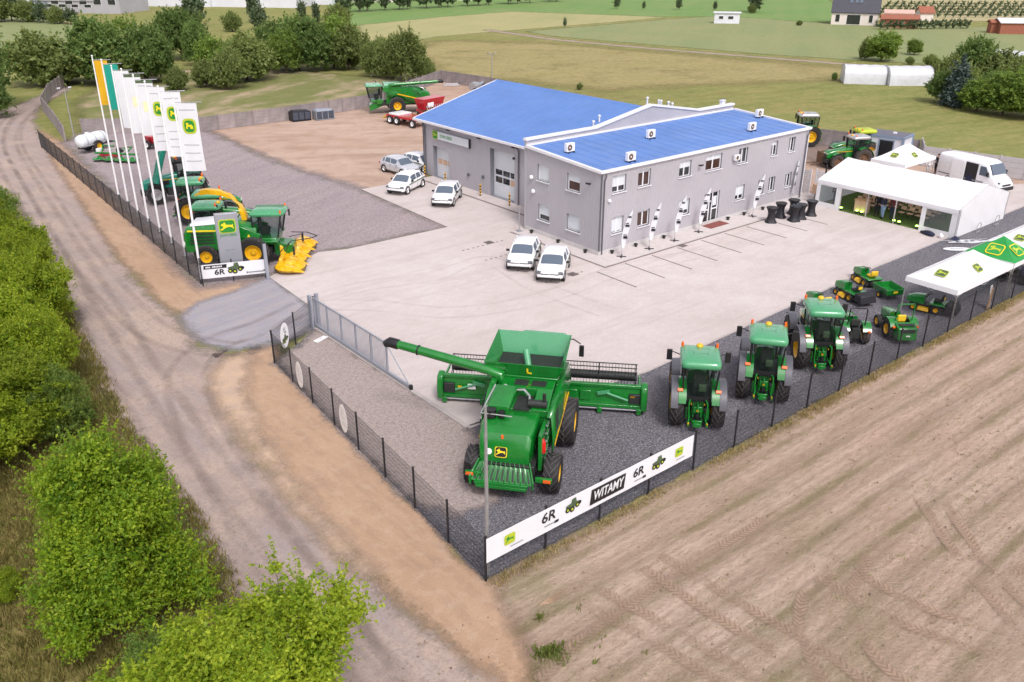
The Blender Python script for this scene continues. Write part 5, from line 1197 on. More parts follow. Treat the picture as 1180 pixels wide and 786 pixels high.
    for y in (.35, .75): la.tube([(1.16, y - .55, .95), (1.20, y - .1, 2.0), (1.20, y, 2.72)], .025, 6)
    ld = part('ladder', la, t)
    rg = MB('steel')
    for i in range(6):
        z = 1.05 + .29*i; f_ = (z - .95)/1.77; rg.box(1.14, 1.23, -.18 + .5*f_, .22 + .5*f_, z, z + .03)
    part('rungs', rg, ld, smooth=0)
    part('fire_extinguisher', MB('redbright').lathe([(0, 0), (.09, 0), (.10, .05), (.10, .42), (.05, .52), (.03, .58), (0, .58)], (1.12, -.12, 1.62), n=12), t)
    part('side_box', MB('green').box(.98, 1.12, -.45, .9, 1.0, 2.5), t, bevel=.02)
    # grain tank
    tk = MB('green').box(-1.34, 1.34, 2.40, 4.55, 2.6, 3.16); part('grain_tank', tk.xf(TT), t, bevel=.03)
    if openbin:
        b = [(-1.30, 2.45, 3.16), (1.30, 2.45, 3.16), (1.30, 4.45, 3.16), (-1.30, 4.45, 3.16)]; z1 = 3.86
        T = [(-1.60, 2.28, 3.74), (1.60, 2.28, 3.74), (1.55, 4.75, 4.04), (-1.55, 4.75, 4.04)]
        for i, nm in enumerate(('back', 'right', 'front', 'left')):
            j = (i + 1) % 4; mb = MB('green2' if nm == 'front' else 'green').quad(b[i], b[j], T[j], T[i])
            e = part('tank_extension', mb.xf(TT), t, smooth=0); m_ = e.modifiers.new('solid', 'SOLIDIFY'); m_.thickness = .03
        part('filling_auger', MB('green2').tube([(.1, 3.0, 3.1), (-.15, 3.6, 3.72)], .13, 10).xf(TT), t)
        part('marking', MB('emyellow').box(.16, .23, 0, .008, 0, .26).box(.16, .36, 0, .008, 0, .07).xf(TT @ Matrix.Translation((-.05, 2.33, 3.32)) @ Matrix.Rotation(R(15), 4, 'X')), t, smooth=0)
        part('tank_floor', MB('dark').box(-1.29, 1.29, 2.46, 4.44, 3.165, 3.18).xf(TT), t, smooth=0)
    else:
        part('tank_cover', MB('green2').loft([rr(2.4, 1.2, 3.16, 3.45, .2), rr(4.4, 1.2, 3.16, 3.5, .2)]).xf(TT), t)
    if auger_out:
        ap = [(-1.05, 2.75, 2.7), (-1.1, 2.72, 3.22), (-1.6, 2.78, 3.34), (-5.55, 3.25, 3.90)]
    else:
        ap = [(-1.3, 4.3, 2.9), (-1.45, 4.2, 3.35), (-1.5, 3.6, 3.42), (-1.5, -1.6, 3.62)]
    au = part('unloading_auger', MB('green').tube(ap, [.22, .22, .205, .18], 14), t)
    e0, e1 = Vector(ap[2]), Vector(ap[3]); dv = (e1 - e0).normalized()
    part('spout', MB('black').tube([e1 - dv*.1, e1 + dv*.28, e1 + dv*.50 + Vector((0, 0, -.14))], [.215, .215, .15], 12), au)
    part('collar', MB('black').tube([e0 + dv*3.0, e0 + dv*3.06], .215, 12), au)
    # cab
    cb = MB('green').box(-.9, .9, 4.62, 5.3, 1.5, 2.0).box(-.85, .85, 5.3, 6.0, 1.7, 1.95); part('cab_base', cb.xf(TC), t, bevel=.03)
    b = [(-.85, 4.7, 1.95), (.85, 4.7, 1.95), (.80, 6.05, 1.95), (-.80, 6.05, 1.95)]; T = [(-.92, 4.68, 3.45), (.92, 4.68, 3.45), (.88, 6.35, 3.45), (-.88, 6.35, 3.45)]
    mb = MB('glass')
    for i in range(4): mb.quad(b[i], b[(i + 1) % 4], T[(i + 1) % 4], T[i])
    part('cab_glass', mb.xf(TC), t, smooth=0)
    pf = MB('black')
    for i in range(4): pf.tube([b[i], T[i]], .05, 6)
    part('cab_frame', pf.xf(TC), t); part('seat', MB('seat').box(-.27, .27, 5.0, 5.5, 2.0, 2.5).box(-.27, .27, 4.85, 5.0, 2.4, 3.1).xf(TC), t, bevel=.04)
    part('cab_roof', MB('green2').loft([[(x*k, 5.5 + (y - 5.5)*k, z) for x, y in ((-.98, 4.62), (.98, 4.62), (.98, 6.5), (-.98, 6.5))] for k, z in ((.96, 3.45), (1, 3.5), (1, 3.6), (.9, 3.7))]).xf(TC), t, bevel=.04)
    part('mirror', MB('black').tube([(.9, 5.9, 3.5), (1.4, 5.75, 3.62), (1.72, 5.55, 3.52)], .03, 6).obox((1.78, 5.5, 3.22), .20, .10, .50), t, bevel=.03)
    fh = MB('green').hexa([(-.65, 4.9, .95), (.65, 4.9, .95), (.65, 6.6, .35), (-.65, 6.6, .35)], [(-.65, 4.9, 1.6), (.65, 4.9, 1.6), (.65, 6.6, 1.05), (-.65, 6.6, 1.05)]); part('feeder_house', fh, t, bevel=.03)
    if header: pass
    return t

def header(label, loc, rz, Wd=9.2):
    """grain header; origin below the middle of its back wall, +y forward"""
    t = thing('grain_header', label, 'harvester header', loc, rz); h = Wd/2
    bk = MB('green').hexa([(-h, 0, .28), (h, 0, .28), (h, .10, .28), (-h, .10, .28)], [(-h, .12, 1.18), (h, .12, 1.18), (h, .22, 1.18), (-h, .22, 1.18)])
    bk.box(-h, h, .06, .26, 1.182, 1.32); part('back_wall', bk, t, bevel=.015)
    tb = MB('green').box(-h, h, -.12, .0, .30, .44); part('beam', tb, t, bevel=.01)
    part('lower_tube', MB('steel').tube([(-h, -.02, .20), (h, -.02, .20)], .055, 8), t)
    part('platform', MB('steel').hexa([(-h, .12, .18), (h, .12, .18), (h, 1.35, .10), (-h, 1.35, .10)], [(-h, .12, .24), (h, .12, .24), (h, 1.35, .13), (-h, 1.35, .13)]), t, smooth=0)
    part('cross_auger', MB('dark').tube([(-h + .1, .62, .55), (h - .1, .62, .55)], .24, 14), t)
    for s in (-1, 1):
        e = MB('green').prism([(-.18, .2), (1.0, .12), (1.75, .14), (1.5, .5), (.9, 1.0), (.35, 1.38), (-.05, 1.30), (-.22, .8)], 'x', min(s*h, s*(h + .28)), max(s*h, s*(h + .28))); part('end_shield', e, t, bevel=.06)
        part('drive_box', MB('dark').box(min(s*h, s*(h - .5)), max(s*h, s*(h - .5)), -.05, .1, .5, .95), t, bevel=.03)
    for x in (1.35, 1.95, -1.35, -1.95): part('access_panel', MB('green').box(x - .24, x + .24, -.03, .05, .55, 1.02), t, bevel=.02)
    for x in (-.62, .62): part('frame_post', MB('green').box(x - .07, x + .07, -.2, .12, .2, 1.35), t, bevel=.02)
    for s in (-1, 1):
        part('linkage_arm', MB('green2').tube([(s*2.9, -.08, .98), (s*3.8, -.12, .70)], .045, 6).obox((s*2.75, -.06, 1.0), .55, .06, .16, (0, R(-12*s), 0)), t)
        for x in (2.6, 4.3): part('skid', MB('green').box(s*x - .1, s*x + .1, -.2, .05, .05, .32), t, bevel=.02)
        part('reel_arm', MB('green').tube([(s*(h - .08), .1, 1.25), (s*(h - .08), 1.1, 1.30), (s*(h - .08), 1.25, 1.25)], .06, 6), t)
    part('warning_plate', MB('white').box(-3.25, -2.9, -.05, -.035, .72, .98), t, smooth=0); part('stripe_mark', MB('yellow').box(-3.7, -3.52, -.05, -.035, .76, .86).box(-1.2, -.75, .045, .058, 1.22, 1.28).box(3.9, 4.1, -.05, -.035, .8, .88), t, smooth=0)
    # reel
    cy, cz = 1.05, 1.28
    part('reel_tube', MB('dark').tube([(-h + .2, cy, cz), (h - .2, cy, cz)], .17, 14), t)
    for k in range(6):
        a = 2*pi*k/6 + .25; y, z = cy + .55*cos(a), cz + .55*sin(a)
        mb = MB('dark').tube([(-h + .2, y, z), (h - .2, y, z)], .025, 6); b_ = part('reel_bat', mb, t)
        tn = MB('dark')
        for i in range(58):
            x = -h + .3 + (Wd - .6)*i/57; tn.tube([(x, y, z), (x, y + .04, z - .24)], .010, 3, False)
        part('tines', tn, b_, smooth=0)
    for i in range(6):
        x = -h + .25 + (Wd - .5)*i/5; mb = MB('dark')
        for k in range(6):
            a = 2*pi*k/6 + .25; mb.tube([(x, cy, cz), (x, cy + .55*cos(a), cz + .55*sin(a))], .022, 4)
        part('reel_star', mb, t)
    return t

def forage_harvester(label, loc, rz):
    t = thing('forage_harvester', label, 'harvester', loc, rz)
    for s in (-1, 1):
        wheel(t, s*1.25, 2.95, .98, .70, .52, 20, .055); wheel(t, s*1.2, 0, .72, .52, .38, 18, .045)
    part('chassis', MB('dark').box(-.9, .9, -.9, 4.0, .6, 1.15).box(-1.0, 1.0, 2.8, 3.1, .8, 1.1).box(-1., 1., -.12, .12, .6, .85), t, bevel=.03)
    def sec(y, w, z0, z1, r): return [(w, y, z0), (w, y, z1 - r), (w - r*.3, y, z1 - r*.3), (w - r, y, z1), (-w + r, y, z1), (-w + r*.3, y, z1 - r*.3), (-w, y, z1 - r), (-w, y, z0)]
    bd = MB('green').loft([sec(-1.35, .95, 1.0, 2.15, .3), sec(-1.15, 1.12, .95, 2.5, .3), sec(.9, 1.2, 1.15, 2.72, .28), sec(2.2, 1.15, 1.45, 2.80, .3), sec(3.2, 1.1, 1.5, 2.45, .3)])
    b_ = part('body', bd, t, smooth=40)
    part('top_cover', MB('trim').loft([[(-.85, -.9, 2.56), (.85, -.9, 2.56), (.7, -.9, 2.68), (-.7, -.9, 2.68)], [(-.85, 1.8, 2.78), (.85, 1.8, 2.78), (.7, 1.8, 2.92), (-.7, 1.8, 2.92)]]), t, bevel=.03)
    for s in (-1, 1):
        lv = MB('dark')
        for i in range(4): lv.box(s*1.19 - .02, s*1.19 + .02, -.95 + .05*i, .62, 1.55 + .20*i, 1.64 + .20*i)
        part('louvres', lv, b_, smooth=0); part('stripe', MB('emyellow').box(s*1.205 - .012, s*1.205 + .012, -1.0, .75, 2.32, 2.42), b_, smooth=0)
        part('side_panel', MB('green').prism([(.9, 1.25), (2.0, 1.9), (3.3, 1.75), (3.5, 2.1), (2.0, 2.75), (.9, 2.6)], 'x', min(s*1.16, s*1.24), max(s*1.16, s*1.24)), b_, bevel=.03)
        part('tail_lamp', MB('white').box(s*.9 - .1, s*.9 + .1, -1.38, -1.3, 1.4, 1.62), t, smooth=0)
        part('warning_mark', MB('emyellow').poly([(s*1.245, 2.65, 1.95), (s*1.245, 2.85, 1.95), (s*1.245, 2.75, 2.15)]), b_, smooth=0)
    part('rear_grille', MB('dark').box(-.75, .75, -1.40, -1.33, 1.15, 1.95), t, bevel=.02)
    # cab at the front
    part('cab_base', MB('green').box(-1.0, 1.0, 2.9, 4.4, 1.35, 1.75), t, bevel=.05)
    b = [(-.85, 3.0, 1.75), (.85, 3.0, 1.75), (.78, 4.45, 1.75), (-.78, 4.45, 1.75)]; T = [(-.92, 2.95, 3.15), (.92, 2.95, 3.15), (.88, 4.75, 3.15), (-.88, 4.75, 3.15)]
    mb = MB('glass')
    for i in range(4): mb.quad(b[i], b[(i + 1) % 4], T[(i + 1) % 4], T[i])
    part('cab_glass', mb, t, smooth=0); pf = MB('black')
    for i in range(4): pf.tube([b[i], T[i]], .055, 6)
    part('cab_frame', pf, t); part('seat', MB('seat').box(-.27, .27, 3.3, 3.8, 1.8, 2.25).box(-.27, .27, 3.15, 3.3, 2.2, 2.9), t, bevel=.04)
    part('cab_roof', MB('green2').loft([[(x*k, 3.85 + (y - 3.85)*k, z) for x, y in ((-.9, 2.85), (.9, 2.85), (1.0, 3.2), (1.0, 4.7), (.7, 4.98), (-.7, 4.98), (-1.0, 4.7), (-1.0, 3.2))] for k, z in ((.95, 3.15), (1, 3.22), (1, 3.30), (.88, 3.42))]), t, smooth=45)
    for s in (-1, 1):
        part('beacon', MB('orange').lathe([(0, .2), (.06, .17), (.065, 0)], (s*.85, 4.75, 3.32), n=10), t)
        part('mirror', MB('black').tube([(s*.9, 4.7, 2.9), (s*1.35, 4.85, 2.9)], .02, 6).obox((s*1.42, 4.85, 2.75), .22, .08, .42), t, bevel=.02)
        part('platform', MB('green').box(min(s*.95, s*1.45), max(s*.95, s*1.45), 3.1, 4.5, 1.62, 1.72), t, bevel=.02)
    # spout curving up and back
    sp = [(0, 2.35, 2.7), (0, 2.30, 3.2), (0, 2.10, 3.75), (0, 1.65, 4.22), (0, 1.0, 4.50), (0, .25, 4.58), (0, -.2, 4.52)]
    part('spout', MB('yellow').loft([[(x*w, y - (z_*dy), z + z_*dz) for x, z_ in ((-1, -.16), (1, -.16), (1, .16), (-1, .16))] for (_, y, z), w, dy, dz in zip(sp, (.26, .24, .22, .21, .20, .20, .20), (1, 1, .85, .5, .15, 0, -.1), (0, .1, .5, .85, 1, 1, 1))]), t, bevel=.03)
    part('spout_base', MB('dark').tube([(0, 2.35, 2.55), (0, 2.35, 2.75)], .36, 14), t)
    part('spout_flap', MB('yellow').obox((0, -.35, 4.42), .42, .34, .1, (R(25), 0, 0)), t, bevel=.02)
    part('feeder_house', MB('green').hexa([(-.6, 4.1, .55), (.6, 4.1, .55), (.55, 5.3, .4), (-.55, 5.3, .4)], [(-.6, 4.1, 1.35), (.6, 4.1, 1.35), (.55, 5.3, 1.2), (-.55, 5.3, 1.2)]), t, bevel=.03)
    # rotary maize header
    n0 = len(KIDS.get(t.name, []))
    hd = MB('yellow').hexa([(-2.1, 5.3, .35), (2.1, 5.3, .35), (2.1, 5.6, .35), (-2.1, 5.6, .35)], [(-2.0, 5.35, .78), (2.0, 5.35, .78), (2.0, 5.55, .70), (-2.0, 5.55, .70)]).hexa([(-.8, 5.2, .4), (.8, 5.2, .4), (.8, 5.5, .4), (-.8, 5.5, .4)], [(-.7, 5.2, 1.2), (.7, 5.2, 1.2), (.7, 5.4, 1.1), (-.7, 5.4, 1.1)])
    h_ = part('maize_header', hd, t, bevel=.05)
    for x, r in ((-2.15, .95), (-.72, .80), (.72, .80), (2.15, .95)):
        dr = MB('yellow').lathe([(0, .72), (r*.3, .70), (r*.45, .56), (r*.8, .48), (r, .34), (r, .20), (0, .20)], (x, 6.05, 0), n=22); d_ = part('drum', dr, h_, smooth=25)
        rg = MB('dark'); rg.lathe([(r*1.01, .28), (r*1.05, .26), (r*1.01, .24)], (x, 6.05, 0), n=22); part('cutter_ring', rg, d_)
        rb = MB('yellow')
        for k in range(10):
            a = 2*pi*k/10; rb.obox((x + r*.68*cos(a), 6.05 + r*.68*sin(a), .53), r*.5, .04, .10, (0, R(20), a))
        part('drum_ribs', rb, d_, smooth=0)
    for x in (-2.9, -1.42, 0, 1.42, 2.9):
        part('divider', MB('yellow').loft([[(x - .2, 5.9, .3), (x + .2, 5.9, .3), (x + .14, 5.9, .72), (x - .14, 5.9, .72)], [(x - .16, 6.5, .2), (x + .16, 6.5, .2), (x + .1, 6.5, .50), (x - .1, 6.5, .50)], [(x - .02, 7.05, .12), (x + .02, 7.05, .12), (x + .02, 7.05, .18), (x - .02, 7.05, .18)]]), h_, bevel=.03)
    part('frame_tube', MB('black').tube([(-2.1, 5.45, 1.2), (-2.15, 6.5, 1.15), (-1.8, 7.2, 1.0)], .03, 6).tube([(-1.1, 5.5, 1.2), (-1.1, 6.3, 1.35), (.3, 6.6, 1.3)], .025, 6), h_)
    part('folding_arm', MB('black').tube([(2.0, 5.4, 1.1), (2.3, 6.3, 2.0), (2.2, 7.4, 2.1), (2.1, 7.9, 2.25)], .03, 6).tube([(1.9, 5.8, 1.2), (2.25, 6.2, 1.9)], .025, 6), h_)
    for x, y in ((-1.5, 6.3), (1.3, 6.2)): part('marker', MB('black').box(x - .07, x + .07, y - .05, y + .05, .75, 1.3), h_, smooth=0)
    h_.location.y = -.75
    return t

def compact_tractor(label, loc, rz, rops='black', rear='dark', body='green'):
    t = thing('compact_tractor', label, 'tractor', loc, rz, None)
    for s in (-1, 1): wheel(t, s*.56, 0, .52, .34, .27, 14, .035, 'yellow', 'rubberdust' if rear == 'dark' else 'rubber'); wheel(t, s*.50, 1.45, .34, .22, .18, 12, .025, 'yellow', 'rubber')
    part('chassis', MB('dark').box(-.2, .2, -.35, 1.9, .3, .62), t, bevel=.02)
    part('hood', MB(body).loft([rounded(.28, .55, .7, .62, .12), rounded(.26, .48, 1.5, .60, .12), rounded(.20, .34, 1.95, .60, .1)]), t, smooth=50)
    part('floor', MB('black').box(-.48, .48, .1, .75, .55, .62), t, bevel=.02)
    for s in (-1, 1): f = part('fender', MB(body).loft([[(s*.32, cos(R(a))*.6, .52 + sin(R(a))*.6), (s*.74, cos(R(a))*.6, .52 + sin(R(a))*.6), (s*.74, cos(R(a))*.64, .52 + sin(R(a))*.64), (s*.32, cos(R(a))*.64, .52 + sin(R(a))*.64)] for a in range(40, 165, 14)]), t); part('tail_lamp', MB('orange').box(s*.60 - .07, s*.60 + .07, -.66, -.60, .82, .92), f, smooth=0)
    part('seat', MB('yellowseat' if rear != 'dark' else 'seat').box(-.22, .22, .0, .42, .80, .95).box(-.22, .22, -.1, .02, .92, 1.30), t, bevel=.05)
    part('steering_wheel', MB('black').lathe([(.15, 0), (.165, .015), (.18, 0), (.165, -.015), (.15, 0)], (0, .62, 1.22), 'z', 12).tube([(0, .75, .9), (0, .62, 1.22)], .03, 6), t)
    part('rollbar', MB(rops).tube([(-.42, -.25, .7), (-.42, -.35, 1.95), (-.36, -.36, 2.02), (.36, -.36, 2.02), (.42, -.35, 1.95), (.42, -.25, .7)], .032, 8), t)
    lk = MB('dark' if rear == 'dark' else body); 
    if rear == 'dark':
        for s in (-1, 1): lk.tube([(s*.18, -.3, .5), (s*.3, -.95, .42)], .04, 6); lk.tube([(s*.2, -.35, .85), (s*.28, -.7, .45)], .03, 6)
        lk.box(-.2, .2, -.5, -.3, .4, .95); part('rear_linkage', lk, t, bevel=.01)
    else:
        lk.loft([[(-.52, -.35, .30), (.52, -.35, .30), (.52, -.35, 1.05), (-.52, -.35, 1.05)], [(-.48, -1.05, .28), (.48, -1.05, .28), (.48, -.95, .92), (-.48, -.95, .92)]]); b = part('grass_collector', lk, t, bevel=.05)
        part('vent', MB('dark').box(-.38, .38, -.99, -.96, .62, .86).box(-.38, .38, -.80, -.5, 1.0, 1.012), b, smooth=0); part('lamp', MB('white').box(-.1, .1, -1.06, -1.03, .5, .56), b, smooth=0)
    return t

def ride_mower(label, loc, rz, bag=True, cart=False):
    t = thing('ride_on_mower', label, 'mower', loc, rz, 'ride on mowers on the dark gravel')
    for s in (-1, 1): wheel(t, s*.42, 0, .27, .24, .13, 12, .02); wheel(t, s*.40, 1.2, .20, .16, .10, 0)
    part('chassis', MB('dark').box(-.3, .3, -.4, 1.45, .18, .40), t, bevel=.02)
    part('hood', MB('green').loft([rounded(.27, .50, .72, .40, .1), rounded(.27, .46, 1.2, .40, .12), rounded(.21, .3, 1.62, .40, .1)]), t, smooth=50)
    part('fender', MB('green').box(-.50, .50, -.42, .42, .50, .60), t, bevel=.05)
    part('deck', MB('yellow').hexa([(-.60, .35, .10), (.60, .35, .10), (.55, .98, .10), (-.55, .98, .10)], [(-.50, .4, .28), (.50, .4, .28), (.45, .95, .28), (-.45, .95, .28)]), t, bevel=.03)
    part('seat', MB('yellowseat' if not bag else 'seat').box(-.22, .22, -.15, .26, .62, .74).box(-.22, .22, -.26, -.12, .72, 1.02), t, bevel=.05)
    part('seat_pad', MB('yellowseat').box(-.13, .13, -.272, -.262, .78, .95), t, smooth=0)
    part('steering_wheel', MB('black').lathe([(.14, 0), (.16, .018), (.18, 0), (.16, -.018), (.14, 0)], (0, .52, .98), 'z', 12).tube([(0, .70, .7), (0, .52, .98)], .03, 6), t)
    if bag:
        part('grass_bag', MB('cloth_black').loft([[(-.55, -.45, .25), (.55, -.45, .25), (.52, -.45, .72), (-.52, -.45, .72)], [(-.55, -1.1, .22), (.55, -1.1, .22), (.50, -1.0, .66), (-.50, -1.0, .66)]]), t, bevel=.05)
    if cart:
        c = thing('garden_cart', 'small open green tipping cart hitched behind a ride on mower', 'cart', loc, rz)
        for s in (-1, 1): wheel(c, s*.55, -1.7, .20, .14, .10, 0)
        mb = MB('green'); x, y0, y1, z0, z1 = .5, -2.35, -1.0, .32, .70
        mb.box(-x, x, y0, y1, z0, z0 + .04)
        for s in (-1, 1): mb.hexa([(s*x, y0, z0), (s*(x - .03), y0, z0), (s*(x - .03), y1, z0), (s*x, y1, z0)], [(s*(x + .1), y0 - .05, z1), (s*(x + .07), y0 - .05, z1), (s*(x + .07), y1 + .05, z1), (s*(x + .1), y1 + .05, z1)])
        mb.hexa([(-x, y0, z0), (x, y0, z0), (x, y0 + .03, z0), (-x, y0 + .03, z0)], [(-x - .07, y0 - .05, z1 - .03), (x + .07, y0 - .05, z1 - .03), (x + .07, y0 - .02, z1 - .03), (-x - .07, y0 - .02, z1 - .03)])
        mb.hexa([(-x, y1 - .03, z0), (x, y1 - .03, z0), (x, y1, z0), (-x, y1, z0)], [(-x - .07, y1 + .02, z1 - .03), (x + .07, y1 + .02, z1 - .03), (x + .07, y1 + .05, z1 - .03), (-x - .07, y1 + .05, z1 - .03)])
        b = part('bin', mb, c, bevel=.008); part('drawbar', MB('dark').tube([(0, -1.1, .3), (0, -.45, .28)], .03, 6), c); part('emblem', MB('emyellow').box(-.14, .14, y0 - .05, y0 - .035, .46, .58), b, smooth=0)
    return t
# ------------------------------------------------------------------ cars, van, tents, people, small things
def car(label, loc, rz, paint='whitecar', stripe=True, lamp=True):
    t = thing('parked_car', label, 'car', loc, rz, 'white cars parked by the hall')
    st = [(-2.04, .62, .40, .74), (-2.0, .78, .32, .90), (-1.75, .85, .26, .985), (-.8, .875, .22, .975), (.5, .875, .22, .955), (.98, .87, .23, .935), (1.4, .86, .25, .875), (1.75, .83, .27, .79), (1.96, .74, .30, .69), (2.05, .56, .36, .58)]
    rings = []
    for y, w, z0, z1 in st:
        zm = z0 + (z1 - z0)*.5
        rings.append([(-w*.92, y, z0), (-w*.985, y, z0 + .07), (-w, y, zm), (-w*.985, y, z1 - .08), (-w*.92, y, z1 - .01), (-w*.5, y, z1 + .03), (w*.5, y, z1 + .03), (w*.92, y, z1 - .01), (w*.985, y, z1 - .08), (w, y, zm), (w*.985, y, z0 + .07), (w*.92, y, z0)])
    o = part('body', MB(paint).loft(rings), t, smooth=60); sb = o.modifiers.new('sub', 'SUBSURF'); sb.levels = 1; sb.render_levels = 2
    # greenhouse: glass shell with painted roof and pillars
    sec = [(-1.86, .72, .97, .70, .985), (-1.52, .77, .975, .56, 1.33), (-1.18, .79, .975, .60, 1.43), (-.42, .80, .97, .625, 1.475), (.16, .80, .96, .60, 1.45), (.36, .79, .955, .585, 1.40), (1.06, .70, .925, .66, .935)]
    gl = MB(); rg = []
    for y, wb, zb, wt, zt in sec: rg.append([(-wb, y, zb), (-wt - .03, y, zt - .05), (-wt + .06, y, zt), (0, y, zt + .035), (wt - .06, y, zt), (wt + .03, y, zt - .05), (wb, y, zb)])
    for i in range(len(rg) - 1):
        for j in range(6):
            glassy = (j in (0, 5) and 1 <= i <= 4) or (i in (0, 5) and j in (1, 2, 3, 4)) or (i == 5 and j in (2, 3))
            gl.use('carglass' if glassy else paint).quad(rg[i][j], rg[i][j + 1], rg[i + 1][j + 1], rg[i + 1][j])
    o = part('windows', gl, t, smooth=50); sb = o.modifiers.new('sub', 'SUBSURF'); sb.levels = 1; sb.render_levels = 2
    pl = MB(paint)
    for s in (-1, 1): pl.tube([(s*.80, -1.16, .97), (s*.70, -1.12, 1.22), (s*.62, -1.08, 1.42)], .045, 6); pl.tube([(s*.815, -.32, .96), (s*.73, -.34, 1.22), (s*.645, -.36, 1.45)], .028, 6); pl.tube([(s*.74, 1.0, .94), (s*.68, .66, 1.2), (s*.595, .34, 1.40)], .032, 6)
    part('pillars', pl, t)
    for s in (-1, 1):
        for y in (1.28, -1.27):
            w_ = wheel(t, s*.76, y, .315, .21, .215, 0, 0, 'silver', 'rubber')
            part('wheel_arch', MB('black').lathe([(.30, s*.876), (.375, s*.876), (.375, s*.80)], (0, y, .33), 'x', 20), t)
        if stripe: part('side_stripe', MB('printgreen').hexa([(s*.878 - .008, -1.75, .80), (s*.878 + .008, -1.75, .80), (s*.885 + .004, 1.0, .72), (s*.885 - .012, 1.0, .72)], [(s*.862 - .008, -1.75, .87), (s*.862 + .008, -1.75, .87), (s*.872 + .004, 1.0, .775), (s*.872 - .012, 1.0, .775)]), t, smooth=0)
        sm = MB('inkgrey')
        for y in (.62, -.34, -1.12): sm.box(s*.876 - .006, s*.876 + .006, y - .007, y + .007, .36, .93)
        for y in (-.22, -1.0): sm.box(s*.885 - .012, s*.885 + .012, y - .09, y + .09, .80, .825)
        part('door_seams', sm, t, smooth=0)
        part('mirror', MB('black' if stripe else paint).obox((s*.95, .62, .98), .20, .12, .13), t, bevel=.02)
        part('headlight', MB('lampglass').obox((s*.66, 1.885, .665), .30, .22, .115, (R(-18), 0, R(-24*s))), t, bevel=.03)
        part('tail_lamp', MB('red').box(min(s*.55, s*.80), max(s*.55, s*.80), -2.03, -1.92, .66, .86), t, bevel=.02)
    part('grille', MB('black').box(-.54, .54, 1.86, 2.035, .575, .645), t, bevel=.015)
    part('bumper_intake', MB('black').box(-.66, .66, 1.80, 2.06, .30, .42), t, bevel=.02)
    part('number_plate', MB('white').box(-.26, .26, 2.05, 2.075, .44, .54), t, smooth=0)
    part('badge', MB('silver').lathe([(0, 2.045), (.055, 2.045), (.06, 2.03)], (0, 0, .61), 'y', 12), t)
    return t

def van(label, loc, rz):
    t = thing('delivery_van', label, 'van', loc, rz)
    def sec(y, w, z0, z1, r): return [(-w, y, z0), (-w*1.0, y, z0 + (z1 - z0)*.5), (-w*.94, y, z1 - r), (-w*.94 + r, y, z1), (w*.94 - r, y, z1), (w*.94, y, z1 - r), (w, y, z0 + (z1 - z0)*.5), (w, y, z0)]
    vb = part('body', MB('white').loft([sec(-3.0, .98, .5, 2.36, .2), sec(-2.9, 1.02, .42, 2.45, .16), sec(1.1, 1.02, .42, 2.48, .18), sec(1.55, 1.0, .42, 2.38, .24), sec(2.05, .98, .42, 1.55, .2), sec(2.6, .95, .42, 1.22, .18), sec(2.9, .85, .45, 1.0, .15)]), t, bevel=.07, smooth=50)
    part('windscreen', MB('carglass').hexa([(-.82, 2.10, 1.52), (.82, 2.10, 1.52), (.78, 1.62, 2.26), (-.78, 1.62, 2.26)], [(-.82, 2.16, 1.54), (.82, 2.16, 1.54), (.78, 1.68, 2.29), (-.78, 1.68, 2.29)]), t, smooth=0)
    for s in (-1, 1):
        part('side_window', MB('carglass').prism([(1.02, 1.35), (1.95, 1.35), (1.75, 1.68), (1.50, 2.08), (1.02, 2.08)], 'x', min(s*.955, s*1.022), max(s*.955, s*1.022)), t, smooth=0)
        for y in (1.95, -1.75): wheel(t, s*.90, y, .36, .24, .22, 0, 0, 'silver', 'rubber')
        part('mirror', MB('black').obox((s*1.15, 1.85, 1.55), .16, .16, .34), t, bevel=.03)
        part('bump_strip', MB('inkgrey').box(min(s*1.015, s*1.04), max(s*1.015, s*1.04), -2.8, 1.5, .78, .88), t, smooth=0)
        part('headlight', MB('carglass').box(min(s*.55, s*.85), max(s*.55, s*.85), 2.62, 2.83, .88, 1.08), t, bevel=.04)
    part('cargo_opening', MB('ink').box(1.0, 1.035, -.30, .82, .62, 2.18), t, smooth=0)
    part('cargo_load', MB('cl_navy').box(1.036, 1.06, -.1, .5, .64, 1.15), t, bevel=.01)
    part('sliding_door', MB('white').box(1.045, 1.10, -1.6, -.32, .6, 2.22), t, bevel=.03)
    part('bumper', MB('dark').hexa([(-.95, 2.55, .35), (.95, 2.55, .35), (.82, 3.0, .35), (-.82, 3.0, .35)], [(-.96, 2.55, .68), (.96, 2.55, .68), (.84, 3.02, .62), (-.84, 3.02, .62)]), t, bevel=.04)
    part('grille', MB('black').box(-.5, .5, 2.80, 2.93, .72, .86), t, bevel=.02)
    return t

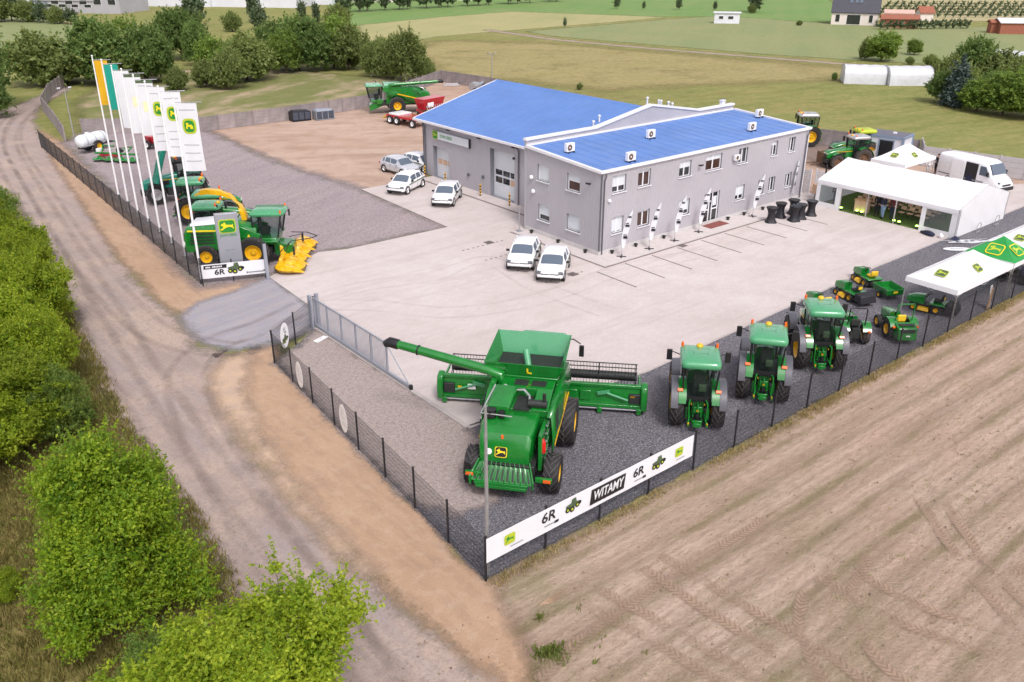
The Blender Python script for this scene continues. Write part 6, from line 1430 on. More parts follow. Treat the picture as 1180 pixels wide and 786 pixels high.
def popup_tent(label, x0, x1, y0, y1, he, hp, mat='fabric', logos=(), cat='tent', rz=0, legs=True):
    cx, cy = (x0 + x1)/2, (y0 + y1)/2; hx, hy = (x1 - x0)/2, (y1 - y0)/2
    t = thing('canopy_tent', label, cat, (cx, cy, 0), rz)
    ridge = max(0, hx - hy)*.55; ridge_y = max(0, hy - hx)*.55
    n = 8; rings = []
    cor = [(-hx, -hy), (hx, -hy), (hx, hy), (-hx, hy)]; top = [(-ridge, -ridge_y), (ridge, -ridge_y), (ridge, ridge_y), (-ridge, ridge_y)]
    for k in range(n + 1):
        f = k/n; ring = []
        z = he + (hp - he)*(f**1.25)
        for (ax, ay), (bx_, by_), (tx, ty), (ux, uy) in zip(cor, cor[1:] + cor[:1], top, top[1:] + top[:1]):
            for j in range(5):
                g = j/5; px_, py_ = ax + (bx_ - ax)*g, ay + (by_ - ay)*g; qx, qy = tx + (ux - tx)*g, ty + (uy - ty)*g
                sag = -.05*sin(pi*g)*sin(pi*f)
                ring.append((px_ + (qx - px_)*f, py_ + (qy - py_)*f, z + sag))
        rings.append(ring)
    part('canopy', MB(mat).loft(rings, cap=False), t, smooth=22)
    vm = 'fabric'
    r0 = [(x*1.004, y*1.004, he + .02) for x, y, z in rings[0]]; r1 = [(x*1.012, y*1.012, he - .26) for x, y, z in rings[0]]
    part('valance', MB(vm).loft([r0, r1], cap=False), t, smooth=20)
    for i, (x, y) in enumerate(cor):
        part('leg', MB('silver').box(x*.985 - .025, x*.985 + .025, y*.985 - .025, y*.985 + .025, 0, he), t, smooth=0)
    fr = MB('silver')
    for (ax, ay), (bx_, by_) in zip(cor, cor[1:] + cor[:1]):
        m = 4
        for j in range(m):
            p, q = (ax + (bx_ - ax)*j/m, ay + (by_ - ay)*j/m), (ax + (bx_ - ax)*(j + 1)/m, ay + (by_ - ay)*(j + 1)/m)
            fr.tube([(p[0]*.98, p[1]*.98, he - (.06 if j % 2 else .42)), (q[0]*.98, q[1]*.98, he - (.42 if j % 2 else .06))], .014, 4)
    part('truss', fr, t, smooth=0)
    for face, w, u, f in logos:                    # face index, size, along, up the slope
        (ax, ay), (bx_, by_) = cor[face], cor[(face + 1) % 4]; tm = ((top[face][0] + top[(face + 1) % 4][0])/2, (top[face][1] + top[(face + 1) % 4][1])/2)
        mx, my = ax + (bx_ - ax)*u, ay + (by_ - ay)*u
        z = he + (hp - he)*(f**1.25); dz = (hp - he)*1.25*f**.25
        o = Vector((mx + (tm[0] - mx)*f, my + (tm[1] - my)*f, z + .03)); ux_ = Vector((bx_ - ax, by_ - ay, 0)).normalized(); uy_ = Vector((tm[0] - mx, tm[1] - my, dz)); uy_ = (uy_ - ux_*uy_.dot(ux_)).normalized()
        part('emblem', emblem_mb(w, w*.88, 'emyellow' if mat == 'greenfabric' else 'emlime', 'greenfabric' if mat == 'greenfabric' else 'printgreen', 'emlime', .01).xf(plane_mtx(o, ux_, uy_)), t)
    return t

def person(label, loc, rz, top='cl_black', legs='cl_navy', pose=None, hair='hair', scale=1., sleeves=True, tilt=0):
    """one skinned body mesh in a standing or walking pose, clothes and hair as children"""
    pose = pose or {}
    t = thing('person', label, 'person', loc, rz); t.scale = (scale,)*3
    st = pose.get('stride', 0.0)
    la = pose.get('larm', ((-.25, .0, 1.12), (-.27, .06, .88))); ra = pose.get('rarm', ((.25, .0, 1.12), (.27, .06, .88)))
    V = {'pel': ((0, 0, .96), .13), 'waist': ((0, 0, 1.10), .125), 'chest': ((0, .0, 1.32), .15), 'neckb': ((0, .0, 1.46), .075), 'neck': ((0, .01, 1.53), .055),
         'head0': ((0, .02, 1.60), .078), 'head1': ((0, .025, 1.68), .092), 'head2': ((0, .02, 1.755), .065),
         'hl': ((-.10, 0, .92), .105), 'kl': ((-.11, .03 + st*.22, .50), .066), 'al': ((-.11, -.02 + st*.42, .08), .042), 'tl': ((-.12, .13 + st*.42, .035), .035),
         'hr': ((.10, 0, .92), .105), 'kr': ((.11, .03 - st*.12, .50), .066), 'ar': ((.11, -.02 - st*.40, .08), .042), 'tr': ((.12, .13 - st*.40, .035), .035),
         'sl': ((-.19, 0, 1.42), .062), 'el': (la[0], .045), 'wl': (la[1], .034), 'fl': ((la[1][0]*1.0, la[1][1] + .03, la[1][2] - .10), .030),
         'sr': ((.19, 0, 1.42), .062), 'er': (ra[0], .045), 'wr': (ra[1], .034), 'fr': ((ra[1][0]*1.0, ra[1][1] + .03, ra[1][2] - .10), .030)}
    E = [('pel', 'waist'), ('waist', 'chest'), ('chest', 'neckb'), ('neckb', 'neck'), ('neck', 'head0'), ('head0', 'head1'), ('head1', 'head2'),
         ('pel', 'hl'), ('hl', 'kl'), ('kl', 'al'), ('al', 'tl'), ('pel', 'hr'), ('hr', 'kr'), ('kr', 'ar'), ('ar', 'tr'),
         ('neckb', 'sl'), ('sl', 'el'), ('el', 'wl'), ('wl', 'fl'), ('neckb', 'sr'), ('sr', 'er'), ('er', 'wr'), ('wr', 'fr')]
    def skin(name, keys, edges, grow, mat, parent, root):
        me = bpy.data.meshes.new(name); ix = {k: i for i, k in enumerate(keys)}
        me.from_pydata([V[k][0] for k in keys], [(ix[a], ix[b]) for a, b in edges], [])
        o = link(name, me, parent); me.materials.append(MAT[mat])
        m_ = o.modifiers.new('skin', 'SKIN'); m_.use_smooth_shade = True; s_ = o.modifiers.new('sub', 'SUBSURF'); s_.levels = 1; s_.render_levels = 1
        for k in keys:
            sv = me.skin_vertices[0].data[ix[k]]; r = V[k][1] + grow; sv.radius = (r, r*(.82 if k in ('chest', 'waist', 'pel') else 1)); sv.use_root = (k == root)
        return o
    b = skin('body', list(V), E, 0, 'skin', t, 'pel')
    sk = ['pel', 'waist', 'chest', 'neckb', 'sl', 'el', 'sr', 'er'] + (['wl', 'wr'] if sleeves else [])
    skin('jacket', sk, [e for e in E if e[0] in sk and e[1] in sk], .022, top, t, 'waist')
    tk = ['pel', 'hl', 'kl', 'al', 'hr', 'kr', 'ar']
    skin('trousers', tk, [e for e in E if e[0] in tk and e[1] in tk], .018, legs, t, 'pel')
    mb = MB(hair).ball((0, .0, 1.725), .102, .112, .085, 14, 8); part('hair', mb, t)
    sh = MB('black')
    for k in ('l', 'r'):
        a_, q = V['a' + k][0], V['t' + k][0]; sh.ball((q[0], (a_[1] + q[1])/2, .05), .055, .14, .055, 10, 6)
    part('shoes', sh, t)
    fc = MB('hair'); 
    for s in (-1, 1): fc.ball((s*.034, .115, 1.675), .012, .008, .009, 6, 4)
    part('eyes', fc, t); part('nose', MB('skin').ball((0, .122, 1.645), .014, .022, .022, 8, 6), t); part('mouth', MB('cl_maroon').ball((0, .108, 1.602), .024, .008, .007, 8, 4), t)
    return t

def build_marquee():
    X0, X1, Y0, Y1, he, hr = 21.55, 29.1, -13.0, -2.0, 2.05, 3.2
    XR = (X0 + X1)/2
    t = thing('marquee_tent', 'big white marquee with an open front and clear end windows', 'tent', (X0, Y1, 0)); O = Vector((X0, Y1, 0))
    L = Y1 - Y0; W = X1 - X0; xr = W/2
    nb = 24
    def P(x, s):
        z = he + (hr - he)*(1 - abs(x - xr)/xr); bay = (s/L*5) % 1
        return (x, -s, z - .045*sin(pi*bay)*(1 if 0 < s < L else 0) - .02*sin(pi*abs(x)/W*2)*0)
    mb = MB('fabric'); mb.loft([[P(-.06 + (W + .12)*i/10, L*k/nb) for i in range(11)] for k in range(nb + 1)], cap=False, closed=False)
    part('roof', mb, t, smooth=30)
    part('valance', MB('fabric').box(-.085, -.065, -L, 0, he - .28, he), t, smooth=0)
    # gable ends with wind ripples
    for s, nm in ((0, 'end_wall'), (L, 'end_wall')):
        n = 16; rings = []
        for k in range(9):
            f = k/8; rings.append([(W*i/n, -s - (.05*sin(i*1.3 + k*.8)*sin(pi*f)*(1 if s else 0)), (.02 + (he + (hr - he)*(1 - abs(W*i/n - xr)/xr) - .03 - .02)*f)) for i in range(n + 1)])
        part(nm, MB('fabric').loft(rings, cap=False, closed=False), t, smooth=40)
    part('back_wall', MB('fabric').quad((W, 0, .02), (W, -L, .02), (W, -L, he), (W, 0, he)), t, smooth=0)
    # front window panels
    for a, b in ((0, 2.1), (L - 2.55, L)):
        fr = MB('fabric')
        wl, wr, wz0, wz1 = a + .32, b - .42, .38, he - .38
        for y0, y1, z0, z1 in ((a, b, 0, wz0), (a, b, wz1, he - .285), (a, wl, wz0, wz1), (wr, b, wz0, wz1)): fr.quad((-.03, -y0, z0), (-.03, -y1, z0), (-.03, -y1, z1), (-.03, -y0, z1))
        w_ = part('front_panel', fr, t, smooth=0)
        part('clear_window', MB('tentclear').quad((-.022, -wl, wz0), (-.022, -wr, wz0), (-.022, -wr, wz1), (-.022, -wl, wz1)), w_, smooth=0)
    for s in (0, 2.1, 4.3, 6.5, L - 2.55, L):
        part('post', MB('silver').box(.0, .07, -s - .035 if s else -.06, -s + .035 if s < L else -s + .06, 0, he - .02), t, smooth=0)
        part('post', MB('silver').box(W - .075, W - .005, -s - .035 if s else -.06, -s + .035 if s < L else -s + .06, 0, he - .02), t, smooth=0)
    fl = thing('turf_carpet', 'green artificial turf carpet under the marquee', 'carpet', (X0, Y1, 0)); part('carpet', MB('turf').box(.05, W - .05, -L + .05, -.05, .004, .03), fl, smooth=0)
    # folded chairs in rows, facing the left end
    c0 = None; n = 0
    rows = ['nearest the opening', 'second from the opening', 'third from the opening', 'deepest inside']
    for r, x in enumerate((23.35, 24.2, 25.1, 26.0)):
        for k in range(9):
            y = -4.55 - .62*k - (.5 if k > 4 else 0)
            if r == 0 and k in (3, 4): continue
            lab = 'folding wooden chair in the row %s of the marquee' % rows[r]
            if c0 is None:
                c0 = thing('folding_chair', lab, 'chair', (x, y, .03), R(90), 'folding chairs under the marquee')
                part('seat', MB('plywood').box(-.21, .21, -.2, .2, .43, .465), c0, bevel=.012)
                part('backrest', MB('plywood').hexa([(-.21, -.22, .62), (.21, -.22, .62), (.21, -.19, .62), (-.21, -.19, .62)], [(-.21, -.29, .86), (.21, -.29, .86), (.21, -.26, .86), (-.21, -.26, .86)]), c0, bevel=.01)
                for s in (-1, 1):
                    part('leg', MB('black').tube([(s*.225, .22, 0), (s*.225, -.28, .88)], .016, 6), c0); part('leg', MB('black').tube([(s*.195, -.24, 0), (s*.195, .16, .43)], .016, 6), c0)
                part('crossbar', MB('black').tube([(-.225, .12, .17), (.225, .12, .17)], .012, 5), c0)
            else: dup(c0, None, (x + .06*sin(n*1.7), y, .03), R(90 + 8*sin(n*2.1)), lab)
            n += 1
    # lime floor lamps with the light they really cast
    for i, (p, lab) in enumerate((((21.75, -4.15), 'lime floor lamp by the left window panel of the marquee'), ((21.95, -5.35), 'lime floor lamp left of the pair at the wooden lectern box'), ((21.95, -5.75), 'lime floor lamp right of the pair at the wooden lectern box'), ((21.75, -8.45), 'yellow green floor lamp left of the thin post in the opening'), ((21.75, -8.85), 'green floor lamp right of the thin post in the opening'), ((21.75, -10.2), 'lime floor lamp beside the right window panel'), ((21.75, -10.6), 'lime floor lamp at the black bag outside the marquee'))):
        l = thing('floor_lamp', lab, 'floor lamp', (*p, .03), 0, 'lime floor lamps along the marquee front')
        part('housing', MB('black').lathe([(0, 0), (.12, 0), (.13, .16), (.11, .18)], n=14), l); part('lens', MB('lime_lamp').ball((0, 0, .17), .115, .115, .075, 14, 6), l)
    # lectern box, bag, base weight
    l = thing('lectern_box', 'beige wooden lectern box at the marquee opening', 'lectern', (22.35, -5.5, .03), R(8)); part('body', MB('plywood').box(-.28, .28, -.5, .5, 0, .95), l, bevel=.02); part('top', MB('wood').box(-.33, .33, -.55, .55, .953, 1.0), l, bevel=.01); part('panel_line', MB('wood').box(-.292, -.283, -.02, .02, .02, .93), l, smooth=0)
    b = thing('black_bag', 'slumped black bag outside the right window panel of the marquee', 'bag', (21.0, -11.5, 0), R(70)); part('body', MB('cl_navy').ball((0, 0, .14), .52, .26, .17, 18, 10), b); part('flap', MB('cl_black').ball((.42, .05, .10), .3, .2, .1, 14, 8), b); part('strap', MB('black').tube([(-.3, .1, .24), (0, .22, .34), (.3, .1, .22)], .02, 6), b)
    b = thing('white_bag', 'small crumpled white bag beside the black bag', 'bag', (21.05, -12.35, 0), R(20)); part('body', MB('fabric').ball((0, 0, .13), .2, .16, .16, 12, 8).ball((.08, .05, .24), .1, .08, .1, 10, 6), b)
    b = thing('flag_stand', 'grey feather flag leaning folded against the marquee corner', 'flag', (21.35, -13.2, 0), R(20)); part('base', MB('cl_navy').hexa([(-.4, -.3, 0), (.4, -.3, 0), (.4, .3, 0), (-.4, .3, 0)], [(-.06, -.06, .28), (.06, -.06, .28), (.06, .06, .28), (-.06, .06, .28)]), b, bevel=.01); part('pole', MB('steel').tube([(0, 0, .2), (0, 0, 2.1)], .025, 6), b)
    for (x, y), lab in (((24.4, -13.35), 'small grey metal loop hanging at the marquee end wall, nearer the front'), ((27.2, -13.35), 'small grey metal loop hanging at the marquee end wall, nearer the van')):
        b = thing('hose_loop', lab, 'hoop', (x, y, 0)); part('hoop', MB('inkgrey').tube([(-.28, 0, .05), (-.3, 0, .45), (-.15, 0, .68), (.15, 0, .68), (.3, 0, .45), (.28, 0, .1)], .022, 6), b); part('foot', MB('inkgrey').box(-.34, .34, -.05, .05, .0, .05), b, smooth=0)
    # feather flag lying on the gravel with its pole, and a fallen oval board
    f = thing('fallen_feather_flag', 'white feather flag lying flat on the dark gravel by the marquee', 'flag', (*G(1117, 279), 0), R(-32))
    rings = []
    for i in range(13):
        v = i/12; w = .62*math.sin(pi*min(1, v*.92 + .08))**.7; rings.append([(-1.6 + 3.3*v, -w/2 + w*k/4, .05 + .03*sin(v*9 + k)) for k in range(5)])
    part('sail', MB('flagwhite').loft(rings, cap=False, closed=False), f, smooth=60); part('pole', MB('steel').tube([(-1.9, .34, .05), (1.5, .36, .06)], .02, 6), f)
    mb = MB('inkgrey')
    for x in (-.9, -.3, .1, .7): mb.box(x, x + .22, -.1, .12, .115, .12)
    part('print_block', mb, f, smooth=0)
    o = thing('fallen_oval_sign', 'white oval sign lying on the dark gravel behind the canopies', 'sign', (*G(1103, 287.5), 0), R(-38)); part('board', MB('banner').prism([(.95*cos(2*pi*k/26), .36*sin(2*pi*k/26)) for k in range(26)], 'z', .03, .05), o, smooth=0)
    mb = MB('inkgrey')
    for i in range(5): mb.box(-.45 + .18*i, -.32 + .18*i, -.05, .05, .053, .056)
    part('print_line', mb, o, smooth=0)
    # people
    person('person in black standing in the marquee opening left of the jeans wearer', (22.35, -6.72, .03), R(100), 'cl_black', 'cl_black', {'larm': ((-.24, .05, 1.15), (-.12, .16, 1.0)), 'rarm': ((.24, .05, 1.15), (.10, .18, 1.0))})
    person('person in navy top and pale blue jeans in the marquee opening', (22.15, -7.30, .03), R(70), 'cl_navy', 'cl_jean', {'larm': ((-.25, .08, 1.15), (-.16, .22, 1.08)), 'rarm': ((.25, .05, 1.14), (.14, .18, 1.02)), 'stride': .15})
    person('person in maroon and dark clothes leaning on the right in the marquee opening', (22.35, -7.95, .03), R(115), 'cl_maroon', 'cl_navy', {'larm': ((-.26, .06, 1.14), (-.2, .2, 1.05)), 'rarm': ((.28, 0, 1.12), (.30, .06, .86)), 'stride': .2})
    person('person in dark clothes seen through the left clear marquee window', (22.9, -2.9, .03), R(100), 'cl_maroon', 'cl_navy')
    person('person in white working clothes beside the van', (37.5, -2.75, 0), R(150), 'cl_white', 'cl_white', {'stride': .2})
    person('person in black walking ahead of another near the white van', (38.4, -3.05, 0), R(100), 'cl_black', 'cl_black', {'stride': .5}, sleeves=False)
    person('person in dark maroon walking just behind the one in black', (38.9, -3.45, 0), R(95), 'cl_maroon', 'cl_black', {'stride': -.5}, sleeves=False)

def build_vehicles():
    MAT['tentclear'] = glass_mat('clear tent foil', (.25, .27, .30), .25)
    # hero harvester with header
    combine('big green combine harvester seen from behind with open grain tank', (-21.04, -17.04), R(-50.5))
    header('long green grain header with black reel in front of the big harvester', (-16.35, -13.15), R(-47), 8.7)
    # three tractors in the front row
    tractor('green tractor nearest the big harvester in the front row, mirrors spread wide', (-12.1, -18.35), R(-47))
    tractor('middle green tractor of the three in the front row, turned slightly', (-7.95, -18.7), R(-53))
    tractor('green tractor at the right of the front row, next to the compact tractor', (-3.3, -18.5), R(-45), scale=1.0)
    compact_tractor('small compact tractor with black roll bar beside the row of big tractors', (.65, -18.0), R(-47), 'black', 'dark', 'green')
    compact_tractor('small green tractor with green roll bar and square rear grass collector', (3.0, -19.2), R(-38), 'green', 'box', 'green')
    ride_mower('ride on mower half hidden behind a big tractor roof', (2.9, -14.9), R(-25), bag=False)
    ride_mower('ride on mower with a square black grass bag at the paving edge', (5.9, -15.0), R(-20), bag=True)
    ride_mower('ride on mower pulling the small green cart', (8.7, -14.3), R(-27), bag=False, cart=True)
    ride_mower('ride on mower with black grass bag under the white canopy, facing the paving', (7.9, -18.8), R(14), bag=True)
    # yard row behind the flagpoles
    forage_harvester('green forage harvester with yellow spout and yellow rotary header', (-20.0, 14.9), R(-36 - 90))
    tractor('green tractor first behind the forage harvester, mostly hidden', (-19.3, 17.4), R(-126), scale=1.)
    tractor('green tractor second behind the forage harvester with its yellow wheel showing', (-18.2, 20.2), R(-122), scale=1.)
    tractor('green tractor farthest of the three behind the forage harvester, cab lit pale', (-17.8, 24.3), R(-118), scale=1.)
    tl = tractor('teal green tractor with raised front loader behind the flagpoles', (-15.2, 30.7), R(78), 'teal', 'black', 'silver', scale=1.05, fend='black')
    def inv(p): return tuple((Matrix.Rotation(-tl.rotation_euler.z, 4, 'Z') @ (Vector(p) - tl.location)) / 1.05)
    q = [inv((*G(u, v, z), z)) for u, v, z in ((181, 214, 1.9), (186, 190, 3.4), (192, 167, 4.9), (199, 165, 4.9), (207, 165, 4.85))]
    part('loader_arm', MB('teal').tube(q[:3], .20, 6).tube([(x + .55, y + .1, z) for x, y, z in q[:3]], .16, 6), tl)
    part('loader_bucket', MB('black').tube(q[2:4], .16, 8).tube(q[3:], [.30, .52], 6), tl)
    # background machines
    combine('green combine harvester without header parked far back by the concrete fence', (20.9, 51.4), R(65), False, False, False)
    # cars
    car('white hatchback by the office wall, left one of the near pair', G(604, 290, .7), R(131))
    car('white hatchback by the office wall, nearest the office corner', G(638, 302, .7), R(131))
    car('white hatchback standing at the yard edge in front of the silver car', G(468, 209, .7), R(118))
    car('white hatchback parked before the hall wall between the two doors', G(515, 222, .7), R(132))
    car('pale silver saloon at the sandy yard, side turned to the gravel', G(461, 190, .7), R(186), 'silvercar', False)
    car('white car partly hidden behind the hall corner', G(485, 186, .7), R(190), 'whitecar', True)
    van('white delivery van with its dark side door open behind the marquee', (36.6, -7.2), R(168))
    # canopies
    popup_tent('white canopy tent nearest the ride on mowers with two small emblems', 6.25, 12.7, -20.35, -17.5, 2.15, 3.15, 'fabric', ((3, .62, .5, .42), (0, .62, .52, .42)))
    popup_tent('green canopy tent with big yellow outlined emblems', 12.9, 15.75, -20.35, -17.45, 2.15, 3.15, 'greenfabric', ((3, .92, .5, .42), (0, .92, .5, .42)))
    popup_tent('white canopy tent beyond the green one at the picture edge', 15.95, 22.4, -20.35, -17.4, 2.15, 3.15, 'fabric', ((3, .62, .5, .42), (0, .62, .52, .42)))
    popup_tent('white pop up tent with peaked roof behind the marquee', 30.4, 35.4, -4.2, -1.2, 2.2, 3.3, 'fabric', ((3, .6, .5, .45), (0, .6, .5, .4)))
    build_marquee()
    # things under the green canopy
    q = thing('quad_bike', 'dark quad bike under the green canopy', 'quad bike', (16.2, -19.3), R(200))
    for s in (-1, 1):
        for y in (-.6, .6): wheel(q, s*.42, y, .30, .24, .15, 10, .03, 'dark', 'rubber')
    part('frame', MB('dark').box(-.25, .25, -.85, .85, .3, .55), q, bevel=.04); part('fairing', MB('cl_navy').hexa([(-.5, .25, .6), (.5, .25, .6), (.4, 1.0, .55), (-.4, 1.0, .55)], [(-.35, .3, .9), (.35, .3, .9), (.25, .9, .75), (-.25, .9, .75)]), q, bevel=.05)
    part('seat', MB('seat').box(-.2, .2, -.6, .25, .6, .8), q, bevel=.06); part('handlebar', MB('black').tube([(-.4, .25, 1.1), (0, .35, 1.0), (.4, .25, 1.1)], .022, 6), q)
    for s in (-1, 1): part('headlight', MB('white').ball((s*.2, .92, .78), .09), q)
    # leaning oars/boards at the fence
    for (x, y, r_, mt, lab) in ((10.55, -20.35, 8, 'wood', 'narrow raw wooden board leaning at the field fence under the white canopy'), (10.9, -20.3, -14, 'fabric', 'white paddle shaped board leaning at the field fence')):
        o = thing('leaning_board', lab, 'board', (x, y, 0), 0)
        m_ = Matrix.Rotation(R(r_), 4, 'Y'); part('board', MB(mt).prism([(-.05, 0), (.05, 0), (.14, 1.1), (.10, 1.45), (-.10, 1.45), (-.14, 1.1)] if mt == 'fabric' else [(-.14, 0), (.14, 0), (.07, 1.25), (-.05, 1.25)], 'y', -.015, .015).xf(m_), o, bevel=.01)
        part('batten', MB('wood').prism([(-.02, .1), (.02, .1), (.02, 1.1), (-.02, 1.1)], 'y', .016, .035).xf(m_), o, smooth=0)
    # cocktail tables
    t0 = None
    for (u, v), lab in zip(((888, 256), (898.5, 250.5), (913.5, 246.5), (914.5, 254.5), (922, 252), (934, 248)), ('black covered cocktail table nearest the parking bays on the left', 'black covered cocktail table second from the left', 'black covered cocktail table at the back against the office', 'black covered cocktail table in front with glasses on top', 'black covered cocktail table half behind the front one', 'black covered cocktail table nearest the marquee')):
        p = G(u, v)
        if t0 is None:
            t0 = thing('cocktail_table', lab, 'table', (*p, 0), 0, 'black cocktail tables by the office')
            n = 20; rings = []
            for k in range(13):
                f = k/12; r = .40*(1 - .42*sin(pi*min(1, f*1.02))**.8) if f > 0 else .42
                r = .255 + .42*abs(f - .55)**1.9*(1.0 if f < .55 else 2.0)
                rings.append([((r + (.10*abs(cos(2*a)) if f < .1 else .04*abs(cos(2*a))*(1 - f)))*cos(a), (r + (.10*abs(cos(2*a)) if f < .1 else .04*abs(cos(2*a))*(1 - f)))*sin(a), 1.10*f) for a in [2*pi*i/n for i in range(n)]])
            part('cover', MB('cloth_black').loft(rings), t0, smooth=40); part('table_top', MB('black').lathe([(0, 1.13), (.40, 1.13), (.41, 1.115), (.40, 1.1), (0, 1.1)], n=24), t0)
            for s in range(4): part('foot', MB('dark').obox((.36*cos(s*pi/2), .36*sin(s*pi/2), .015), .1, .1, .03, (0, 0, s*pi/2)), t0, smooth=0)
        else: dup(t0, None, (*p, 0), rnd.uniform(0, 3), lab)
    p = G(914.5, 254.5)
    for i in range(5): 
        g = thing('drinking_glass', 'small clear drinking glass on the front cocktail table', 'glass', (p[0] + .18*cos(i*1.3), p[1] + .18*sin(i*1.3), 1.132), 0, 'glasses on the front cocktail table'); part('bowl', MB('carglass').lathe([(0, .01), (.03, .01), (.04, .13), (.036, .13), (.028, .02)], n=10), g)
# ------------------------------------------------------------------ background machines and odds and ends
def build_misc():
    MAT['cabinframe'] = M('grey blue cabin frame', (.20, .26, .36), .5, 0, .06, 2); MAT['cabinroof'] = M('dark cabin roof', (.12, .12, .15), .7, 0, .15, 2)
    # slurry tanker
    t = thing('slurry_tanker', 'pale grey slurry tanker with one big yellow rimmed wheel by the lane fence', 'tanker', (*G(108, 174), 0), R(-60)); t.scale = (.66,)*3
    for s in (-1, 1): wheel(t, s*1.05, 0, .85, .62, .45, 18, .05)
    part('tank', MB('tank').lathe([(0, -2.6), (.5, -2.55), (.85, -2.3), (.95, -1.9), (.95, 1.9), (.85, 2.25), (.5, 2.5), (0, 2.55)], (0, 0, 1.75), 'y', 28), t, smooth=40)
    bd = MB('steel')
    for y in (-1.6, 0, 1.6): bd.lathe([(.955, y - .05), (.975, y - .05), (.975, y + .05), (.955, y + .05)], (0, 0, 1.75), 'y', 28)
    part('band', bd, t); part('chassis', MB('dark').box(-.45, .45, -2.4, 3.6, .72, .92), t, bevel=.02); part('drawbar', MB('green').tube([(0, 3.0, .8), (0, 4.4, .6)], .12, 8), t)
    part('hatch', MB('tank').lathe([(0, 2.86), (.3, 2.84), (.32, 2.6)], (0, -.6, 0), 'z', 16), t); part('pipes', MB('steel').tube([(.9, 2.0, 1.4), (1.05, 1.2, 1.2), (1.05, -1.5, 1.2), (.6, -2.6, 1.2)], .08, 8).tube([(-.3, 2.5, 1.9), (-.3, 2.9, 1.6), (-.3, 2.9, .9)], .09, 8), t)
    # green and red mowing implement
    t = thing('mower_implement', 'green and red folding mower implement on the gravel behind the first flagpoles', 'implement', (-16.1, 47.6), R(-50))
    part('frame', MB('green').tube([(-2.2, 0, .7), (2.2, 0, .7)], .10, 8).tube([(0, 0, .7), (0, 1.6, .9)], .12, 8).tube([(-1.2, -.4, .8), (-1.5, .4, 1.35), (-.6, .8, 1.2)], .07, 6).tube([(1.2, -.4, .8), (1.5, .4, 1.3), (.6, .8, 1.15)], .07, 6), t)
    for x in (-1.7, -.6, .6, 1.7): part('rotor', MB('green').lathe([(0, .5), (.12, .5), (.14, .36), (.62, .28), (.64, .22), (0, .22)], (x, -.2, 0), n=16), t)
    part('guard', MB('red').hexa([(-2.1, .3, .3), (0, .3, .3), (0, .9, .3), (-2.1, .9, .3)], [(-2.0, .4, .62), (0, .4, .62), (0, .8, .62), (-2.0, .8, .62)]), t, bevel=.04); part('cover', MB('white').box(-2.3, -1.9, .3, .75, .62, 1.0), t, bevel=.05); part('gearbox', MB('dark').box(-.25, .25, .4, .8, .7, 1.1), t, bevel=.04)
    part('cylinders', MB('silver').tube([(-.3, .5, 1.05), (-1.4, .2, .95)], .04, 6).tube([(.3, .5, 1.05), (1.4, .2, .95)], .04, 6), t)
    t = thing('field_sprayer', 'small dark red machine half hidden behind flagpoles at the concrete fence', 'implement', (-11.2, 51.3), R(20)); part('frame', MB('dark').box(-.9, .9, -.6, .6, .35, .55), t, bevel=.03); part('hopper', MB('red').hexa([(-.7, -.4, .55), (.7, -.4, .55), (.7, .4, .55), (-.7, .4, .55)], [(-1.0, -.6, 1.25), (1.0, -.6, 1.25), (1.0, .6, 1.25), (-1.0, .6, 1.25)]), t, bevel=.03)
    for s in (-1, 1): wheel(t, s*1.05, 0, .42, .2, .22, 0, 0, 'white', 'rubber')
    # crates by the concrete fence
    for (u, v), mt, lab, k in (((346, 138.5), 'cratemesh', 'dark open frame crate by the back concrete fence', 0), ((373, 137), 'greysign', 'grey tarpaulined crate by the back concrete fence', 1)):
        t = thing('storage_crate', lab, 'crate', (*G(u, v), 0), R(-6)); part('box', MB('cratemesh' if not k else 'cratemesh').box(-1.05, 1.05, -.6, .6, .12, .95), t, bevel=.04)
        fr = MB('ink' if not k else 'inkgrey')
        for x in (-1.06, -.35, .35, 1.06): fr.box(x - .04, x + .04, -.64, .64, .05, 1.0)
        fr.box(-1.1, 1.1, -.66, .66, .0, .1); part('frame', fr, t, smooth=0)
        part('cover', MB('indblue' if k else 'ink').loft([[(-1.0, -.62, .96), (1.0, -.62, .96), (1.0, .62, .96), (-1.0, .62, .96)], [(-.9, -.4, 1.16), (.9, -.4, 1.10), (.9, .4, 1.12), (-.9, .4, 1.18)]]), t, bevel=.05)
    # red planter and red trailer by the far harvester
    t = thing('red_implement', 'tall red and white seed drill beside the far green harvester', 'implement', (18.6, 46.8), R(12))
    part('hopper', MB('red').hexa([(-1.5, -.5, 1.2), (1.5, -.5, 1.2), (1.5, .5, 1.2), (-1.5, .5, 1.2)], [(-1.7, -.8, 2.3), (1.7, -.8, 2.3), (1.7, .8, 2.3), (-1.7, .8, 2.3)]), t, bevel=.06); part('lid', MB('red').box(-1.72, 1.72, -.82, .82, 2.303, 2.42), t, bevel=.04)
    part('frame', MB('red').box(-1.6, 1.6, -.2, .2, .7, 1.0).tube([(0, .2, .8), (0, 2.2, .7)], .13, 8), t, bevel=.02); pp_ = MB('steel')
    for i in range(9): x = -1.4 + .35*i; pp_.tube([(x, -.80, 1.7), (x, -1.05, 1.2), (x, -1.05, .45)], .035, 5)
    part('pipes', pp_, t); part('frame', MB('brownsteel').box(-1.6, 1.6, -1.15, -.95, .55, .72), t, bevel=.02)
    part('panel', MB('white').box(-1.2, -.2, -.815, -.80, 1.5, 2.0), t, smooth=0)
    ds = MB('dark')
    for i in range(9): ds.lathe([(0, -1.5 + .37*i), (.28, -1.5 + .37*i), (0, -1.46 + .37*i)], (0, -1.2, .28), 'x', 14)
    part('discs', ds, t)
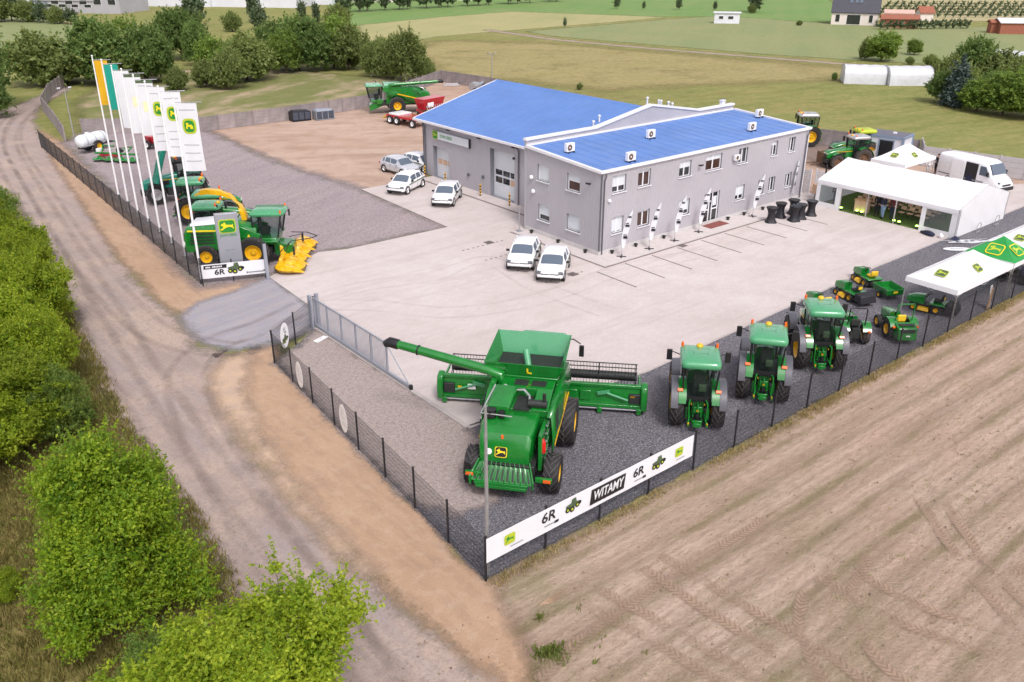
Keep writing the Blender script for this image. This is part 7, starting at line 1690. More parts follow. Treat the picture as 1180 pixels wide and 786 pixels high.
    for s in (-1, 1): wheel(t, s*1.35, .3, .48, .3, .25, 0, 0, 'orange', 'rubber')
    t = thing('red_trailer', 'low red three wheeled trailer with white rims in front of the hall corner', 'trailer', (14.7, 45.6), R(8))
    part('deck', MB('red').box(-1.05, 1.05, -2.6, 2.4, .75, 1.0), t, bevel=.04); part('headboard', MB('white').box(-1.0, 1.0, .4, 2.0, 1.003, 1.18), t, bevel=.03); part('ramp', MB('yellow').hexa([(-.9, 2.4, .75), (.9, 2.4, .75), (.9, 3.3, .35), (-.9, 3.3, .35)], [(-.9, 2.4, .95), (.9, 2.4, .95), (.9, 3.35, .45), (-.9, 3.35, .45)]), t, bevel=.03)
    for s in (-1, 1):
        for y in (-2.1, .55, 1.7): wheel(t, s*1.05, y, .46, .28, .26, 0, 0, 'white', 'rubber')
    # scrap and engine parts by the far corner
    t = thing('scrap_heap', 'heap of grey scrap machine parts at the far yard corner', 'scrap heap', (*G(552, 106), 0), R(20))
    part('drum', MB('steel').lathe([(0, -.7), (.55, -.7), (.6, 0), (.45, .8), (0, .8)], (-1.0, 0, .9), 'x', 18), t); part('axle', MB('dark').tube([(-2.2, -.6, .35), (1.8, -.6, .35)], .16, 8), t)
    for x in (-1.9, .2, 1.5): wheel(t, x, -.7, .42, .25, .22, 0, 0, 'silver', 'rubber')
    part('pipes', MB('indblue').tube([(0, .4, .5), (1.2, .2, 1.1), (2.1, .5, .6)], .18, 8).tube([(.4, .9, .3), (1.9, .9, .5)], .22, 8), t)
    t = thing('concrete_slab', 'pale flat concrete slab by the far yard fence', 'slab', (*G(520, 98.5), 0), R(-30)); part('slab', MB('concretepanel2').box(-1.1, 1.1, -.5, .5, 0, .14), t, bevel=.02); part('slab', MB('concretepanel2').box(-.8, .9, -.42, .45, .145, .26), t, bevel=.02)
    # old tractors behind the office
    tractor('green tractor with large yellow wheel peeping from behind the office corner', (*G(930, 167), 0), R(48), 'green', 'silver', 'yellow', fend='green')
    tractor('old green tractor with lime roof beside the cabin', (38.3, 3.9), R(60), 'green', 'emlime', 'yellow', scale=.92, tyre='rubberdust', fend='green')
    tractor('old dark green tractor with pale roof and brown front loader behind the marquee', (35.6, 2.9), R(62), 'green', 'silver', 'brownsteel', scale=.9, tyre='rubberdust', loader=None, fend='green')
    t = thing('loader_forks', 'rusty brown loader forks standing in front of the old tractor', 'implement', (33.5, 5.4), R(60)); part('frame', MB('brownsteel').box(-.6, .6, -.06, .06, .2, 1.2), t, bevel=.02)
    for s in (-1, 1): part('fork', MB('brownsteel').box(s*.4 - .06, s*.4 + .06, 0, 1.1, .12, .2), t, bevel=.01); part('arm', MB('brownsteel').tube([(s*.45, 0, 1.1), (s*.45, -1.3, 1.3)], .07, 6), t)
    t = thing('tarpaulin_heap', 'dark grey green tarpaulin heap beside the peeping tractor', 'heap', (38.7, 6.9), R(20)); part('cover', MB('tarp').ball((0, 0, .45), 1.15, .85, .85, 12, 7).ball((.6, .3, .3), .8, .7, .6, 10, 6), t, smooth=50); part('weight', MB('dark').box(-.3, .2, -.9, -.7, 0, .2), t, bevel=.02)
    t = thing('timber_stack', 'stack of beige boards behind the old tractors', 'boards', (38.6, 5.4), R(60))
    for i in range(4): part('board', MB('plywood').box(-1.3 + .05*i, 1.2 + .05*i, -.45, .45, .25 + .09*i, .325 + .09*i), t, smooth=0)
    part('bearer', MB('wood').box(-.9, -.7, -.5, .5, 0, .25).box(.6, .8, -.5, .5, 0, .25), t, smooth=0)
    # cabin container
    t = thing('site_cabin', 'white site cabin with grey blue frame, flat roof and dark open door', 'cabin', (*G(1021, 186), 0), R(-80))
    w, d, h = 1.6, 1.25, 2.6
    mb = MB('indwhite'); mb.box(-w, w, -d, d, .1, h - .12); part('wall', mb, t, smooth=0)
    fr = MB('cabinframe')
    for x in (-w, w):
        for y in (-d, d): fr.box(x - .09, x + .09, y - .09, y + .09, .05, h)
    fr.box(-w + .09, w - .09, -d - .07, -d + .02, h - .22, h).box(-w + .09, w - .09, d - .02, d + .07, h - .22, h).box(-w - .07, -w + .02, -d + .09, d - .09, h - .22, h).box(w - .02, w + .07, -d + .09, d - .09, h - .22, h); part('frame', fr, t, smooth=0)
    part('roof', MB('cabinroof').box(-w + .03, w - .03, -d + .03, d - .03, h - .05, h + .03), t, bevel=.02)
    part('door', MB('ink').box(-.45, .75, -d - .03, -d - .002, .12, 2.15), t, smooth=0); part('door_frame', MB('cabinframe').box(-.55, -.452, -d - .05, -d - .003, .12, 2.2).box(.752, .85, -d - .05, -d - .003, .12, 2.2).box(-.55, .85, -d - .05, -d - .003, 2.152, 2.25), t, smooth=0)
    part('window', MB('ink').box(w + .002, w + .03, -.35, .25, 1.2, 1.75), t, smooth=0); part('roof_vent', MB('white').box(.2, .5, -.1, .15, h + .033, h + .16), t, smooth=0)
    # white barrier panels beside the office's right corner, stand with wood and speaker
    b0 = None
    for x, y, rz, lab in ((24.05, 1.0, 80, 'white slatted gate panel right of the office corner, nearest the wall'), (24.3, -.9, 84, 'white slatted gate panel left of the marquee corner')):
        if b0 is None:
            b0 = t = thing('slatted_barrier', lab, 'gate', (x, y, 0), R(rz), 'white gate panels between office and marquee'); fr = MB('trim')
            for z in [.1 + .17*i for i in range(11)]: fr.box(-.85, .85, -.015, .015, z, z + .12)
            part('slats', fr, t, smooth=0)
            for x_ in (-.88, .88): part('post', MB('trim').box(x_ - .04, x_ + .04, -.03, .03, 0, 2.05), t, smooth=0)
        else: dup(b0, None, (x, y, 0), R(rz), lab)
    t = thing('speaker_stand', 'beige wooden box with black speaker cones left of the marquee', 'speaker', (22.9, -1.2), R(60)); part('box', MB('plywood').box(-.3, .3, -.25, .25, .55, 1.25), t, bevel=.02)
    for z in (.75, 1.05): part('cone', MB('black').lathe([(0, -.262), (.13, -.268), (.14, -.252)], (0, 0, z), 'y', 14), t)
    part('stand', MB('dark').tube([(-.2, 0, 0), (-.2, 0, .55)], .03, 6).tube([(.2, 0, 0), (.2, 0, .55)], .03, 6), t)
    t = thing('tall_post', 'thin dark post beside the left corner of the marquee', 'post', (22.9, -1.75)); part('post', MB('black').box(-.05, .05, -.05, .05, 0, 2.9), t, smooth=0); part('foot', MB('black').box(-.2, .2, -.2, .2, 0, .05), t, smooth=0)
    # white skirt slab left at the gate gravel
    t = thing('white_plate', 'small white plate lying on the pale gravel by the gate', 'plate', (*G(369.5, 391.5), 0), R(20)); part('plate', MB('white').box(-.4, .4, -.15, .15, 0, .06), t, bevel=.01); part('handle', MB('steel').box(-.06, .06, -.03, .03, .06, .075), t, smooth=0)

# ------------------------------------------------------------------ houses and sheds far off
def shed(name, label, cat, p, rz, w, d, h, rh, wall, roof, wins=(), doors=()):
    t = thing(name, label, cat, (*p, -.06), rz)
    mb = MB(wall); mb.box(-w/2, w/2, -d/2, d/2, 0, h)
    mb.prism([(-d/2, h), (d/2, h), (0, h + rh)], 'x', -w/2, w/2) if rh else None
    part('wall', mb, t, smooth=0)
    ov = .3
    if rh:
        for s in (-1, 1): part('roof', MB(roof).hexa([(-w/2 - ov, s*(d/2 + ov), h - rh*ov/(d/2) + .03), (w/2 + ov, s*(d/2 + ov), h - rh*ov/(d/2) + .03), (w/2 + ov, 0, h + rh + .03), (-w/2 - ov, 0, h + rh + .03)], [(-w/2 - ov, s*(d/2 + ov), h - rh*ov/(d/2) + .2), (w/2 + ov, s*(d/2 + ov), h - rh*ov/(d/2) + .2), (w/2 + ov, 0, h + rh + .2), (-w/2 - ov, 0, h + rh + .2)]), t, smooth=0)
    else: part('roof', MB(roof).box(-w/2 - ov, w/2 + ov, -d/2 - ov, d/2 + ov, h + .003, h + .2), t, smooth=0)
    for (x0, x1, z0, z1, face) in wins:
        if face in ('-y', '+y'):
            y = -d/2 if face == '-y' else d/2; s = -1 if face == '-y' else 1
            f = part('window', MB('frame').box(x0, x1, min(y + s*.003, y + s*.06), max(y + s*.003, y + s*.06), z0, z1), t, smooth=0); part('pane', MB('pane').box(x0 + .08, x1 - .08, min(y + s*.061, y + s*.075), max(y + s*.061, y + s*.075), z0 + .08, z1 - .08), f, smooth=0)
        else:
            x = w/2 if face == '+x' else -w/2; s = 1 if face == '+x' else -1
            f = part('window', MB('frame').box(min(x + s*.003, x + s*.06), max(x + s*.003, x + s*.06), x0, x1, z0, z1), t, smooth=0); part('pane', MB('pane').box(min(x + s*.061, x + s*.075), max(x + s*.061, x + s*.075), x0 + .08, x1 - .08, z0 + .08, z1 - .08), f, smooth=0)
    return t

def build_far():
    # house: gable towards the camera's right, long eave towards the left
    p = G(984, 27); t = shed('family_house', 'cream family house with steep dark roof far beyond the meadow', 'house', p, R(-60), 10.5, 8.6, 3.0, 5.2, 'housewall', 'houseroof',
             [(-4.4, -3.3, .6, 2.4, '-y'), (-1.8, 1.4, .1, 2.4, '-y'), (3.2, 4.2, .6, 2.4, '-y'), (-2.2, -1.2, 4.0, 5.3, '+x'), (.6, 1.6, 4.0, 5.3, '+x'), (-1.5, .2, .7, 2.0, '+x')])
    for x in (-1.2, 0, 1.0): part('roof_window', MB('carglass').obox((x, -2.6, 5.35), .7, 1.1, .08, (R(50), 0, 0)), t, smooth=0)
    part('chimney', MB('brick').box(2.0, 2.7, .4, 1.1, 6.8, 9.2), t, smooth=0)
    shed('garden_shed', 'low orange roofed outbuilding beside the cream house', 'shed', G(1035, 31), R(-55), 8, 4, 1.9, .7, 'brick', 'brick')
    shed('garden_shed', 'pale annex with flat light roof touching the orange outbuilding', 'shed', G(1034, 25.5), R(-55), 6.5, 3, 2.2, .6, 'housewall', 'roofpink')
    shed('garden_shed', 'small red and white hut between house and garden hedge', 'shed', G(1064, 24.5), R(-40), 3.2, 3.2, 2.2, 1.2, 'housewall', 'brick')
    shed('garden_shed', 'brick hut farthest right in the green field', 'shed', G(1166, 38), R(-45), 7, 4.5, 2.3, .7, 'brick', 'indwhite')
    shed('garden_shed', 'tiny brown hut left of the brick hut in the green field', 'shed', G(1144.5, 37.5), R(-45), 2.2, 2.2, 2.2, .4, 'brick', 'brick')
    shed('camping_trailer', 'white caravan at the edge of the far fields', 'caravan', G(837, 26.5), R(-50), 6.0, 2.4, 2.4, 0, 'indwhite', 'indwhite', [(-2, -.8, 1.0, 1.8, '-y'), (.2, 1.6, 1.0, 1.8, '-y')])
    # polytunnels
    for (a, b, lab) in (((972, 96), (1021, 97.5), 'weathered white polytunnel, left one of the pair in the meadow'), ((1024.5, 98.5), (1075, 98.5), 'weathered white polytunnel, right one of the pair in the meadow'), ((1135, 75), (1185, 80), 'long white greenhouse roof beyond the shrubs at the picture edge')):
        A, B_ = Vector(G(*a)), Vector(G(*b)); d = (B_ - A); L = d.length
        t = thing('polytunnel', lab, 'greenhouse', (*((A + B_)/2), -.06), math.atan2(d.y, d.x))
        W_, H_ = 4.2, 2.5; rings = []
        for i in range(9):
            x = -L/2 + L*i/8; ring = []
            for k in range(15):
                u = k/14
                pts = [(-W_/2, 0), (-W_/2 + .1, H_*.62), (-W_*.32, H_*.93), (0, H_), (W_*.32, H_*.93), (W_/2 - .1, H_*.62), (W_/2, 0)]
                f = u*6; j = min(5, int(f)); g = f - j; q = (pts[j][0] + (pts[j + 1][0] - pts[j][0])*g, pts[j][1] + (pts[j + 1][1] - pts[j][1])*g)
                ring.append((x, q[0] + W_/2, q[1]*(1 - .03*(i % 2))))
            rings.append(ring)
        part('film', MB('film').loft(rings, cap=False, closed=False), t, smooth=35)
        for r_ in (0, 8): part('end_wall', MB('film').poly(rings[r_]), t, smooth=0)
        for i in (0, 8): part('hoop', MB('inkgrey').tube([(p_[0], W_/2 + (p_[1] - W_/2)*1.01, p_[2]*1.01) for p_ in rings[i]], .03, 4), t, smooth=0)
    # industrial estate along the far top left edge
    I = [((15, 6), -52, 46, 16, 6.5, 'indwhite', 'indwhite', 'white industrial hall behind the far left trees'), ((66, 8), -52, 26, 16, 5.5, 'indwhite', 'indroof', 'white flat industrial hall with dark window band at the top left'), ((84, 13.5), -50, 20, 8, 3.2, 'indblue', 'indroof', 'low blue grey lean-to shed in front of the white halls'), ((116, 13), -50, 22, 14, 5, 'indroof', 'indwhite', 'grey shed with pale gabled roof above the left tree belt'),
         ((190, 5), -50, 40, 16, 7, 'indwhite', 'indroof', 'long white factory hall at the top edge left of the round tree'), ((285, 6), -50, 40, 16, 6.5, 'indwhite', 'indwhite', 'white factory hall at the top edge behind the conifers'), ((335, 3), -50, 34, 14, 8, 'indwhite', 'indroof', 'pale tall factory hall at the top edge, farthest to the right'), ((238, 3), -50, 22, 14, 8, 'indwhite', 'indblue', 'bluish factory hall at the top edge between the white ones'), ((432, 1), -48, 18, 10, 4.5, 'housewall', 'brick', 'small pale house among the far top trees'), ((520, -1), -48, 20, 10, 4.5, 'housewall', 'roofpink', 'low pale house at the top edge under the dark tree row')]
    for p, rz, w, d, h, wl, rf, lab in I:
        wn = [(-w/2 + w*(i + .2)/5, -w/2 + w*(i + .75)/5, h*.45, h*.75, '-y') for i in range(5)]
        shed('industrial_hall' if h > 3 and 'house a' not in lab and 'low pale' not in lab else 'low_building', lab, 'building', G(*p), R(rz), w, d, h, 1.2 if 'gabled' in lab or 'house' in lab else 0, wl, rf, wn)
# ------------------------------------------------------------------ vegetation
def leaf_mat(name, c0, c1, c2, trans=.35, rough=.55):
    """leaf material: clump to clump and leaf to leaf colour variation"""
    m, n = newmat(name); co = n('TexCoord').outputs['Object']
    a = n.ramp(n.noise(co, .8, 5, .7), .38, .62)
    col = n.mix(a, c4(c0), c4(c1))
    g = n('Attribute', attribute_name='leaf').outputs['Fac']
    col = n.mix(n.ramp(g, .45, 1., 0, .75), col, c4(c2))
    k = n.ramp(n('ObjectInfo').outputs['Random'], 0, 1, .80, 1.22)
    col = n.mix(1., col, n('CombineColor', {0: k, 1: k, 2: k}).outputs[0], 'MULTIPLY')
    p = n('BsdfPrincipled', {'Base Color': col, 'Roughness': rough, 'Specular IOR Level': .35})
    t = n('BsdfTranslucent', {'Color': n.mix(.5, col, c4((c2[0]*1.2, c2[1]*1.2, c2[2])))})
    n.out(n('MixShader', {0: trans, 1: p.outputs[0], 2: t.outputs[0]}).outputs[0]); return m

def leaves(name, blobs, n, size, seed, mat, shell=.45, droop=0., stretch=1.7, up=.85, sprig=.55, slen=None):
    """crown: n leaf blades spread through the outer part of many clumps"""
    r = np.random.default_rng(seed); B = np.array(blobs, float)
    wt = (B[:, 3]*B[:, 4] + B[:, 4]*B[:, 5] + B[:, 3]*B[:, 5]); wt /= wt.sum()
    k = r.choice(len(B), n, p=wt)
    d = r.normal(size=(n, 3)); d /= np.linalg.norm(d, axis=1, keepdims=True)
    d[:, 2] = np.where(d[:, 2] < -.72, -d[:, 2]*.6, d[:, 2]); d /= np.linalg.norm(d, axis=1, keepdims=True)
    # ragged outline: direction dependent reach for each clump
    ph = r.uniform(0, 6.28, (len(B), 3)); fr = r.integers(2, 5, (len(B), 3))
    reach = 1 + .20*np.sin(fr[k, 0]*np.arctan2(d[:, 1], d[:, 0]) + ph[k, 0]) + .16*np.sin(fr[k, 1]*2*d[:, 2] + ph[k, 1])
    rad = (1 - shell*r.random(n)**1.6)*reach
    stray = r.random(n) < .07; rad = np.where(stray, rad*r.uniform(1.05, 1.35, n), rad)
    P = B[k, :3] + d*B[k, 3:6]*rad[:, None]
    P[:, 2] -= droop*rad*np.hypot(d[:, 0], d[:, 1])*B[k, 5]
    if sprig:
        m_ = max(1, int(n*sprig/14)); src = r.integers(0, n, m_); sd = d[src]*.55 + r.normal(size=(m_, 3))*.35; sd[:, 2] += .55; sd /= np.linalg.norm(sd, axis=1, keepdims=True)
        sel = np.where(r.random(n) < sprig)[0]; j = r.integers(0, m_, len(sel)); tt = r.random(len(sel))
        P[sel] = P[src][j] + sd[j]*(tt*(slen or size)*r.uniform(3.5, 6.5, m_)[j])[:, None] + r.normal(size=(len(sel), 3))*(size*.55*(1.15 - tt))[:, None]
        d[sel] = sd[j]
    nn = d*.55 + r.normal(size=(n, 3))*.75; nn[:, 2] += up; nn /= np.linalg.norm(nn, axis=1, keepdims=True)
    a = np.cross(nn, r.normal(size=(n, 3))); a /= np.linalg.norm(a, axis=1, keepdims=True); b = np.cross(nn, a)
    s = size*r.uniform(.55, 1.35, n)[:, None]
    L, W = a*s*stretch*.5, b*s*.5
    q = np.stack([P - L, P + W*.9 + nn*s*.10, P + L, P - W*.9 + nn*s*.10], 1).reshape(-1, 3)
    me = bpy.data.meshes.new(name)
    me.vertices.add(4*n); me.vertices.foreach_set('co', q.ravel())
    me.loops.add(4*n); me.loops.foreach_set('vertex_index', np.arange(4*n))
    me.polygons.add(n); me.polygons.foreach_set('loop_start', np.arange(0, 4*n, 4)); me.update(calc_edges=True)
    at = me.attributes.new('leaf', 'FLOAT', 'FACE'); at.data.foreach_set('value', r.random(n).astype(np.float32))
    me.materials.append(mat); return me

def clumps(seed, nb, rx, ry, zc, rz_, rs=.38, bottom=-.6):
    r = np.random.default_rng(seed); out = [(0, 0, zc, rx*.62, ry*.62, rz_*.66)]
    for i in range(nb*2):
        while True:
            d = r.normal(size=3); d /= np.linalg.norm(d)
            if d[2] > bottom: break
        f = r.uniform(.5, .86) if i < nb else r.uniform(.82, 1.06); s = rs*(r.uniform(.6, 1.2) if i < nb else r.uniform(.25, .55))
        out.append((d[0]*rx*f, d[1]*ry*f, zc + d[2]*rz_*f, rx*s, ry*s, rz_*s*.85))
    return out
def limbs(blobs, h, r0, mat='bark', n=9, seed=0, z0=0.3):
    rr_ = random.Random(seed); mb = MB(mat)
    mb.tube([(0, 0, -.2), (.03*h*.3, 0, h*.2), (0, .02*h, h*.5), (.0, 0, h*.8)], [r0*1.25, r0, r0*.65, r0*.2], 9)
    for b in rr_.sample(blobs[1:], min(n, len(blobs) - 1)):
        z = max(z0*h*.5, b[2]*rr_.uniform(.35, .6)); m = Vector((b[0]*.4, b[1]*.4, (z + b[2])/2 + .1*h*.3))
        mb.tube([(0, 0, z), tuple(m), (b[0]*.9, b[1]*.9, b[2])], [r0*.5, r0*.3, r0*.08], 6)
    return mb
TREE = {}
def tree_kind(key, seed, nb, rx, zc, rz_, nleaf, lsize, mat, r0, rs=.38, bark='bark', shell=.45, droop=0., bottom=-.6, n=9, slen=None):
    bl = clumps(seed, nb, rx, rx*.95, zc, rz_, rs, bottom)
    TREE[key] = (leaves('crown', bl, nleaf, lsize, seed + 5, mat, shell, droop, slen=slen), limbs(bl, zc + rz_*.6, r0, bark, n, seed).mesh('trunk', 50))
def plant(key, name, label, cat, p, s=1., rz=None, group=None, sz=None):
    t = thing(name, label, cat, (p[0], p[1], -.05), rnd.uniform(0, 6.28) if rz is None else rz, group)
    t.scale = (s, s, sz or s)
    link('crown', TREE[key][0], t); link('trunk', TREE[key][1], t); return t

def build_trees():
    LIME = leaf_mat('yellow green leaves', (.100, .200, .010), (.245, .325, .016), (.43, .48, .04), .48)
    MID = leaf_mat('mid green leaves', (.10, .195, .034), (.20, .30, .055), (.31, .38, .08), .5)
    DARK = leaf_mat('dark green leaves', (.085, .165, .042), (.165, .255, .07), (.26, .34, .10), .5)
    OLIVE = leaf_mat('olive leaves', (.13, .19, .058), (.22, .275, .085), (.31, .35, .11), .48)
    BLUE = leaf_mat('blue spruce needles', (.045, .075, .065), (.085, .12, .105), (.13, .17, .15), .15)
    FAR = leaf_mat('far tree leaves', (.075, .12, .06), (.125, .175, .085), (.17, .21, .10), .35)
    # near hedge and bushes
    tree_kind('bushA', 11, 46, 2.6, 1.9, 1.9, 72000, .074, LIME, .14, .25, bottom=-.75, shell=.8, slen=.10)
    tree_kind('bushB', 23, 52, 2.9, 2.1, 2.2, 80000, .074, LIME, .14, .24, bottom=-.75, shell=.8, slen=.10)
    tree_kind('bushC', 37, 40, 2.3, 1.6, 1.7, 60000, .074, MID, .12, .26, bottom=-.75, shell=.8, slen=.10)
    hedge = [(6, 262, 'bushC', .80, 'yellow green hedge bush farthest up the lane at the left edge'), (-12, 300, 'bushB', .95, 'large bush cut by the left picture edge, upper part of the hedge'), (40, 305, 'bushA', .85, 'bright rounded hedge bush beside the lane, second from the far end'),
             (28, 348, 'bushA', 1.0, 'broad bright hedge bush beside the lane opposite the flagpoles'), (52, 385, 'bushB', .92, 'bright hedge bush bulging out to the lane opposite the corner banner'), (-5, 385, 'bushA', 1.02, 'pale topped hedge bush behind the lane side bushes at the left edge'), (20, 430, 'bushB', .98, 'light green hedge bush in the middle of the left hedge'),
             (62, 455, 'bushA', .90, 'yellowish hedge bush at the lane bend'), (-12, 470, 'bushA', 1.0, 'bush at the left edge below the hedge middle'), (36, 510, 'bushB', .95, 'large light bush where the hedge meets the big round bush'), (88, 500, 'bushC', .75, 'small mid green bush at the near end of the hedge by the lane'), (-25, 560, 'bushB', .9, 'last left edge bush above the dry grass')]
    for i, (u, v, k, s, lab) in enumerate(hedge):
        x, y = G(u, v); plant(k, 'hedge_bush', lab, 'bush', (x - .55, y + .4), s*(.95 + .08*sin(i*2.4)), group='bushes along the lane', sz=s*(1.0 + .14*sin(i*1.9 + 1)))
    # big bush: upright, several stems
    bl = [(0, 0, 2.4, 1.7, 1.7, 1.9), (.3, .2, 4.2, 1.5, 1.5, 1.5), (-.5, .5, 3.7, 1.3, 1.3, 1.3), (.7, -.4, 3.0, 1.35, 1.3, 1.3), (-.9, -.6, 2.4, 1.3, 1.3, 1.3), (.1, .9, 2.2, 1.4, 1.3, 1.4), (1.1, .6, 2.0, 1.1, 1.1, 1.2), (.9, -1.1, 1.5, 1.2, 1.2, 1.2), (-.4, -1.3, 1.5, 1.2, 1.2, 1.1), (-1.4, .3, 1.5, 1.1, 1.1, 1.1), (.2, .1, 5.3, .75, .75, .8), (.95, .75, 4.6, .6, .6, .75), (1.5, -.1, 4.6, .35, .35, .7), (1.75, .2, 3.9, .4, .4, .55), (-.4, .9, 4.8, .55, .55, .6), (.5, -.9, 3.9, .7, .7, .6), (-1.0, 0, 3.4, .7, .7, .7), (1.6, -.6, 2.6, .6, .6, .6), (-1.8, -.7, 1.2, .8, .8, .7), (1.4, -1.6, .8, .7, .7, .6)]
    rr_ = np.random.default_rng(21); core = list(bl)
    for i in range(120):
        b = core[rr_.integers(0, len(core))]; d_ = rr_.normal(size=3); d_ /= np.linalg.norm(d_); d_[2] = abs(d_[2])*.8 - .1; f = rr_.uniform(.72, 1.10); q = rr_.uniform(.22, .52)
        bl.append((b[0] + d_[0]*b[3]*f, b[1] + d_[1]*b[4]*f, max(.3, b[2] + d_[2]*b[5]*f), q, q, q*1.15))
    bl = [(x, y, z, a*.66, b*.66, c*.66) if i < len(core) else (x, y, z, a, b, c) for i, (x, y, z, a, b, c) in enumerate(bl)]
    GRN = leaf_mat('fresh green leaves', (.070, .170, .010), (.180, .280, .012), (.36, .43, .03), .45)
    t = thing('large_bush', 'tall bright green bush beside the lane at the lower left', 'bush', (*G(143, 716), -.05), R(20)); t.scale = (.92, .92, 1.)
    link('crown', leaves('crown', bl, 130000, .066, 3, GRN, .85, slen=.13), t); part('trunk', limbs(bl, 5.2, .12, 'bark', 14, 4), t, smooth=50)
    # open crowned small tree in the bottom left
    rr_ = np.random.default_rng(14); bl = [(0, 0, 3.0, .7, .7, .6)]
    for i in range(17):
        a = i*2.4 + rr_.uniform(-.3, .3); el = rr_.uniform(.05, 1.15); ln = rr_.uniform(2.0, 3.1)*(1 if el < .7 else .8)
        for k in range(5):
            t_ = .42 + .58*k/4; s_ = rr_.uniform(.24, .46)*(1.15 - .45*t_)
            bl.append((cos(a)*cos(el)*ln*t_ + rr_.normal()*.14, sin(a)*cos(el)*ln*t_ + rr_.normal()*.14, 2.2 + sin(el)*ln*t_ + .35*t_*t_ + rr_.normal()*.1, s_, s_, s_*.7))
    t = thing('small_tree', 'open crowned light green tree at the bottom edge', 'tree', (*G(350, 862), -.05), R(60))
    link('crown', leaves('crown', bl, 56000, .066, 12, LIME, .9, slen=.13), t); part('trunk', limbs(bl, 4.8, .11, 'bark', 30, 6), t, smooth=50)
    plant('bushC', 'lane_bush', 'low green bush between the tall bush and the bottom tree', 'bush', G(205, 800), .62)
    plant('bushB', 'lane_bush', 'green bush cut by the bottom edge under the open tree', 'bush', G(245, 905), .95)
    plant('bushA', 'lane_bush', 'small bright bush at the left edge in the dry grass', 'bush', G(2, 690), .26)
    # mid distance trees
    tree_kind('round', 51, 34, 4.4, 4.2, 4.2, 24000, .30, MID, .20, .28, bottom=-.85)
    tree_kind('round2', 57, 36, 4.2, 4.4, 4.6, 24000, .30, DARK, .20, .27, bottom=-.85)
    tree_kind('low', 63, 30, 3.4, 2.3, 2.5, 16000, .28, OLIVE, .14, .30, bottom=-.8)
    tree_kind('birch', 71, 34, 3.2, 4.8, 4.8, 22000, .24, OLIVE, .14, .26, 'birchbark', .6, .45, bottom=-.85)
    tree_kind('dense', 77, 34, 4.4, 3.3, 3.6, 22000, .30, DARK, .18, .30, bottom=-.85)
    far_leaf = 4200
    tree_kind('far', 83, 16, 4.0, 5.0, 4.2, far_leaf, .75, FAR, .25, .36, bottom=-.8)
    tree_kind('far2', 89, 14, 3.2, 6.0, 5.6, far_leaf, .75, FAR, .25, .34, bottom=-.8)
    def T(u, v, top, key, h0, name, lab, cat='tree', group=None, wide=1.):
        """plant a tree at a surveyed base with the height that reaches the surveyed top"""
        x, y = G(u, v); lo, hi = 0., 40.
        xo, yo = x*cos(YAW) - y*sin(YAW) + 5.66, x*sin(YAW) + y*cos(YAW) + 54.56
        for _ in range(30):
            m_ = (lo + hi)/2; dz = m_ - HC; zc = yo*cos(PIT) - dz*sin(PIT); vy = 393 - FPX*(yo*sin(PIT) + dz*cos(PIT))/zc
            if vy > top: lo = m_
            else: hi = m_
        s = lo/h0
        return plant(key, name, lab, cat, (x, y), s*wide*.92, group=group, sz=s)
    g1 = 'trees behind the yard'
    for u, v, top, key, h0, lab, w in [
        (-22, 126, 24, 'round2', 9.2, 'dark tree cut by the left edge beside the lane', .9), (-6, 136, 84, 'dense', 7., 'lower dark bush at the left edge under the tall tree', .7),
        (52, 98, 44, 'low', 5.0, 'olive rounded bush where the lane leaves the picture', 1.15), (78, 94, 58, 'low', 5.0, 'low olive bush right of the lane end', 1.0),
        (118, 98, 22, 'round2', 9.2, 'tall dark pointed tree directly behind the yellow flag', .95), (146, 88, 22, 'round', 8.6, 'mid green tree behind the teal flag', 1.), (170, 95, 34, 'dense', 7., 'dark bushy tree behind the white flags', .9),
        (210, 68, 14, 'dense', 7., 'dense dark tree with flat bottom left of the clearing', .95), (238, 100, 72, 'low', 5.0, 'pale olive bush at the clearing edge', .8), (252, 92, 42, 'round', 8.6, 'bright green tree at the right of the clearing', 1.), (285, 92, 45, 'low', 5.0, 'light green bushy tree left of the dark thicket', 1.1), (265, 102, 62, 'low', 5.0, 'small bush at the foot of the bright tree', .8),
        (316, 80, 26, 'round2', 9.2, 'dark tree in the middle of the thicket', .95), (345, 80, 22, 'dense', 7., 'dark broad tree in the thicket behind the crates', .95), (385, 78, 18, 'round', 8.6, 'tall green tree at the right end of the thicket', .95), (402, 80, 34, 'low', 5.0, 'sunlit green tree leaning right at the thicket end', .8),
        (428, 88, 44, 'birch', 9.6, 'thin grey green birch left of the tall birch', .85), (468, 94, 30, 'birch', 9.6, 'tall birch with pale stem behind the far harvester', 1.0), (452, 90, 50, 'low', 5.0, 'grey green scrub between the two birches', .8), (494, 93, 70, 'low', 5.0, 'small bright bush right of the tall birch', .55),
        (225, 30, -4, 'far', 9., 'round grey green tree in front of the white factory hall', .8), (292, 26, -6, 'far2', 12., 'pointed tree before the factory halls', .7), (350, 32, 4, 'far2', 12., 'dark conifer left of the pair before the pale tall hall', .6), (366, 32, 6, 'far2', 12., 'dark conifer right of the pair before the pale tall hall', .6), (390, 34, 8, 'low', 5., 'yellow green tree at the corner of the straw field', .9),
        (148, 12, -8, 'far', 9., 'tree between industrial sheds at the top left', .8), (92, 12, -10, 'far2', 12., 'dark tree rising over the left industrial roof', .8)]:
        T(u, v, top, key, h0, 'tree' if h0 > 6 else 'bush', lab, 'tree' if h0 > 6 else 'bush', None, w)
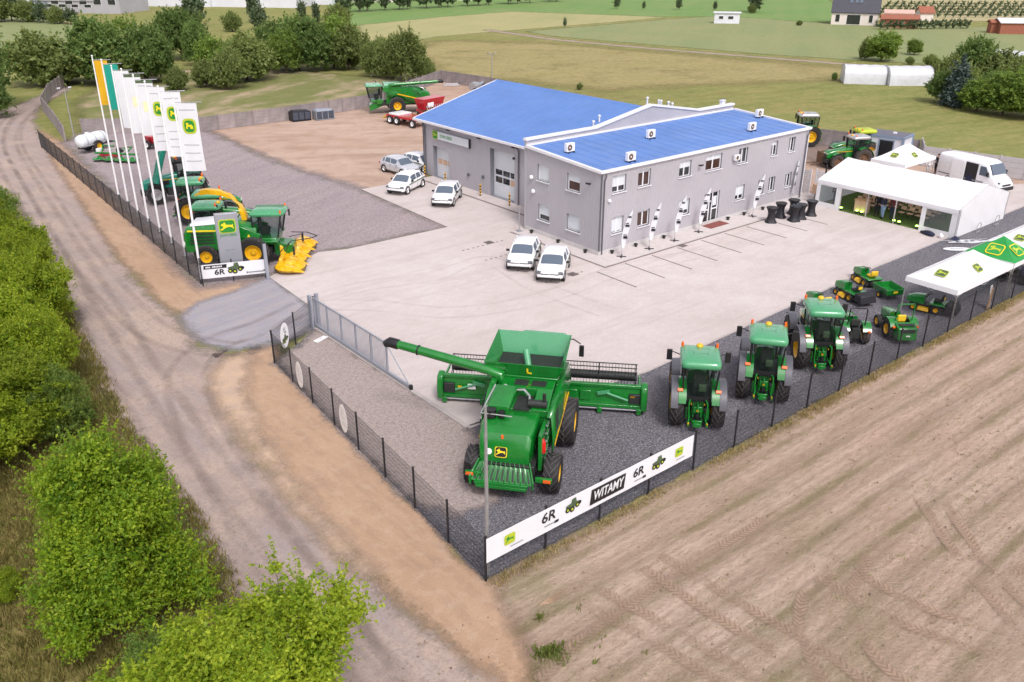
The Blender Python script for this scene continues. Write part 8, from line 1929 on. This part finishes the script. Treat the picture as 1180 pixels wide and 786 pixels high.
    for u, v, top, key, h0, lab, w in [(132, 96, 40, 'low', 5., 'olive scrub between the pointed tree and the teal flag', 1.1), (186, 92, 46, 'round', 8.6, 'green tree right of the white flags', .75), (228, 76, 26, 'round2', 9.2, 'tall dark tree beside the clearing', .7),
        (330, 84, 34, 'round', 8.6, 'leafy green tree in the front of the thicket', .8), (364, 82, 24, 'round2', 9.2, 'tall dark leafy tree right in the thicket', .85), (398, 72, 28, 'dense', 7., 'dark tree behind the sunlit one at the thicket end', .7), (440, 84, 40, 'birch', 9.6, 'slender birch between thicket and tall birch', .9), (482, 92, 44, 'birch', 9.6, 'drooping birch at the right of the tall birch', .8), (205, 104, 80, 'low', 5., 'small pale willow bush in the clearing', .8), (300, 34, 10, 'far', 9., 'grey green tree behind the thicket before the factory', .8), (268, 36, 16, 'low', 5., 'light bush behind the thicket on the left', .9), ]:
        T(u, v, top, key, h0, 'tree' if h0 > 6 else 'bush', lab, 'tree' if h0 > 6 else 'bush', None, w)
    for i, (u, v, top) in enumerate([(-8, 25, -10), (14, 24, -2), (32, 25, 2), (50, 26, 6), (66, 27, 9), (82, 28, 12)]):
        T(u, v, top, 'far' if i % 2 else 'low', 9. if i % 2 else 5., 'tree', ['leftmost tree of the belt along the pale far field', 'second tree of the belt along the pale far field', 'third tree of the belt along the pale far field', 'fourth tree of the belt along the pale far field', 'low fifth tree of the belt along the pale far field', 'last low tree of the belt before the grey shed'][i], 'tree', 'tree belt along the far left field')
    for i in range(17):
        u = 396 + 15.5*i + 4*sin(i*2.2); v = 14.5 - .052*(u - 396)
        T(u, v, -16 + 3*sin(i*1.9) - .02*(u - 396), ('far', 'far2')[i % 2], (9., 12.)[i % 2], 'tree', 'far dark tree in the row along the top edge of the straw field', 'tree', 'far tree row at the top edge', .8 if i % 2 else .75)
    # field shrubs and right hand garden
    for u, v, top, key, h0, lab, w in [(711, 10, -3, 'far', 9., 'round shrub in the bright far field, leftmost', .6), (742, 10.5, 3, 'far', 9., 'tiny dark shrub in the bright far field', .55), (782, 11, -1, 'far', 9., 'round shrub in the middle of the bright far field', .65), (824, 11.5, 3, 'far', 9., 'low shrub right in the bright far field', .6), (651, 31, 22, 'far', 9., 'small shrub on the straw field edge', .5),
        (870, 14, -12, 'far2', 12., 'large dark tree cut by the top edge above the caravan', 1.1), (866, 15, 6, 'low', 5., 'low bush at the foot of the top edge tree', .8), (1015, 70, 36, 'round', 8.6, 'orchard tree with white painted trunk in the meadow', 1.25), (996, 68, 46, 'low', 5., 'thin small tree left of the white trunked orchard tree', .5), (1053, 63, 45, 'round', 8.6, 'smaller round orchard tree right of the white trunked one', 1.1), (1030, 66, 58, 'low', 5., 'low bush between the two orchard trees', .6), (1048, 74, 66, 'low', 5., 'low hedge bush below the smaller orchard tree', .9), (1072, 76, 64, 'low', 5., 'broad olive bush at the track end', 1.1), (961, 93, 84, 'dense', 7., 'small dark round bush left of the polytunnels', .6), (921, 29, 24, 'low', 5., 'low hedge bush left of the cream house', 1.1),
        (668, 103, 96, 'low', 5., 'small bright bush peeping over the blue roof ridge', .75)]:
        T(u, v, top, key, h0, 'tree' if h0 > 8 else 'bush', lab, 'tree' if h0 > 8 else 'bush', None, w)
    for u, v, top, key, h0, lab, w in [(1118, 96, 46, 'dense', 7., 'dark round tree at the top of the garden thicket', .8), (1085, 118, 84, 'dense', 7., 'dark green juniper bush at the left foot of the thicket', .9), (1108, 108, 76, 'low', 5., 'reddish green bush left of the spruce', .8), (1148, 100, 62, 'low', 5., 'pale olive bush behind the flowering shrub', 1.2), (1125, 128, 92, 'round', 8.6, 'bright elder bush right of the blue spruce', 1.3), (1155, 132, 84, 'round', 8.6, 'large bright elder bush with flowers at the right', 1.3), (1185, 136, 80, 'round', 8.6, 'bright bush cut by the right picture edge', 1.3), (1172, 108, 72, 'low', 5., 'yellowish shrub behind the bright bushes at the right edge', 1.), (1092, 98, 68, 'low', 5., 'brown green bush at the end of the polytunnel', .9), (1142, 116, 84, 'dense', 7., 'dark bush between the elder bushes', .9)]:
        T(u, v, top, key, h0, 'bush', lab, 'bush', None, w)
    # blue spruce: stacked whorls
    bl = [(0, 0, .6 + .62*i, 1.5*(1 - i/9.), 1.5*(1 - i/9.), .42) for i in range(9)]
    t = thing('spruce_tree', 'blue grey spruce standing among the garden bushes', 'tree', (*G(1100, 122), -.05), 0); link('crown', leaves('crown', bl, 9000, .22, 41, BLUE, .7, .5), t); part('trunk', MB('bark').tube([(0, 0, -.1), (0, 0, 5.6)], [.12, .02], 8), t)
    # nursery rows far right and hedge by the house
    tree_kind('nursery', 95, 6, .55, .8, .8, 160, .42, FAR, .05, .6)
    for r_ in range(5):
        for i in range(22):
            u = 1012 + 8.6*i + 3*r_; v = 19.5 - 3.4*r_ + .02*i
            plant('nursery', 'nursery_shrub', 'small clipped shrub in the nursery rows behind the cream house', 'shrub', G(u, v), .6, group='nursery shrubs in rows')
    for i in range(14):
        plant('nursery', 'hedge_shrub', 'dark low conifer in the hedge right of the cream house', 'shrub', G(1015 + 7.6*i, 33.8 - .12*i), .85, group='conifer hedge by the house')
    # grass tufts: verges, field seedlings, meadow
    def tufts(name, pts, h, seed, mat, nb=5, spread=.12, w=.012):
        r = np.random.default_rng(seed); P = np.repeat(np.array(pts), nb, 0); n = len(P)
        a = r.uniform(0, 6.28, n); base = np.zeros((n, 3)); base[:, :2] = P[:, :2] + r.normal(size=(n, 2))*spread; base[:, 2] = P[:, 2] if P.shape[1] > 2 else 0
        hh = h*r.uniform(.5, 1.3, n); lean = r.uniform(.1, .7, n)*hh; W = np.stack([-np.sin(a), np.cos(a), 0*a], 1)*(w*r.uniform(.7, 1.5, n))[:, None]
        tip = base + np.stack([np.cos(a)*lean, np.sin(a)*lean, hh], 1); mid = base + np.stack([np.cos(a)*lean*.4, np.sin(a)*lean*.4, hh*.6], 1)
        q = np.stack([base - W, base + W, mid + W*.9, tip, mid - W*.9], 1).reshape(-1, 3)
        me = bpy.data.meshes.new(name); me.vertices.add(5*n); me.vertices.foreach_set('co', q.ravel()); me.loops.add(5*n); me.loops.foreach_set('vertex_index', np.arange(5*n))
        me.polygons.add(n); me.polygons.foreach_set('loop_start', np.arange(0, 5*n, 5)); me.update(calc_edges=True)
        at = me.attributes.new('leaf', 'FLOAT', 'FACE'); at.data.foreach_set('value', r.random(n).astype(np.float32)); me.materials.append(mat)
        o = link(name, me); o['kind'] = 'stuff'; return o
    STRAW = leaf_mat('dry straw blades', (.44, .32, .15), (.52, .39, .20), (.30, .28, .09), .35, .8); GRS = leaf_mat('grass blades', (.17, .19, .04), (.27, .23, .07), (.36, .29, .12), .4, .8); SEED = leaf_mat('seedling leaves', (.12, .18, .03), (.18, .22, .05), (.26, .26, .08), .35, .7)
    r = np.random.default_rng(4); A, B_ = np.array(G(559.9, 668.9)), np.array(G(1165.6, 343.3)); d = (B_ - A)/np.linalg.norm(B_ - A)
    t_ = r.uniform(0, 44, 9000); dens = (np.sin(t_*1.1) + np.sin(t_*.37 + 1) + 2.4)/4; keep = r.random(9000) < dens*(.45 + .55*np.clip(t_/22, 0, 1)); t_ = t_[keep]
    pts = A + d*t_[:, None] + np.stack([np.zeros(len(t_)), -.10 - np.abs(r.normal(size=len(t_)))*.26], 1)
    tufts('dry_grass', pts[::2], .11, 5, STRAW, 4, .06, .010)
    k = r.integers(0, 26, 7000); x = r.uniform(-30, 42, 7000); y = -23.2 - 1.5*k - .75 + r.normal(size=7000)*.12
    ok = (np.sin(x*.35 + k*1.7) + np.sin(x*.13 + k) + r.normal(size=7000)*.9) > .25
    tufts('seedlings', np.stack([x[ok], y[ok], np.full(ok.sum(), .02)], 1), .07, 6, SEED, 4, .09, .008)
    k = r.integers(0, 9000, 1); nC = 9000; xy = np.stack([r.uniform(-34, 40, nC), r.uniform(-46, -21.6, nC)], 1); sz = .018 + .045*r.random(nC)**3
    base = np.array([(1, 0, 0), (-.5, .87, 0), (-.5, -.87, 0), (.1, 0, .9)]); an = r.uniform(0, 6.28, nC); ca, sa = np.cos(an), np.sin(an)
    V = base[None]*sz[:, None, None]*r.uniform(.7, 1.3, (nC, 4, 3)); V = np.stack([V[..., 0]*ca[:, None] - V[..., 1]*sa[:, None] + xy[:, :1], V[..., 0]*sa[:, None] + V[..., 1]*ca[:, None] + xy[:, 1:], V[..., 2] + .015], -1)
    fs = (np.array([(0, 1, 3), (1, 2, 3), (2, 0, 3)])[None] + 4*np.arange(nC)[:, None, None]).reshape(-1, 3)
    me = bpy.data.meshes.new('soil_clods'); me.from_pydata(V.reshape(-1, 3).tolist(), [], fs.tolist()); me.materials.append(M('dry soil clods', (.23, .165, .12), .95, 0, .4, 1.5)); link('soil_clods', me)['kind'] = 'stuff'
    c_ = [((637, 753), .34, 46), ((623, 712), .08, 7), ((680, 730), 1.6, 8), ((625, 755), .22, 16)]
    P = []
    for (u, v), s, n_ in c_: P.append(np.array(G(u, v)) + r.normal(size=(n_, 2))*s*.55)
    tufts('weeds', np.concatenate(P), .14, 7, SEED, 6, .08, .02)
    # rough grass along the lane and under the hedge
    poly = px((-80, 330), (60, 330), (110, 410), (150, 490), (235, 600), (320, 760), (370, 880), (-80, 880)); a = np.array(poly); Q = r.uniform(a.min(0), a.max(0), (60000, 2)); Q = Q[sdist(Q, poly) > 0][:16000]
    tufts('rough_grass', Q, .22, 8, GRS, 5, .12, .013)
# ------------------------------------------------------------------ light, air, camera
def build_light():
    w = bpy.data.worlds.new('World'); sc.world = w; w.use_nodes = True; n = w.node_tree; n.nodes.clear()
    sky = n.nodes.new('ShaderNodeTexSky'); sky.sky_type = 'NISHITA'; sky.sun_disc = False; sky.sun_elevation = R(52); sky.sun_rotation = R(SUNROT); sky.air_density = 1.0; sky.dust_density = 3.0; sky.ozone_density = 1.
    hs = n.nodes.new('ShaderNodeHueSaturation'); hs.inputs['Saturation'].default_value = .22; n.links.new(sky.outputs[0], hs.inputs['Color'])
    tint = n.nodes.new('ShaderNodeMix'); tint.data_type = 'RGBA'; tint.blend_type = 'MULTIPLY'; tint.inputs[0].default_value = 1; tint.inputs[7].default_value = (1.04, .985, 1.02, 1); n.links.new(hs.outputs[0], tint.inputs[6])
    bg = n.nodes.new('ShaderNodeBackground'); bg.inputs['Strength'].default_value = SKY; n.links.new(tint.outputs[2], bg.inputs['Color'])
    o = n.nodes.new('ShaderNodeOutputWorld'); n.links.new(bg.outputs[0], o.inputs[0])
    l = bpy.data.lights.new('sun', 'SUN'); l.energy = SUN; l.angle = R(11); l.color = (1., .965, .92)
    s = bpy.data.objects.new('sun', l); COL.objects.link(s); el, az = R(52), R(SUNROT)
    d = Vector((sin(az)*cos(el), cos(az)*cos(el), sin(el))); s.rotation_euler = d.to_track_quat('Z', 'Y').to_euler(); s.location = (0, 0, 60)
def build_camera():
    c = bpy.data.cameras.new('camera'); c.sensor_width = 36; c.lens = FPX/1180*36; c.clip_start = .5; c.clip_end = 6000
    o = bpy.data.objects.new('camera', c); COL.objects.link(o); x, y = w2(0, 0); o.location = (x, y, HC); o.rotation_euler = (R(90) - PIT, 0, -YAW); sc.camera = o
    v = sc.view_settings; v.view_transform = 'Standard'; v.look = 'None'; v.exposure = EXPO; v.gamma = 1; v.use_curve_mapping = False
def build_air():
    m = bpy.data.materials.new('pale air'); m.use_nodes = True; m.node_tree.nodes.clear()
    p = m.node_tree.nodes.new('ShaderNodeVolumePrincipled'); p.inputs['Color'].default_value = (.93, .95, 1., 1); p.inputs['Density'].default_value = HAZE; p.inputs['Anisotropy'].default_value = .2
    o = m.node_tree.nodes.new('ShaderNodeOutputMaterial'); m.node_tree.links.new(p.outputs[0], o.inputs['Volume'])
    mb = MB(); mb.box(-1520, 3520, -1520, 3520, -2.2, 26); me = mb.mesh('haze', 0); me.materials.append(m); h = link('haze', me); h['kind'] = 'stuff'
SKY, SUN, SUNROT, EXPO, HAZE = .142, 1.15, 200., .70, 0
mats()
build_ground(); build_building(); build_site(); build_vehicles(); build_misc(); build_far(); build_trees()
build_light(); build_camera()
if HAZE: build_air()
